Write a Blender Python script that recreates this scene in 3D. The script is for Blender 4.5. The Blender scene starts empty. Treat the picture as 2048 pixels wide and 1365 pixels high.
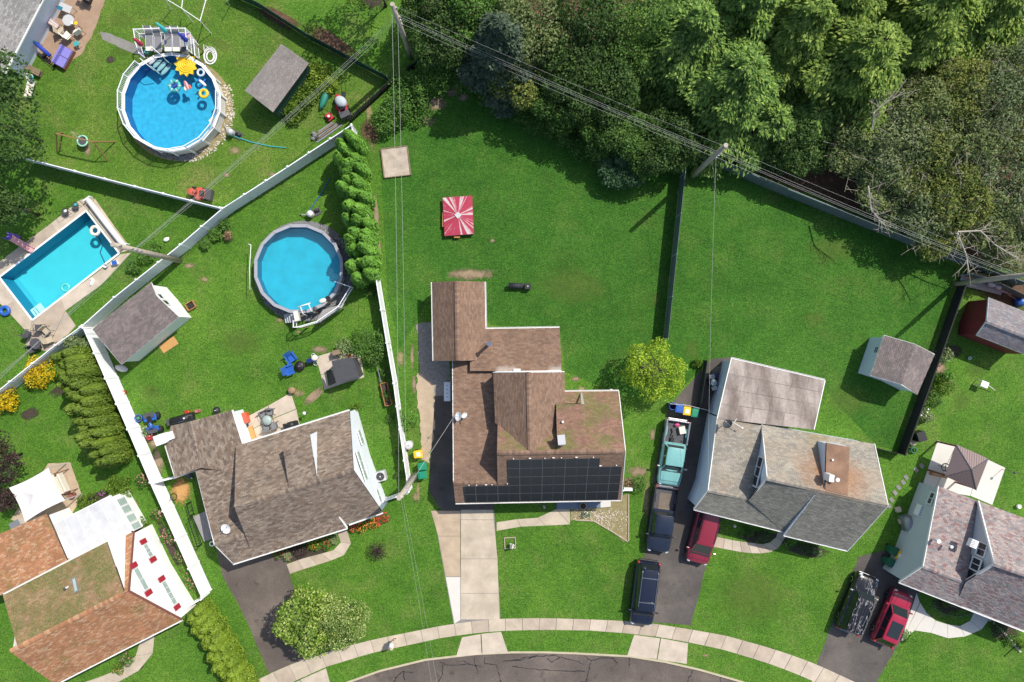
import bpy, math, random
import numpy as np
from mathutils import Vector, Matrix
from mathutils.geometry import tessellate_polygon
random.seed(7); rng = np.random.default_rng(7)
scn = bpy.context.scene
# ------------------------------------------------------------------ camera, sky, sun, exposure
H = 57.0; S = 0.042
cam_d = bpy.data.cameras.new('drone_camera'); cam = bpy.data.objects.new('drone_camera', cam_d)
scn.collection.objects.link(cam); scn.camera = cam
cam.location = (0, 0, H); cam_d.sensor_width = 36.0; cam_d.lens = 36.0 * H / (2048 * S)
cam_d.clip_start = 0.5; cam_d.clip_end = 2000
SUN_EL = math.radians(52); SHX, SHY = -0.745, -0.667          # direction in which shadows fall
wd = bpy.data.worlds.new('World'); scn.world = wd; wd.use_nodes = True
wn = wd.node_tree; bg = wn.nodes['Background']
sky = wn.nodes.new('ShaderNodeTexSky'); sky.sky_type = 'NISHITA'; sky.sun_disc = False
sky.sun_elevation = SUN_EL; sky.sun_rotation = math.atan2(-SHX, -SHY); sky.air_density = 1.0; sky.dust_density = 1.6
wn.links.new(sky.outputs[0], bg.inputs[0]); bg.inputs[1].default_value = 0.15
sl = bpy.data.lights.new('sun', 'SUN'); sl.energy = 4.4; sl.angle = math.radians(0.5); sl.color = (1.0, 0.95, 0.87)
so = bpy.data.objects.new('sun', sl); scn.collection.objects.link(so)
sd = Vector((SHX * math.cos(SUN_EL), SHY * math.cos(SUN_EL), -math.sin(SUN_EL)))
so.rotation_euler = sd.to_track_quat('-Z', 'Y').to_euler(); so.location = (40, 40, 80)
vs = scn.view_settings; vs.view_transform = 'Standard'; vs.look = 'None'; vs.gamma = 1; vs.use_curve_mapping = False
vs.exposure = 0.10
scn.cycles.max_bounces = 6; scn.cycles.transparent_max_bounces = 12
# ------------------------------------------------------------------ where a pixel of the photograph lies
CAM = Vector((0, 0, H))
def P(px, py, z=0.0):
    k = S * (H - z) / H
    return Vector(((px - 1024) * k, (682.5 - py) * k, z))
def on_plane(px, py, p0, n):
    d = P(px, py, 0) - CAM
    return CAM + d * ((p0 - CAM).dot(n) / d.dot(n))
def plane_of(pts):
    n = (pts[1] - pts[0]).cross(pts[2] - pts[0])
    if len(pts) > 3 and n.length < 1e-4: n = (pts[2] - pts[0]).cross(pts[3] - pts[0])
    n.normalize()
    if n.z < 0: n = -n
    return pts[0], n
def PL(*a): return [P(*t) for t in a]
# ------------------------------------------------------------------ materials
MC = {}
def nt_new(name):
    m = bpy.data.materials.new(name); m.use_nodes = True
    t = m.node_tree; b = t.nodes['Principled BSDF']
    return m, t, b
def N(t, typ, **kw):
    n = t.nodes.new(typ)
    for k, v in kw.items(): setattr(n, k, v)
    return n
def L(t, a, b): t.links.new(a, b)
def col4(c): return (c[0], c[1], c[2], 1.0)
def noise(t, scale, detail=3, rough=.6, vec=None):
    n = N(t, 'ShaderNodeTexNoise'); n.inputs['Scale'].default_value = scale
    n.inputs['Detail'].default_value = detail; n.inputs['Roughness'].default_value = rough
    if vec is not None: L(t, vec, n.inputs['Vector'])
    return n
def ramp(t, fac, stops, interp='LINEAR'):
    r = N(t, 'ShaderNodeValToRGB'); r.color_ramp.interpolation = interp
    e = r.color_ramp.elements
    while len(e) < len(stops): e.new(.5)
    for i, (p, c) in enumerate(stops):
        e[i].position = p; e[i].color = col4(c) if len(c) == 3 else c
    L(t, fac, r.inputs[0]); return r
def mixc(t, fac, a, b, mode='MIX'):
    m = N(t, 'ShaderNodeMix', data_type='RGBA', blend_type=mode)
    for sock, v in ((m.inputs['Factor'], fac), (m.inputs[6], a), (m.inputs[7], b)):
        if hasattr(v, 'is_output'): L(t, v, sock)
        elif isinstance(v, (int, float)): sock.default_value = v
        else: sock.default_value = col4(v)
    return m.outputs[2]
def bump(t, b, h, strength=.3, dist=.02):
    n = N(t, 'ShaderNodeBump'); n.inputs['Strength'].default_value = strength; n.inputs['Distance'].default_value = dist
    L(t, h, n.inputs['Height']); L(t, n.outputs[0], b.inputs['Normal'])
def pos(t): return N(t, 'ShaderNodeNewGeometry').outputs['Position']
def sc3(c, k): return tuple(min(1, max(0, x * k)) for x in c)
def plain(name, c, rough=.6, metal=0.0, var=.12, scale=6.0, bmp=0.0, coat=0.0, fine=40):
    """a solid material with mottled tone, fine grain and optional relief"""
    if name in MC: return MC[name]
    m, t, b = nt_new(name); v = pos(t)
    a = noise(t, scale, 4, .6, v); f = noise(t, fine, 2, .6, v)
    mx = N(t, 'ShaderNodeMath', operation='MULTIPLY_ADD'); L(t, f.outputs[0], mx.inputs[0]); mx.inputs[1].default_value = .45
    L(t, a.outputs[0], mx.inputs[2])
    r = ramp(t, mx.outputs[0], [(.45, sc3(c, 1 - var)), (.95, sc3(c, 1 + var))])
    L(t, r.outputs[0], b.inputs['Base Color']); b.inputs['Roughness'].default_value = rough; b.inputs['Metallic'].default_value = metal
    if coat: b.inputs['Coat Weight'].default_value = coat; b.inputs['Coat Roughness'].default_value = .06
    if bmp: bump(t, b, f.outputs[0], bmp, .01)
    MC[name] = m; return m
def sky_streaks(name, c):  # pale bands on upward faces: cloud reflections painted in, shaped like peeling clearcoat
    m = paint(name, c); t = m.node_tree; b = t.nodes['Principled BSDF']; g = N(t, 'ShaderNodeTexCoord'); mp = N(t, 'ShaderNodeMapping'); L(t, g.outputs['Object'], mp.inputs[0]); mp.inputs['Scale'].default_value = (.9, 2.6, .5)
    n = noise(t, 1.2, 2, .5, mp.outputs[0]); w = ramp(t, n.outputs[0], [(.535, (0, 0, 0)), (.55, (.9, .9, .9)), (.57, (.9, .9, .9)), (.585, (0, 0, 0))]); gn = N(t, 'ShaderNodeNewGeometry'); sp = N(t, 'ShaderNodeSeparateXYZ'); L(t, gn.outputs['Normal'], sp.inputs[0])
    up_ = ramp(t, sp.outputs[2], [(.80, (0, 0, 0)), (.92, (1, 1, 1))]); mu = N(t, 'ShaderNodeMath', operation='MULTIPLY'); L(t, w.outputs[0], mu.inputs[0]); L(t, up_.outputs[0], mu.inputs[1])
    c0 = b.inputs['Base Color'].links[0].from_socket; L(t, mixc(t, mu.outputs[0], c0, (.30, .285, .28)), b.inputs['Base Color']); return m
def asphalt(name, c, light):
    m, t, b = nt_new(name); v = pos(t); a = noise(t, .28, 5, .62, v); f = noise(t, 12, 3, .8, v); o = noise(t, .9, 4, .6, v)
    k = ramp(t, a.outputs[0], [(.36, sc3(c, .8)), (.5, c), (.66, light)]).outputs[0]
    k = mixc(t, 1.0, k, ramp(t, f.outputs[0], [(.3, (.72, .72, .72)), (.7, (1.3, 1.3, 1.3))]).outputs[0], 'MULTIPLY')
    k = mixc(t, 1.0, k, ramp(t, o.outputs[0], [(.28, (.62, .62, .63)), (.40, (1, 1, 1))]).outputs[0], 'MULTIPLY')
    L(t, k, b.inputs['Base Color']); b.inputs['Roughness'].default_value = .88; bump(t, b, f.outputs[0], .4, .01); MC[name] = m; return m
def paint(name, c, rough=.28): return plain(name, c, rough, 0, .04, 2.0, 0, .8, 8)
def grass(name, dark, mid, light, dry, drywt=.35, big=.09):
    m, t, b = nt_new(name); v = pos(t)
    n1 = noise(t, big, 5, .62, v); n2 = noise(t, .55, 5, .65, v); n3 = noise(t, 3.0, 4, .75, v); n4 = noise(t, 8.5, 3, .85, v)
    c1 = ramp(t, n1.outputs[0], [(.36, dark), (.5, mid), (.64, light)]).outputs[0]
    c2 = ramp(t, n2.outputs[0], [(.36, dark), (.5, mid), (.64, light)]).outputs[0]
    c = mixc(t, .5, c1, c2)
    dm = N(t, 'ShaderNodeMath', operation='MULTIPLY'); nd = noise(t, .32, 6, .7, v); nd2 = noise(t, 3.1, 3, .7, v)
    rd = ramp(t, nd.outputs[0], [(.50, (0, 0, 0)), (.68, (1, 1, 1))]); rd2 = ramp(t, nd2.outputs[0], [(.3, (.2, .2, .2)), (.7, (1, 1, 1))])
    L(t, rd.outputs[0], dm.inputs[0]); L(t, rd2.outputs[0], dm.inputs[1])
    dq = N(t, 'ShaderNodeMath', operation='MULTIPLY'); L(t, dm.outputs[0], dq.inputs[0]); dq.inputs[1].default_value = drywt
    c = mixc(t, dq.outputs[0], c, dry)
    g = ramp(t, n3.outputs[0], [(.3, (.68, .70, .66)), (.5, (1, 1, 1)), (.7, (1.32, 1.26, 1.25))]).outputs[0]
    g2 = ramp(t, n4.outputs[0], [(.34, (.38, .46, .36)), (.5, (1, 1, 1)), (.66, (1.85, 1.6, 1.75))]).outputs[0]
    c = mixc(t, 1.0, c, g, 'MULTIPLY'); c = mixc(t, 1.0, c, g2, 'MULTIPLY')
    L(t, c, b.inputs['Base Color']); b.inputs['Roughness'].default_value = .85; b.inputs['Specular IOR Level'].default_value = .15
    bump(t, b, n4.outputs[0], .55, .05)
    MC[name] = m; return m
def shingle_mat(name, cols, moss=None, mossamt=0.0, stain=None, stainamt=0.0, mscale=.5, mlo=.5, mhi=.62, spot=None):
    """each shingle (a mesh island) takes a tone of its own; moss and streaks are wear"""
    if name in MC: return MC[name]
    m, t, b = nt_new(name); g = N(t, 'ShaderNodeNewGeometry'); v = g.outputs['Position']
    k = len(cols)
    r = ramp(t, g.outputs['Random Per Island'], [((i + .0) / k, c) for i, c in enumerate(cols)], 'CONSTANT')
    n0 = noise(t, .6, 4, .6, v); n1 = noise(t, 14, 3, .7, v)
    c = mixc(t, 1.0, r.outputs[0], ramp(t, n0.outputs[0], [(.3, (.86, .86, .86)), (.7, (1.14, 1.13, 1.12))]).outputs[0], 'MULTIPLY')
    c = mixc(t, 1.0, c, ramp(t, n1.outputs[0], [(.3, (.72, .72, .72)), (.7, (1.28, 1.28, 1.28))]).outputs[0], 'MULTIPLY')
    if moss:
        nm = noise(t, mscale, 6, .72, v); nm2 = noise(t, 9, 3, .7, v)
        mm = N(t, 'ShaderNodeMath', operation='MULTIPLY')
        L(t, ramp(t, nm.outputs[0], [(mlo, (0, 0, 0)), (mhi, (1, 1, 1))]).outputs[0], mm.inputs[0])
        L(t, ramp(t, nm2.outputs[0], [(.35, (.15, .15, .15)), (.6, (1, 1, 1))]).outputs[0], mm.inputs[1])
        m2 = N(t, 'ShaderNodeMath', operation='MULTIPLY'); L(t, mm.outputs[0], m2.inputs[0]); m2.inputs[1].default_value = mossamt
        c = mixc(t, m2.outputs[0], c, moss)
    if stain:
        nm = noise(t, .35, 5, .6, v)
        m2 = N(t, 'ShaderNodeMath', operation='MULTIPLY'); L(t, ramp(t, nm.outputs[0], [(.5, (0, 0, 0)), (.66, (1, 1, 1))]).outputs[0], m2.inputs[0])
        m2.inputs[1].default_value = stainamt; c = mixc(t, m2.outputs[0], c, stain)
    for sp in spot or ():
        ctr, rad, sc_, amt = sp; vd = N(t, 'ShaderNodeVectorMath', operation='DISTANCE'); L(t, v, vd.inputs[0]); vd.inputs[1].default_value = ctr
        nz = noise(t, 1.1, 5, .65, v); ad = N(t, 'ShaderNodeMath', operation='MULTIPLY_ADD'); L(t, nz.outputs[0], ad.inputs[0]); ad.inputs[1].default_value = rad * .9; L(t, vd.outputs['Value'], ad.inputs[2])
        rr = ramp(t, ad.outputs[0], [(0, (1, 1, 1)), (1, (0, 0, 0))]); dv_ = N(t, 'ShaderNodeMath', operation='DIVIDE'); L(t, ad.outputs[0], dv_.inputs[0]); dv_.inputs[1].default_value = rad * 1.5; L(t, dv_.outputs[0], rr.inputs[0]); rr.color_ramp.elements[0].position = .35
        mm = N(t, 'ShaderNodeMath', operation='MULTIPLY'); L(t, rr.outputs[0], mm.inputs[0]); mm.inputs[1].default_value = amt; c = mixc(t, mm.outputs[0], c, sc_)
    L(t, c, b.inputs['Base Color']); b.inputs['Roughness'].default_value = .9; b.inputs['Specular IOR Level'].default_value = .2
    bump(t, b, n1.outputs[0], .35, .01)
    MC[name] = m; return m
def leaf_mat(name, cols, trans=.42, rough=.6, k_=2.3):
    if name in MC: return MC[name]
    cols = [sc3(c, k_) for c in cols]
    m, t, b = nt_new(name); g = N(t, 'ShaderNodeNewGeometry')
    k = len(cols)
    r = ramp(t, g.outputs['Random Per Island'], [(i / max(1, k - 1), c) for i, c in enumerate(cols)])
    n0 = noise(t, .5, 3, .6, g.outputs['Position'])
    c = mixc(t, 1.0, r.outputs[0], ramp(t, n0.outputs[0], [(.3, (.72, .78, .72)), (.7, (1.25, 1.2, 1.1))]).outputs[0], 'MULTIPLY')
    L(t, c, b.inputs['Base Color']); b.inputs['Roughness'].default_value = rough; b.inputs['Specular IOR Level'].default_value = .3
    tr = N(t, 'ShaderNodeBsdfTranslucent'); L(t, c, tr.inputs[0])
    mx = N(t, 'ShaderNodeMixShader'); mx.inputs[0].default_value = trans
    L(t, b.outputs[0], mx.inputs[1]); L(t, tr.outputs[0], mx.inputs[2])
    L(t, mx.outputs[0], t.nodes['Material Output'].inputs[0])
    MC[name] = m; return m
def water_mat(name, tint, rip=.08, op=0.0):
    m, t, b = nt_new(name); t.nodes.remove(b); v = pos(t)
    tr = N(t, 'ShaderNodeBsdfTransparent'); tr.inputs[0].default_value = col4(tint)
    gl = N(t, 'ShaderNodeBsdfGlossy'); gl.inputs['Roughness'].default_value = .08
    fr = N(t, 'ShaderNodeFresnel'); fr.inputs[0].default_value = 1.33
    bp = N(t, 'ShaderNodeBump'); bp.inputs['Strength'].default_value = .6; bp.inputs['Distance'].default_value = rip
    L(t, noise(t, 2.2, 3, .55, v).outputs[0], bp.inputs['Height']); L(t, bp.outputs[0], gl.inputs['Normal']); L(t, bp.outputs[0], fr.inputs['Normal'])
    mx = N(t, 'ShaderNodeMixShader'); L(t, fr.outputs[0], mx.inputs[0]); L(t, tr.outputs[0], mx.inputs[1]); L(t, gl.outputs[0], mx.inputs[2])
    out = mx.outputs[0]
    if op:
        df = N(t, 'ShaderNodeBsdfDiffuse'); df.inputs[0].default_value = col4(tint)
        m2 = N(t, 'ShaderNodeMixShader'); m2.inputs[0].default_value = op; L(t, out, m2.inputs[1]); L(t, df.outputs[0], m2.inputs[2]); out = m2.outputs[0]
    L(t, out, t.nodes['Material Output'].inputs[0]); return m
# ------------------------------------------------------------------ mesh building
ROOT = {}
col = scn.collection
class MB:
    def __init__(s): s.V = []; s.F = []; s.I = []; s.i = 0
    def add(s, vs, fs):
        o = len(s.V); s.V.extend(tuple(v) for v in vs)
        for f in fs: s.F.append(tuple(o + k for k in f)); s.I.append(s.i)
        return s
    def box(s, c, d, rz=0.0, M=None):
        x, y, z = d[0] / 2, d[1] / 2, d[2] / 2; ca, sa = math.cos(rz), math.sin(rz); vs = []
        for dz in (-z, z):
            for dx, dy in ((-x, -y), (x, -y), (x, y), (-x, y)):
                q = Vector((dx * ca - dy * sa, dx * sa + dy * ca, dz))
                if M is not None: q = M @ q
                vs.append((c[0] + q.x, c[1] + q.y, c[2] + q.z))
        return s.add(vs, [(3, 2, 1, 0), (4, 5, 6, 7), (0, 1, 5, 4), (1, 2, 6, 5), (2, 3, 7, 6), (3, 0, 4, 7)])
    def bar(s, a, b, w, h):
        """box between points a and b: w wide (level), h high (centred)"""
        a = Vector(a); b = Vector(b); d = (b - a); l = d.length
        if l < 1e-6: return s
        d /= l; up = Vector((0, 0, 1))
        if abs(d.z) > .98: up = Vector((1, 0, 0))
        sx = d.cross(up).normalized(); sz = sx.cross(d)
        vs = []
        for p in (a, b):
            for i, j in ((-1, -1), (1, -1), (1, 1), (-1, 1)): vs.append(p + sx * (i * w / 2) + sz * (j * h / 2))
        return s.add(vs, [(0, 1, 2, 3), (7, 6, 5, 4), (0, 4, 5, 1), (1, 5, 6, 2), (2, 6, 7, 3), (3, 7, 4, 0)])
    def prism(s, poly, z0, z1):
        n = len(poly); a = sum(poly[i][0] * poly[(i + 1) % n][1] - poly[(i + 1) % n][0] * poly[i][1] for i in range(n))
        if a < 0: poly = poly[::-1]
        vs = [(p[0], p[1], z0) for p in poly] + [(p[0], p[1], z1) for p in poly]
        fs = [tuple(range(n))[::-1], tuple(range(n, 2 * n))] + [(i, (i + 1) % n, n + (i + 1) % n, n + i) for i in range(n)]
        return s.add(vs, fs)
    def slab(s, pts, t):
        """a 3-D polygon given thickness t downwards"""
        n = len(pts); a = sum(pts[i][0] * pts[(i + 1) % n][1] - pts[(i + 1) % n][0] * pts[i][1] for i in range(n))
        if a < 0: pts = pts[::-1]
        vs = [(p[0], p[1], p[2] - t) for p in pts] + [tuple(p) for p in pts]
        return s.add(vs, [tuple(range(n))[::-1], tuple(range(n, 2 * n))] + [(i, (i + 1) % n, n + (i + 1) % n, n + i) for i in range(n)])
    def poly(s, pts): return s.add(pts, [tuple(range(len(pts)))])
    def tube(s, path, r, n=6, r2=None):
        path = [Vector(p) for p in path]; rings = []; m = len(path); o = len(s.V); vs = []
        for i, p in enumerate(path):
            d = (path[min(i + 1, m - 1)] - path[max(i - 1, 0)]).normalized()
            u = d.cross(Vector((0, 0, 1)))
            if u.length < 1e-3: u = Vector((1, 0, 0))
            u.normalize(); w = u.cross(d); rr = r if r2 is None else r + (r2 - r) * i / (m - 1)
            for k in range(n):
                a = 2 * math.pi * k / n; vs.append(p + u * (math.cos(a) * rr) + w * (math.sin(a) * rr))
        fs = []
        for i in range(m - 1):
            for k in range(n): fs.append((i * n + k, (i + 1) * n + k, (i + 1) * n + (k + 1) % n, i * n + (k + 1) % n))
        fs.append(tuple(range(n))); fs.append(tuple(range((m - 1) * n, m * n))[::-1])
        return s.add(vs, fs)
    def lathe(s, c, prof, n=16, sx=1.0, sy=1.0, a0=0.0, M=None):
        vs = []; m = len(prof)
        for r, z in prof:
            for k in range(n):
                a = a0 + 2 * math.pi * k / n; q = Vector((math.cos(a) * r * sx, math.sin(a) * r * sy, z))
                if M is not None: q = M @ q
                vs.append((c[0] + q.x, c[1] + q.y, c[2] + q.z))
        fs = []
        for i in range(m - 1):
            for k in range(n): fs.append((i * n + k, i * n + (k + 1) % n, (i + 1) * n + (k + 1) % n, (i + 1) * n + k))
        if prof[0][0] > 1e-5: fs.append(tuple(range(n))[::-1])
        if prof[-1][0] > 1e-5: fs.append(tuple(range((m - 1) * n, m * n)))
        return s.add(vs, fs)
    def cyl(s, c, r, h, n=14, r2=None, M=None): return s.lathe(c, [(r, 0), (r if r2 is None else r2, h)], n, M=M)
    def torus(s, c, R, r, n=24, m=8, M=None, sz=1.0):
        vs = []
        for i in range(n):
            a = 2 * math.pi * i / n
            for k in range(m):
                b = 2 * math.pi * k / m; q = Vector(((R + r * math.cos(b)) * math.cos(a), (R + r * math.cos(b)) * math.sin(a), r * math.sin(b) * sz))
                if M is not None: q = M @ q
                vs.append((c[0] + q.x, c[1] + q.y, c[2] + q.z))
        fs = [(i * m + k, ((i + 1) % n) * m + k, ((i + 1) % n) * m + (k + 1) % m, i * m + (k + 1) % m) for i in range(n) for k in range(m)]
        return s.add(vs, fs)
    def ball(s, c, r, n=12, m=7, rz=0.0):
        rx, ry, rzz = (r, r, r) if isinstance(r, (int, float)) else r
        vs = [(c[0], c[1], c[2] - rzz)]; ca, sa = math.cos(rz), math.sin(rz)
        for j in range(1, m):
            b = -math.pi / 2 + math.pi * j / m
            for k in range(n):
                a = 2 * math.pi * k / n; x, y = rx * math.cos(b) * math.cos(a), ry * math.cos(b) * math.sin(a)
                vs.append((c[0] + x * ca - y * sa, c[1] + x * sa + y * ca, c[2] + rzz * math.sin(b)))
        vs.append((c[0], c[1], c[2] + rzz)); e = len(vs) - 1
        fs = [(0, 1 + (k + 1) % n, 1 + k) for k in range(n)]
        for j in range(m - 2):
            for k in range(n): fs.append((1 + j * n + k, 1 + j * n + (k + 1) % n, 1 + (j + 1) * n + (k + 1) % n, 1 + (j + 1) * n + k))
        fs += [(1 + (m - 2) * n + k, 1 + (m - 2) * n + (k + 1) % n, e) for k in range(n)]
        return s.add(vs, fs)
    def build(s, name, mats, parent=None, smooth=False, local=False, bevel=0.0):
        me = bpy.data.meshes.new(name); V = s.V
        if parent is not None and not local:
            Mi = ROOT[parent.name].inverted(); V = [tuple(Mi @ Vector(v)) for v in V]
        me.from_pydata(V, [], s.F)
        for m in (mats if isinstance(mats, (list, tuple)) else [mats]): me.materials.append(m)
        if any(s.I): me.polygons.foreach_set('material_index', s.I)
        if smooth: me.polygons.foreach_set('use_smooth', [True] * len(s.F))
        me.update()
        o = bpy.data.objects.new(name, me); col.objects.link(o)
        if parent is not None: o.parent = parent; ROOT[o.name] = ROOT[parent.name]
        else: ROOT[o.name] = Matrix()
        if bevel:
            b = o.modifiers.new('edge', 'BEVEL'); b.width = bevel; b.segments = 2; b.limit_method = 'ANGLE'
        return o
def tag(o, label=None, cat=None, group=None, kind=None):
    if label: o['label'] = label
    if cat: o['category'] = cat
    if group: o['group'] = group
    if kind: o['kind'] = kind
    return o
def thing(name, label, cat, loc=(0, 0, 0), rz=0.0, group=None):
    o = bpy.data.objects.new(name, None); col.objects.link(o); o.empty_display_size = .3
    o.location = loc; o.rotation_euler = (0, 0, rz)
    ROOT[o.name] = Matrix.Translation(Vector(loc)) @ Matrix.Rotation(rz, 4, 'Z')
    return tag(o, label, cat, group)
def inst(src, parent, loc, rz=0.0, name=None, scale=None):
    """a part that shares src's mesh, placed in its thing's own coordinates"""
    o = src.copy(); o.name = name or src.name; col.objects.link(o); o.parent = parent; o.location = loc; o.rotation_euler = (0, 0, rz)
    if scale: o.scale = scale
    ROOT[o.name] = ROOT[parent.name]; return o
def copy_tree(o, loc=None, rz=None, label=None, group=None, parent=None, scale=None):
    c = o.copy(); col.objects.link(c)
    if parent is not None: c.parent = parent
    if loc is not None: c.location = loc
    if rz is not None: c.rotation_euler = (0, 0, rz)
    if scale is not None: c.scale = (scale, scale, scale) if isinstance(scale, (int, float)) else scale
    if label: c['label'] = label
    if group: c['group'] = group
    ROOT[c.name] = ROOT[o.name]
    for ch in o.children: copy_tree(ch, parent=c)
    return c
def struct(name, mb, mat, parent=None):
    o = mb.build(name, mat, parent)
    if parent is None: o['kind'] = 'structure'
    return o
def sheet(name, pts, z, mat, kind='structure'):
    """a flat polygon, given in photograph pixels at ground level"""
    m = MB(); m.poly([(P(x, y).x, P(x, y).y, z) for x, y in pts]); o = m.build(name, mat); o['kind'] = kind; return o
def wobble(pts, amp=3.0, step=9.0, seed=1):
    """an uneven outline through the given pixel points"""
    r = random.Random(seed); out = []
    n = len(pts)
    for i in range(n):
        a, b = pts[i], pts[(i + 1) % n]; d = math.hypot(b[0] - a[0], b[1] - a[1]); k = max(1, int(d / step))
        for j in range(k): out.append((a[0] + (b[0] - a[0]) * j / k + r.uniform(-amp, amp), a[1] + (b[1] - a[1]) * j / k + r.uniform(-amp, amp)))
    return out
def blobpts(cx, cy, rx, ry, n=18, amp=.25, seed=1, rot=0.0):
    r = random.Random(seed); out = []; h = [(r.uniform(0, 6.28), r.uniform(.3, 1) / k) for k in (1, 2, 3, 4)]
    for i in range(n):
        a = 2 * math.pi * i / n; k = 1 + amp * sum(w * math.sin((j + 1) * a + p) for j, (p, w) in enumerate(h)) * .7; x, y = rx * k * math.cos(a), ry * k * math.sin(a)
        out.append((cx + x * math.cos(rot) - y * math.sin(rot), cy + x * math.sin(rot) + y * math.cos(rot)))
    return out
def worn(m0):
    """the same ground with a broken, thinning edge where grass grows into it"""
    nm = m0.name + '_worn'
    if nm in MC: return MC[nm]
    m = m0.copy(); m.name = nm; t = m.node_tree; b = t.nodes['Principled BSDF']; g = N(t, 'ShaderNodeTexCoord')
    sb = N(t, 'ShaderNodeVectorMath', operation='SUBTRACT'); L(t, g.outputs['Generated'], sb.inputs[0]); sb.inputs[1].default_value = (.5, .5, 0)
    mu = N(t, 'ShaderNodeVectorMath', operation='MULTIPLY'); L(t, sb.outputs[0], mu.inputs[0]); mu.inputs[1].default_value = (2, 2, 0); ln = N(t, 'ShaderNodeVectorMath', operation='LENGTH'); L(t, mu.outputs[0], ln.inputs[0])
    n1 = noise(t, 2.4, 5, .75, pos(t)); a = N(t, 'ShaderNodeMath', operation='MULTIPLY_ADD'); L(t, n1.outputs[0], a.inputs[0]); a.inputs[1].default_value = 1.5; L(t, ln.outputs['Value'], a.inputs[2])
    r = ramp(t, a.outputs[0], [(0, (1, 1, 1)), (1, (0, 0, 0))]); dv = N(t, 'ShaderNodeMath', operation='MULTIPLY'); L(t, a.outputs[0], dv.inputs[0]); dv.inputs[1].default_value = .5; L(t, dv.outputs[0], r.inputs[0]); r.color_ramp.elements[0].position = .52; r.color_ramp.elements[1].position = .78
    if 'yellow' in nm: r.color_ramp.elements[0].color = (.38, .38, .38, 1)
    tr = N(t, 'ShaderNodeBsdfTransparent'); mx = N(t, 'ShaderNodeMixShader'); L(t, r.outputs[0], mx.inputs[0]); L(t, tr.outputs[0], mx.inputs[1]); L(t, b.outputs[0], mx.inputs[2]); L(t, mx.outputs[0], t.nodes['Material Output'].inputs[0]); MC[nm] = m; return m
def vinyl(name, c, k):
    m = plain(name, c, .45, 0, .02, 2); t = m.node_tree; tr = N(t, 'ShaderNodeBsdfTranslucent'); tr.inputs[0].default_value = col4(c); mx = N(t, 'ShaderNodeMixShader'); mx.inputs[0].default_value = k
    L(t, t.nodes['Principled BSDF'].outputs[0], mx.inputs[1]); L(t, tr.outputs[0], mx.inputs[2]); L(t, mx.outputs[0], t.nodes['Material Output'].inputs[0]); return m
def felt_mat(name, lo, hi):
    m, t, b = nt_new(name); v = pos(t); mp = N(t, 'ShaderNodeMapping'); L(t, v, mp.inputs[0]); mp.inputs['Rotation'].default_value = (0, 0, .12); mp.inputs['Scale'].default_value = (.62, .13, 1)
    a = noise(t, 1.0, 5, .6, mp.outputs[0]); f = noise(t, 4.0, 5, .7, v); c = ramp(t, a.outputs[0], [(.38, lo), (.58, hi)]).outputs[0]
    c = mixc(t, 1.0, c, ramp(t, f.outputs[0], [(.3, (.82, .81, .80)), (.7, (1.15, 1.15, 1.15))]).outputs[0], 'MULTIPLY'); L(t, c, b.inputs['Base Color']); b.inputs['Roughness'].default_value = .92; return m
# ------------------------------------------------------------------ shingles
def clip_poly(sub, clip):
    out = sub
    n = len(clip)
    for i in range(n):
        a, b = clip[i], clip[(i + 1) % n]; ex, ey = b[0] - a[0], b[1] - a[1]; inp = out; out = []
        if not inp: return []
        for j in range(len(inp)):
            p, q = inp[j], inp[(j + 1) % len(inp)]
            dp = ex * (p[1] - a[1]) - ey * (p[0] - a[0]); dq = ex * (q[1] - a[1]) - ey * (q[0] - a[0])
            if dp >= 0: out.append(p)
            if (dp >= 0) != (dq >= 0):
                t = dp / (dp - dq); out.append((p[0] + (q[0] - p[0]) * t, p[1] + (q[1] - p[1]) * t))
    return out
def shingles(pts, mat, parent, expo=.145, w=.31, th=.022, edge=None):
    """courses of separate shingles over a convex roof plane; edge: (i, j) the eave"""
    p0, n = plane_of(pts)
    if edge is not None: u = (pts[edge[1]] - pts[edge[0]]).normalized()
    else:
        u = Vector((0, 0, 1)).cross(n)
        u = Vector((1, 0, 0)) if u.length < .03 else u.normalized()
    v = n.cross(u).normalized()
    if v.z < 0: v = -v; u = -u
    q = [((p - p0).dot(u), (p - p0).dot(v)) for p in pts]
    a = sum(q[i][0] * q[(i + 1) % len(q)][1] - q[(i + 1) % len(q)][0] * q[i][1] for i in range(len(q)))
    if a < 0: q = q[::-1]
    u0, u1 = min(x for x, _ in q), max(x for x, _ in q); v0, v1 = min(y for _, y in q), max(y for _, y in q)
    m = MB(); r = random.Random(int(abs(u0 * 991 + v1 * 37)) + 3); k = 0; y = v0
    while y < v1:
        x = u0 - w * (.5 if k % 2 else 1.0) - r.uniform(0, .05)
        while x < u1:
            rect = [(x + .004, y), (x + w - .004, y), (x + w - .004, y + expo), (x + .004, y + expo)]
            c = clip_poly(rect, q)
            if len(c) >= 3:
                t = th * r.uniform(.75, 1.35); dy = r.uniform(-.004, .004)
                vs = []; lo = []
                for (cx, cy) in c:
                    f = (cy - y) / expo; vs.append(p0 + u * cx + v * cy + n * (.012 + t * (1 - f)))
                    if f < .02: lo.append(len(vs) - 1)
                nn = len(vs); fs = [tuple(range(nn))]
                if len(lo) == 2:
                    i, j = lo
                    if (i + 1) % nn != j: i, j = j, i
                    vs += [vs[i] - n * (t + .01), vs[j] - n * (t + .01)]; fs.append((i, nn, nn + 1, j))
                m.add(vs, fs)
            x += w
        y += expo; k += 1
    o = m.build('shingles', mat, parent); o['kind'] = 'stuff'; return o
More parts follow.
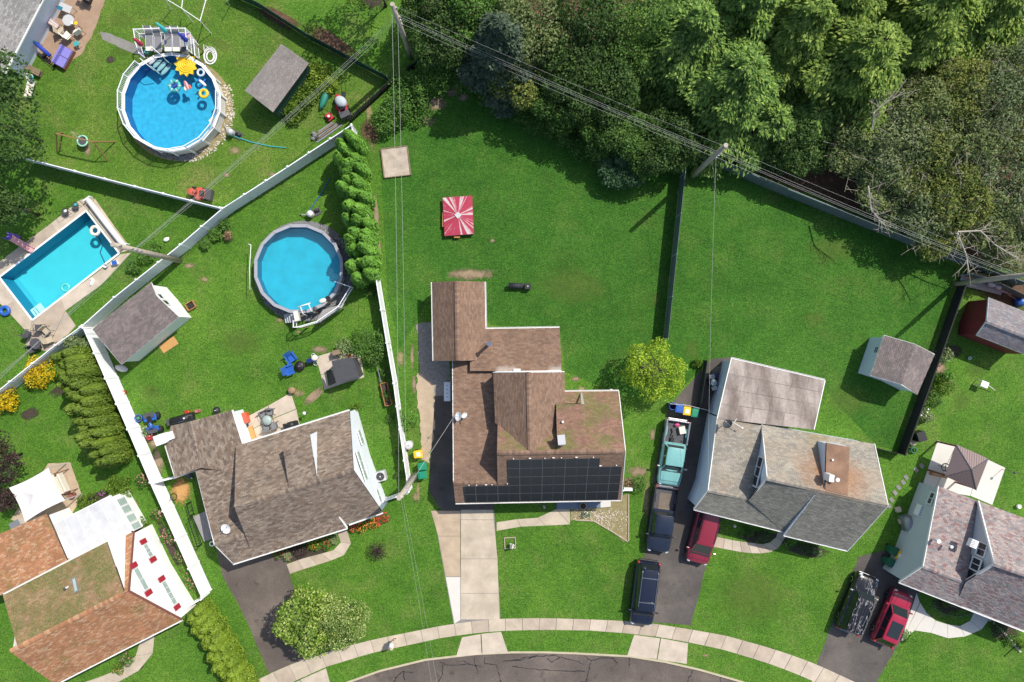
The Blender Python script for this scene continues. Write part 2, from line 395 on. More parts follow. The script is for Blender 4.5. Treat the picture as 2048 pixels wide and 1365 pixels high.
def ridge_caps(a, b, mat, parent, w=.17, step=.22, drop=.07):
    m = MB(); d = (b - a); l = d.length; d /= l; s = d.cross(Vector((0, 0, 1))).normalized(); k = int(l / step)
    for i in range(k):
        p = a + d * (i * step); e = a + d * ((i + 1) * step + .02); h0 = Vector((0, 0, .035)); h1 = Vector((0, 0, .055)); dn = Vector((0, 0, -drop))
        m.add([p + h0 + s * w + dn, p + h0, p + h0 - s * w + dn, e + h1 + s * w + dn, e + h1, e + h1 - s * w + dn],
              [(0, 1, 4, 3), (1, 2, 5, 4), (3, 4, 5)])
    o = m.build('ridge_caps', mat, parent); o['kind'] = 'stuff'; return o
def flatten(pts):
    """one plane through all the points; each is moved along the line of sight only"""
    A = np.array([[p.x, p.y, 1.0] for p in pts]); z = np.array([p.z for p in pts])
    a, b, c = np.linalg.lstsq(A, z, rcond=None)[0]; n = Vector((-a, -b, 1)).normalized(); p0 = Vector((0, 0, c))
    return [CAM + (p - CAM) * ((p0 - CAM).dot(n) / (p - CAM).dot(n)) for p in pts]
def roof(parent, pts, mat, deck, t=.14, edge=None, expo=.145, w=.31):
    pts = flatten(pts)
    d = MB(); d.slab([p + Vector((0, 0, -.004)) for p in pts], t)
    o = d.build('roof', deck, parent)
    shingles(pts, mat, o, expo, w, edge=edge); return o
def gutter(parent, a, b, mat, w=.13, h=.11, out=0.06):
    d = (b - a).normalized(); s = d.cross(Vector((0, 0, 1)))
    m = MB(); c = s * out
    for off, ww, hh, dz in ((0.0, w, .02, -h + .02), (-w / 2 + .012, .024, h, -h / 2), (w / 2 - .012, .024, h, -h / 2)):
        m.bar(a + c + s * off + Vector((0, 0, dz)), b + c + s * off + Vector((0, 0, dz)), ww, hh)
    return m.build('gutter', mat, parent)
def trimbar(parent, a, b, mat, name='rake_board', w=.06, h=.18, dz=-.06):
    m = MB(); m.bar(a + Vector((0, 0, dz)), b + Vector((0, 0, dz)), w, h); return m.build(name, mat, parent)
def walls(parent, outline, mat, inset=.28, drop=.12, z0=0.0, name='wall'):
    """walls below a closed roof outline (points with their own heights), set in from its edge"""
    n = len(outline); c = sum((Vector((p.x, p.y, 0)) for p in outline), Vector()) / n; A = []
    ar = sum(outline[i].x * outline[(i + 1) % n].y - outline[(i + 1) % n].x * outline[i].y for i in range(n))
    if ar < 0: outline = outline[::-1]
    for i in range(n):
        p, a, b = outline[i], outline[i - 1], outline[(i + 1) % n]
        d1 = Vector((p.x - a.x, p.y - a.y, 0)).normalized(); d2 = Vector((b.x - p.x, b.y - p.y, 0)).normalized()
        n1 = Vector((-d1.y, d1.x, 0)); n2 = Vector((-d2.y, d2.x, 0)); k = 1 + n1.dot(n2)
        q = (n1 + n2) / max(.4, k) * inset
        A.append(Vector((p.x + q.x, p.y + q.y, p.z - drop)))
    m = MB()
    for i in range(n):
        a, b = A[i], A[(i + 1) % n]
        m.add([Vector((a.x, a.y, z0)), Vector((b.x, b.y, z0)), b, a], [(0, 1, 2, 3)])
    o = m.build(name, mat, parent); return o, A
def wall_window(parent, a, b, corners, frame, glass, panes=(1, 1), proud=.05, fw=.09, name='window', n_side=None):
    """window on the wall over the ground line a-b; corners: pixel corners in the photograph"""
    d = Vector((b.x - a.x, b.y - a.y, 0)).normalized(); nrm = Vector((d.y, -d.x, 0))
    if (CAM - a).dot(nrm) < 0: nrm = -nrm
    pts = [on_plane(x, y, a, nrm) for x, y in corners]
    us = [(p - a).dot(d) for p in pts]; zs = [p.z for p in pts]
    return window_at(parent, a, d, nrm, min(us), max(us), min(zs), max(zs), frame, glass, panes, proud, fw, name)
def window_at(parent, a, d, nrm, u0, u1, z0, z1, frame, glass, panes=(1, 1), proud=.05, fw=.09, name='window'):
    def q(u, z, o): return Vector((a.x, a.y, 0)) + d * u + Vector((0, 0, z)) + nrm * o
    m = MB()
    for (ua, ub, za, zb) in ((u0 - fw, u1 + fw, z0 - fw, z0), (u0 - fw, u1 + fw, z1, z1 + fw)): m.bar(q(ua, (za + zb) / 2, proud / 2), q(ub, (za + zb) / 2, proud / 2), proud * 1.6, zb - za)
    for uc in (u0 - fw / 2, u1 + fw / 2): m.bar(q(uc, z0, proud / 2), q(uc, z1, proud / 2), proud * 1.55 if abs(d.y) > .7 else fw, fw if abs(d.y) > .7 else proud * 1.55)
    w = m.build(name, frame, parent); nu, nz = panes; su = (u1 - u0) / nu; sz = (z1 - z0) / nz; g = .035
    for i in range(nu):
        for j in range(nz):
            p = MB(); ua, ub, za, zb = u0 + i * su + g / 2, u0 + (i + 1) * su - g / 2, z0 + j * sz + g / 2, z0 + (j + 1) * sz - g / 2
            p.add([q(ua, za, .02), q(ub, za, .02), q(ub, zb, .02), q(ua, zb, .02)], [(0, 1, 2, 3)])
            p.build('pane', glass, w)
    if nu * nz > 1:
        mm = MB()
        for i in range(1, nu): mm.bar(q(u0 + i * su, z0, .03), q(u0 + i * su, z1, .03), .04, .04)
        for j in range(1, nz): mm.bar(q(u0, z0 + j * sz, .03), q(u1, z0 + j * sz, .03), .04, .04)
        mm.build('glazing_bar', frame, w)
    return w
# ------------------------------------------------------------------ palette
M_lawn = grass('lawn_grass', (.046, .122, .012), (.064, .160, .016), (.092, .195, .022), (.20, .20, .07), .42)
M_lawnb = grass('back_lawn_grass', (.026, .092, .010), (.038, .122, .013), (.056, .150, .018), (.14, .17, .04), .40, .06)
M_lawnc = grass('sunny_lawn_grass', (.054, .125, .014), (.076, .160, .018), (.110, .185, .028), (.24, .20, .085), .55, .12)  # yellower grass, the yard's own colour
M_lawn2 = grass('long_grass', (.022, .058, .010), (.040, .095, .013), (.075, .135, .022), (.16, .13, .05), .5)
M_soil = plain('bare_soil', (.26, .19, .12), .95, 0, .25, 1.6, .5)
M_dry = plain('dry_turf', (.24, .20, .095), .95, 0, .28, 3, .5); M_yel = plain('yellowed_turf', (.11, .172, .026), .95, 0, .30, 2.2, .5, fine=9)
M_mulch = plain('mulch', (.055, .04, .03), .95, 0, .35, 5, .6)
M_litter = plain('leaf_litter', (.11, .06, .035), .95, 0, .4, 3, .6)
M_conc = plain('concrete', (.46, .385, .29), .85, 0, .26, .7, .3)
M_conc2 = plain('pale_concrete', (.60, .57, .51), .85, 0, .06, .9, .15)
M_conc3 = plain('old_concrete', (.42, .325, .225), .9, 0, .22, 1.1, .4)
M_concg = plain('grey_concrete', (.22, .21, .19), .9, 0, .2, .9, .3)
M_kerb = plain('kerb_concrete', (.46, .40, .27), .85, 0, .12, 1.5, .2)
M_asph = asphalt('driveway_asphalt', (.092, .080, .071), (.135, .115, .098))
M_asph2 = plain('new_asphalt', (.047, .044, .044), .85, 0, .12, .5, .3, fine=28)
M_road = asphalt('road_asphalt', (.118, .094, .079), (.165, .132, .108))
M_tar = plain('crack_tar', (.028, .026, .026), .5, 0, .1)
M_gravel = plain('gravel', (.24, .22, .20), .95, 0, .35, 4, .8, fine=14)
M_patio = plain('clay_patio', (.34, .23, .155), .9, 0, .18, 1.0, .3)
M_white = plain('white_plastic', (.84, .84, .83), .45, 0, .02, 2); M_vin = vinyl('white_vinyl', (.93, .93, .95), .06)
M_wpaint = plain('white_paint', (.78, .78, .76), .5, 0, .03, 2)
M_trim = plain('white_trim', (.74, .73, .70), .5, 0, .05, 2)
M_offwhite = plain('weathered_white', (.62, .61, .57), .6, 0, .10, 1.4)
M_grey = plain('grey_metal', (.30, .31, .32), .45, .5, .1)
M_lgrey = plain('pale_grey_plastic', (.50, .50, .50), .55, 0, .06)
M_dgrey = plain('dark_grey', (.07, .07, .075), .6, 0, .15)
M_black = plain('black_plastic', (.014, .014, .016), .5, 0, .2)
M_blackfence = plain('black_board', (.012, .012, .013), .8, 0, .2)
M_rubber = plain('tyre_rubber', (.018, .018, .018), .85, 0, .15)
M_chrome = plain('bright_metal', (.62, .62, .63), .22, 1.0, .03)
M_wood = plain('weathered_wood', (.22, .16, .10), .85, 0, .22, 3, .2)
M_wood2 = plain('cedar_wood', (.36, .17, .06), .75, 0, .2, 3, .2)
M_ply = plain('plywood', (.50, .27, .09), .8, 0, .08, 2)
M_greywood = plain('grey_decking', (.30, .285, .27), .85, 0, .12, 2.5, .2)
M_comp = plain('composite_deck', (.36, .36, .37), .7, 0, .08, 2)
M_pole = plain('utility_pole_wood', (.40, .34, .27), .9, 0, .22, 2.2, .4)
M_wire = plain('cable', (.40, .40, .37), .5, 0, .1)
M_cable = plain('dark_cable', (.05, .05, .055), .6, 0, .1)
M_glass = plain('window_glass', (.03, .036, .042), .06, 0, .1); 
M_glassg = plain('pale_glass', (.34, .42, .38), .12, 0, .2, .8)
M_red = plain('red_paint', (.42, .025, .03), .5, 0, .1)
M_barn = plain('barn_red_siding', (.17, .020, .022), .7, 0, .15)
M_orange = plain('orange_plastic', (.62, .10, .045), .45, 0, .06)
M_blue = plain('blue_plastic', (.025, .11, .42), .4, 0, .12)
M_navy = plain('navy_plastic', (.02, .03, .16), .45, 0, .1)
M_yellow = plain('yellow_plastic', (.80, .52, .02), .45, 0, .05)
M_green = plain('green_plastic', (.012, .24, .13), .45, 0, .06)
M_dgreen = plain('dark_green_fabric', (.012, .055, .034), .8, 0, .2)
M_teal = plain('teal_plastic', (.05, .36, .34), .45, 0, .06)
M_pink = plain('pink_plastic', (.72, .38, .38), .5, 0, .05)
M_purple = plain('purple_plastic', (.20, .12, .50), .5, 0, .08)
M_lav = plain('lavender_cushion', (.22, .20, .52), .8, 0, .08)
M_tan = plain('tan_cushion', (.45, .38, .28), .85, 0, .1)
M_cream = plain('cream_fabric', (.72, .66, .56), .85, 0, .05)
M_canvas = plain('white_canvas', (.78, .74, .71), .8, 0, .03, 1.2)
M_greysling = plain('grey_sling', (.20, .20, .205), .8, 0, .1)
M_brown = plain('brown_stained_wood', (.20, .07, .05), .7, 0, .15)
M_stone = plain('pale_stone', (.55, .49, .40), .85, 0, .2, 6)
M_dstone = plain('grey_stone', (.17, .17, .17), .9, 0, .4, 6)
M_deckdark = plain('roof_underlay', (.05, .042, .038), .9)
M_flash = plain('roof_flashing', (.50, .47, .43), .5, .2, .2, 3)
M_siding = plain('white_siding', (.76, .80, .84), .55, 0, .03, 1.5)
M_siding5 = plain('bright_white_siding', (.86, .86, .84), .5, 0, .01, 1.5)
M_siding4 = plain('grey_siding', (.50, .52, .54), .6, 0, .03, 1.5)
M_siding3 = plain('pale_blue_siding', (.64, .71, .80), .6, 0, .05, 1.5)
M_bark = plain('tree_bark', (.10, .075, .055), .9, 0, .3, 6, .5)
M_twig = plain('bare_twig', (.42, .37, .30), .9, 0, .2, 6)
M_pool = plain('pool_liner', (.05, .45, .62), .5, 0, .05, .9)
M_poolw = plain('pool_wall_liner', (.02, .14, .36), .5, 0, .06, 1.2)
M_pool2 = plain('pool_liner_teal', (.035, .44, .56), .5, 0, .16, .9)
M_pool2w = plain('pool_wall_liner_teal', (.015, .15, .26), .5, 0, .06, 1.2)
M_pool3 = plain('pool_liner_blue', (.06, .40, .60), .5, 0, .22, 2.6)  # pebble mottle of the liners, put in to give ripple brightness
M_water = water_mat('pool_water', (.70, .97, 1.0)); M_water3 = water_mat('pool_water_deep', (.50, .93, .98), .05, .04)
# ------------------------------------------------------------------ ground, road, kerb, pavement
RN = [(-600, 2300), (120, 1660), (330, 1530), (480, 1455), (600, 1402), (690, 1365), (760, 1340), (850, 1318), (950, 1306.5), (1024, 1303), (1090, 1303), (1150, 1305), (1260, 1311), (1330, 1322),
      (1400, 1338), (1480, 1361), (1560, 1390), (1700, 1450), (1900, 1560), (2700, 2200)]
POOLR = [(173, 422), (239, 507), (65, 641), (-1, 555)]
def flatfill(name, loops, z, mat):
    L3 = [[Vector((p[0], p[1], 0)) for p in lp] for lp in loops]; tr = tessellate_polygon(L3)
    allp = [p for lp in L3 for p in lp]; m = MB()
    fs = []
    for a, b, c in tr:
        pa, pb, pc = allp[a], allp[b], allp[c]
        fs.append((a, b, c) if (pb - pa).cross(pc - pa).z > 0 else (a, c, b))
    m.add([(p.x, p.y, z) for p in allp], fs); o = m.build(name, mat); o['kind'] = 'structure'; return o
g2 = lambda pts: [(P(x, y).x, P(x, y).y) for x, y in pts]
lawn_outer = g2(RN) + [(330, -64), (330, 330), (-330, 330), (-330, -68)]
flatfill('lawn', [lawn_outer, g2(POOLR)], 0.0, M_lawn)
m = MB(); a = [(-700, -700), (700, -700), (700, 700), (-700, 700)]
flatfill('ground', [a, g2(POOLR)], -0.16, M_lawn2)
road_far = [(x, y + 235) for x, y in RN]
m = MB(); rn = g2(RN); rf = g2(road_far)
for i in range(len(rn) - 1): m.poly([(*rf[i], -.12), (*rf[i + 1], -.12), (*rn[i + 1], -.12), (*rn[i], -.12)])
struct('road', m, M_road)
m = MB()
for i in range(len(rn) - 1):
    a, b = Vector((*rn[i], 0)), Vector((*rn[i + 1], 0)); d = (b - a).normalized(); s = Vector((d.y, -d.x, 0))
    m.add([a + Vector((0, 0, .025)), b + Vector((0, 0, .025)), b + s * .17 + Vector((0, 0, .02)), a + s * .17 + Vector((0, 0, .02)), a + s * .19 + Vector((0, 0, -.14)), b + s * .19 + Vector((0, 0, -.14)), a - Vector((0, 0, .1)), b - Vector((0, 0, .1))],
          [(3, 2, 1, 0), (4, 5, 2, 3), (0, 1, 7, 6)])
struct('kerb', m, M_kerb)
# sealed cracks in the road
cr = [[(1024, 1324), (1050, 1317), (1080, 1314), (1110, 1313), (1140, 1321), (1168, 1330)], [(1167, 1312), (1182, 1323), (1178, 1345), (1172, 1368)], [(1182, 1323), (1205, 1318), (1225, 1318), (1236, 1328)],
      [(1260, 1317), (1259, 1336)], [(1386, 1340), (1382, 1352), (1374, 1368)], [(1443, 1350), (1441, 1368), (1446, 1390)], [(880, 1326), (895, 1332), (930, 1330), (968, 1336)], [(885, 1330), (884, 1350), (876, 1366)],
      [(948, 1318), (951, 1334), (956, 1346)], [(968, 1318), (970, 1330), (992, 1331), (1003, 1368)], [(790, 1358), (805, 1344), (826, 1347)], [(785, 1368), (792, 1356)], [(1003, 1325), (1024, 1322), (1045, 1322), (1075, 1312)],
      [(1120, 1316), (1105, 1326), (1095, 1318)], [(925, 1322), (940, 1330)], [(806, 1344), (808, 1362)], [(1172, 1366), (1160, 1366), (1185, 1372)], [(1023, 1334), (1060, 1340), (1110, 1343), (1170, 1345)]]
m = MB(); r_ = random.Random(4)
for c in cr:
    pts = []
    for i in range(len(c) - 1):
        for j in range(5):
            t = j / 5; pts.append((c[i][0] + (c[i + 1][0] - c[i][0]) * t + r_.uniform(-1.2, 1.2), c[i][1] + (c[i + 1][1] - c[i][1]) * t + r_.uniform(-1.2, 1.2)))
    pts.append(c[-1])
    for i in range(len(pts) - 1):
        a, b = P(*pts[i]), P(*pts[i + 1]); d = (b - a).normalized(); s = Vector((-d.y, d.x, 0)) * r_.uniform(.018, .05)
        m.poly([(v.x, v.y, -.115) for v in (a - s, b - s, b + s, a + s)])
struct('road_crack_seal', m, M_tar)
# pavement slabs
SWN = [(400, 1432), (470, 1390), (520, 1357), (572, 1333), (637, 1309), (727, 1284), (787, 1271), (887, 1251), (960, 1241), (1000, 1238), (1060, 1236.5), (1109, 1237), (1177, 1239), (1244, 1242), (1310, 1248), (1374, 1258), (1449, 1271), (1536, 1295), (1590, 1313), (1633, 1329), (1711, 1365), (1800, 1412)]
SWS = [(420, 1462), (490, 1420), (548, 1385), (590, 1362), (652, 1334), (740, 1307), (800, 1294), (887, 1275), (962, 1265), (1004, 1262), (1060, 1260), (1110, 1260), (1177, 1261), (1244, 1266), (1310, 1273), (1374, 1284), (1444, 1299), (1522, 1322), (1575, 1341), (1614, 1357), (1686, 1389), (1780, 1436)]
def resample(pl, n):
    d = [0]
    for i in range(1, len(pl)): d.append(d[-1] + math.hypot(pl[i][0] - pl[i - 1][0], pl[i][1] - pl[i - 1][1]))
    out = []
    for k in range(n + 1):
        t = d[-1] * k / n; i = 0
        while i < len(d) - 2 and d[i + 1] < t: i += 1
        f = (t - d[i]) / (d[i + 1] - d[i]); out.append((pl[i][0] + (pl[i + 1][0] - pl[i][0]) * f, pl[i][1] + (pl[i + 1][1] - pl[i][1]) * f))
    return out
def slab_row(parent, A, B, mat, z=.035, gap=.5, name='slab'):
    """concrete slabs between two pixel polylines of equal length"""
    r = random.Random(11)
    for i in range(len(A) - 1):
        a, b, c, d = A[i], A[i + 1], B[i + 1], B[i]
        l = math.hypot(b[0] - a[0], b[1] - a[1]) or 1; t = gap / l; t2 = gap / (math.hypot(c[0] - d[0], c[1] - d[1]) or 1)
        q = [(a[0] + (b[0] - a[0]) * t, a[1] + (b[1] - a[1]) * t), (b[0] - (b[0] - a[0]) * t, b[1] - (b[1] - a[1]) * t), (c[0] - (c[0] - d[0]) * t2, c[1] - (c[1] - d[1]) * t2), (d[0] + (c[0] - d[0]) * t2, d[1] + (c[1] - d[1]) * t2)]
        m = MB(); zz = z + r.uniform(-.008, .008); m.slab([Vector((P(*p).x, P(*p).y, zz + r.uniform(-.003, .003))) for p in q], .1)
        m.build(name, mat[r.randrange(len(mat))] if isinstance(mat, list) else mat, parent)
def struct_root(name):
    o = thing(name, None, None); o['kind'] = 'structure'; return o
M_concA = [M_conc, plain('concrete_b', (.50, .42, .33), .85, 0, .20, .9, .2), plain('concrete_c', (.42, .34, .26), .85, 0, .22, .9, .2)]
pv = struct_root('pavement')
m = MB(); aa, bb = resample(SWN, 60), resample(SWS, 60)
for i in range(60): m.poly([(P(*q).x, P(*q).y, .004) for q in (bb[i], bb[i + 1], aa[i + 1], aa[i])])
m.build('joint_bed', M_concg, pv)
slab_row(pv, resample(SWN, 43), resample(SWS, 43), M_concA)
for poly in ([(924, 1275), (961, 1268.5), (963, 1309), (912, 1314)], [(963, 1268), (1002, 1264), (1016, 1305), (965, 1309)], [(1268, 1270), (1320, 1277), (1313, 1318), (1254, 1312)], [(1322, 1277), (1376, 1287), (1373, 1328), (1315, 1319)],
             [(652, 1337), (600, 1360), (630, 1395), (662, 1372)], [(598, 1361), (556, 1384), (580, 1412), (628, 1395)], [(1624, 1362), (1684, 1390), (1664, 1432), (1606, 1404)]):
    m = MB(); m.slab([Vector((P(*p).x, P(*p).y, .035)) for p in poly], .12); m.build('slab', M_concA[1], pv)
# driveways
dv = struct_root('concrete_driveway')
m = MB(); m.poly([(P(*q).x, P(*q).y, .006) for q in [(866, 1022), (988, 1018), (1001, 1240), (908, 1252)]]); m.build('joint_bed', M_concg, dv)
def lerp2(a, b, t): return (a[0] + (b[0] - a[0]) * t, a[1] + (b[1] - a[1]) * t)
def slabq(parent, q, mat, z=.03):
    m = MB(); m.slab([Vector((P(*p).x, P(*p).y, z)) for p in q], .08); return m.build('slab', mat, parent)
for (y0, y1) in ((1020, 1039.5), (1040.5, 1117.5), (1118.5, 1186.5), (1187.5, 1239)):
    xr = lambda y: 986 + (y - 1020) * .06 if y < 1060 else 993 + (y - 1060) * .034
    slabq(dv, [(921.8, y0), (xr(y0), y0), (xr(y1), y1), (921.8, y1)], M_concA[0])
xl = lambda y: 862 + (y - 1022) * .32 if y < 1060 else 874 + (y - 1060) * .186
for (y0, y1, mm) in ((1022, 1072, M_conc3), (1073, 1153, M_conc3), (1154.5, 1248, M_conc2)):
    slabq(dv, [(xl(y0), y0), (920.6, y0), (920.6, y1 - (8 if y1 > 1240 else 0)), (xl(y1), y1)], mm)
sheet('asphalt_driveway', wobble([(867, 792), (908, 792), (915, 1000), (988, 1000), (988, 1021), (884, 1023), (859, 985), (860, 925), (868, 850)], .8, 12), .010, M_asph)
sheet('gravel_driveway', wobble([(834, 648), (890, 640), (905, 800), (868, 812), (850, 800), (838, 740)], 2.0, 8), .006, M_gravel)
sheet('worn_concrete_strip', wobble([(838, 745), (868, 772), (869, 850), (858, 926), (843, 918), (840, 850), (834, 790), (834, 750)], 2.4, 6), .014, M_conc3)
A_ = [(1338, 812), (1424, 718), (1470, 715), (1450, 830), (1425, 1000), (1440, 1060), (1414, 1124), (1398, 1190), (1382, 1251), (1262, 1241), (1274, 1180), (1289, 1111), (1300, 1000), (1320, 880)]
sheet('black_asphalt_driveway', wobble(A_, .8, 14, 5), .008, M_asph)
sheet('old_asphalt_driveway', wobble([(425, 1060), (480, 1110), (570, 1105), (578, 1145), (600, 1225), (640, 1309), (572, 1333), (538, 1348), (515, 1292), (480, 1215), (446, 1155)], .8, 14, 6), .008, M_road)
sheet('dark_asphalt_driveway', wobble([(1717, 1115), (1790, 1095), (1842, 1180), (1822, 1230), (1800, 1284), (1752, 1365), (1745, 1382), (1633, 1330), (1658, 1264), (1690, 1185)], .8, 14, 7), .008, M_asph)
# footpaths
def path(name, left, right, n, mat, z=.03):
    o = struct_root(name); slab_row(o, resample(left, n), resample(right, n), mat, z, .3); return o
path('front_path', [(993, 1045), (1031, 1039), (1087, 1035), (1113, 1018.5)], [(993, 1062), (1031, 1054), (1100, 1051), (1140, 1049)], 3, M_conc)
m = MB(); m.slab([Vector((P(*p).x, P(*p).y, .03)) for p in [(1113.8, 1018.8), (1140, 1018.8), (1140, 1048)]], .08)
struct('path_corner', m, M_conc)
path('curved_walk', [(694, 1060), (697.5, 1070), (702, 1087), (698, 1102), (685, 1113), (657, 1123), (618, 1135), (580, 1148)], [(674, 1062), (680, 1075), (682, 1085), (680, 1093), (667, 1101), (638, 1109), (606, 1117), (573, 1129)], 6, M_concA)
path('garden_walk', [(1434, 1074), (1470, 1082), (1534, 1090), (1553, 1074), (1557, 1060)], [(1427, 1094), (1480, 1104), (1515, 1108), (1552, 1103), (1577, 1064)], 9, M_concA)
path('white_walk', [(1840, 1206), (1849, 1222), (1862, 1237), (1877, 1245), (1899, 1250), (1922, 1253), (1934, 1248), (1944, 1238), (1950, 1220)],
     [(1803, 1283), (1818, 1264), (1842, 1257), (1869, 1269), (1891, 1276), (1913, 1279), (1957, 1264), (1972, 1251), (1984, 1232)], 6, M_conc2)
sheet('white_walk_flare', [(1833, 1186), (1839, 1205), (1806, 1278), (1801, 1283)], .03, M_conc2)
path('side_walk', [(310, 1262), (313, 1280), (309, 1300), (298, 1322), (275, 1344), (222, 1372), (150, 1395)], [(284, 1272), (281, 1284), (272, 1312), (250, 1334), (222, 1346), (180, 1362), (120, 1380)], 5, M_conc)
# patios
sheet('clay_patio', wobble([(115, -5), (212, -5), (184, 72), (162, 110), (132, 128), (95, 128), (60, 95), (80, 50)], 1.5, 10, 3), .012, M_patio)
sheet('old_path', wobble([(200, 64), (215, 66), (285, 95), (288, 106), (276, 111), (205, 80)], .8, 8, 3), .012, M_concg)
o = struct_root('back_patio')
for q in ([(487, 838), (536, 812), (545, 838), (497, 862)], [(537, 811.5), (582, 786), (592, 818), (546, 837)], [(497, 863), (546, 839), (553, 868), (500, 884)], [(547, 838), (593, 819), (600, 853), (554, 868)]): slabq(o, q, M_concA[1])
o = struct_root('shed_pad')
for q in ([(632, 714), (672, 702), (682, 738), (642, 750)], [(642, 751), (682, 739), (690, 766), (649, 780)], [(673, 702), (722, 712), (728, 755), (690, 766), (682, 738)]): slabq(o, q, M_concA[1])
o = struct_root('pale_patio')
for q in ([(1875, 881), (1910, 894), (1868, 980), (1846, 967)], [(1911, 894), (1962, 914), (1940, 992), (1869, 980)], [(1963, 914), (2010, 936), (1984, 1010), (1941, 992)]): slabq(o, q, M_conc2)
sheet('canopy_patio', wobble([(22, 1040), (96, 928), (140, 925), (166, 995), (142, 1030), (100, 1060)], .8, 9, 4), .012, M_conc3)
m = MB(); m.slab([Vector((P(*p).x, P(*p).y, .16)) for p in [(1113, 996), (1200, 994), (1200, 1015), (1113, 1018)]], .2)
struct('porch_slab', m, plain('blue_grey_slate', (.16, .20, .26), .8, 0, .12, 1.5))
m = MB(); m.slab([Vector((P(*p).x, P(*p).y, .15)) for p in [(1200.5, 994), (1221, 993), (1221, 1013), (1200.5, 1015)]], .2); struct('porch_step', m, M_conc2)
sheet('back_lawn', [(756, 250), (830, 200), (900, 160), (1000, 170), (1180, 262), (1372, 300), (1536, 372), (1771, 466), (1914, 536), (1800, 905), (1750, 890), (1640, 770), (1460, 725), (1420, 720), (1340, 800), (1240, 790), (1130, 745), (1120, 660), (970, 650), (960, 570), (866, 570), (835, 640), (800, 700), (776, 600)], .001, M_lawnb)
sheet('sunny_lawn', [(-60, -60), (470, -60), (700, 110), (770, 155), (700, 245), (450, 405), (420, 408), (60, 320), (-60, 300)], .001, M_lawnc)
sheet('woodland_floor', wobble([(850, 130), (1000, 175), (1170, 262), (1330, 292), (1380, 285), (1536, 356), (1771, 446), (1922, 505), (2150, 600), (2150, -120), (850, -120)], 5, 22, 8), .002, M_litter)
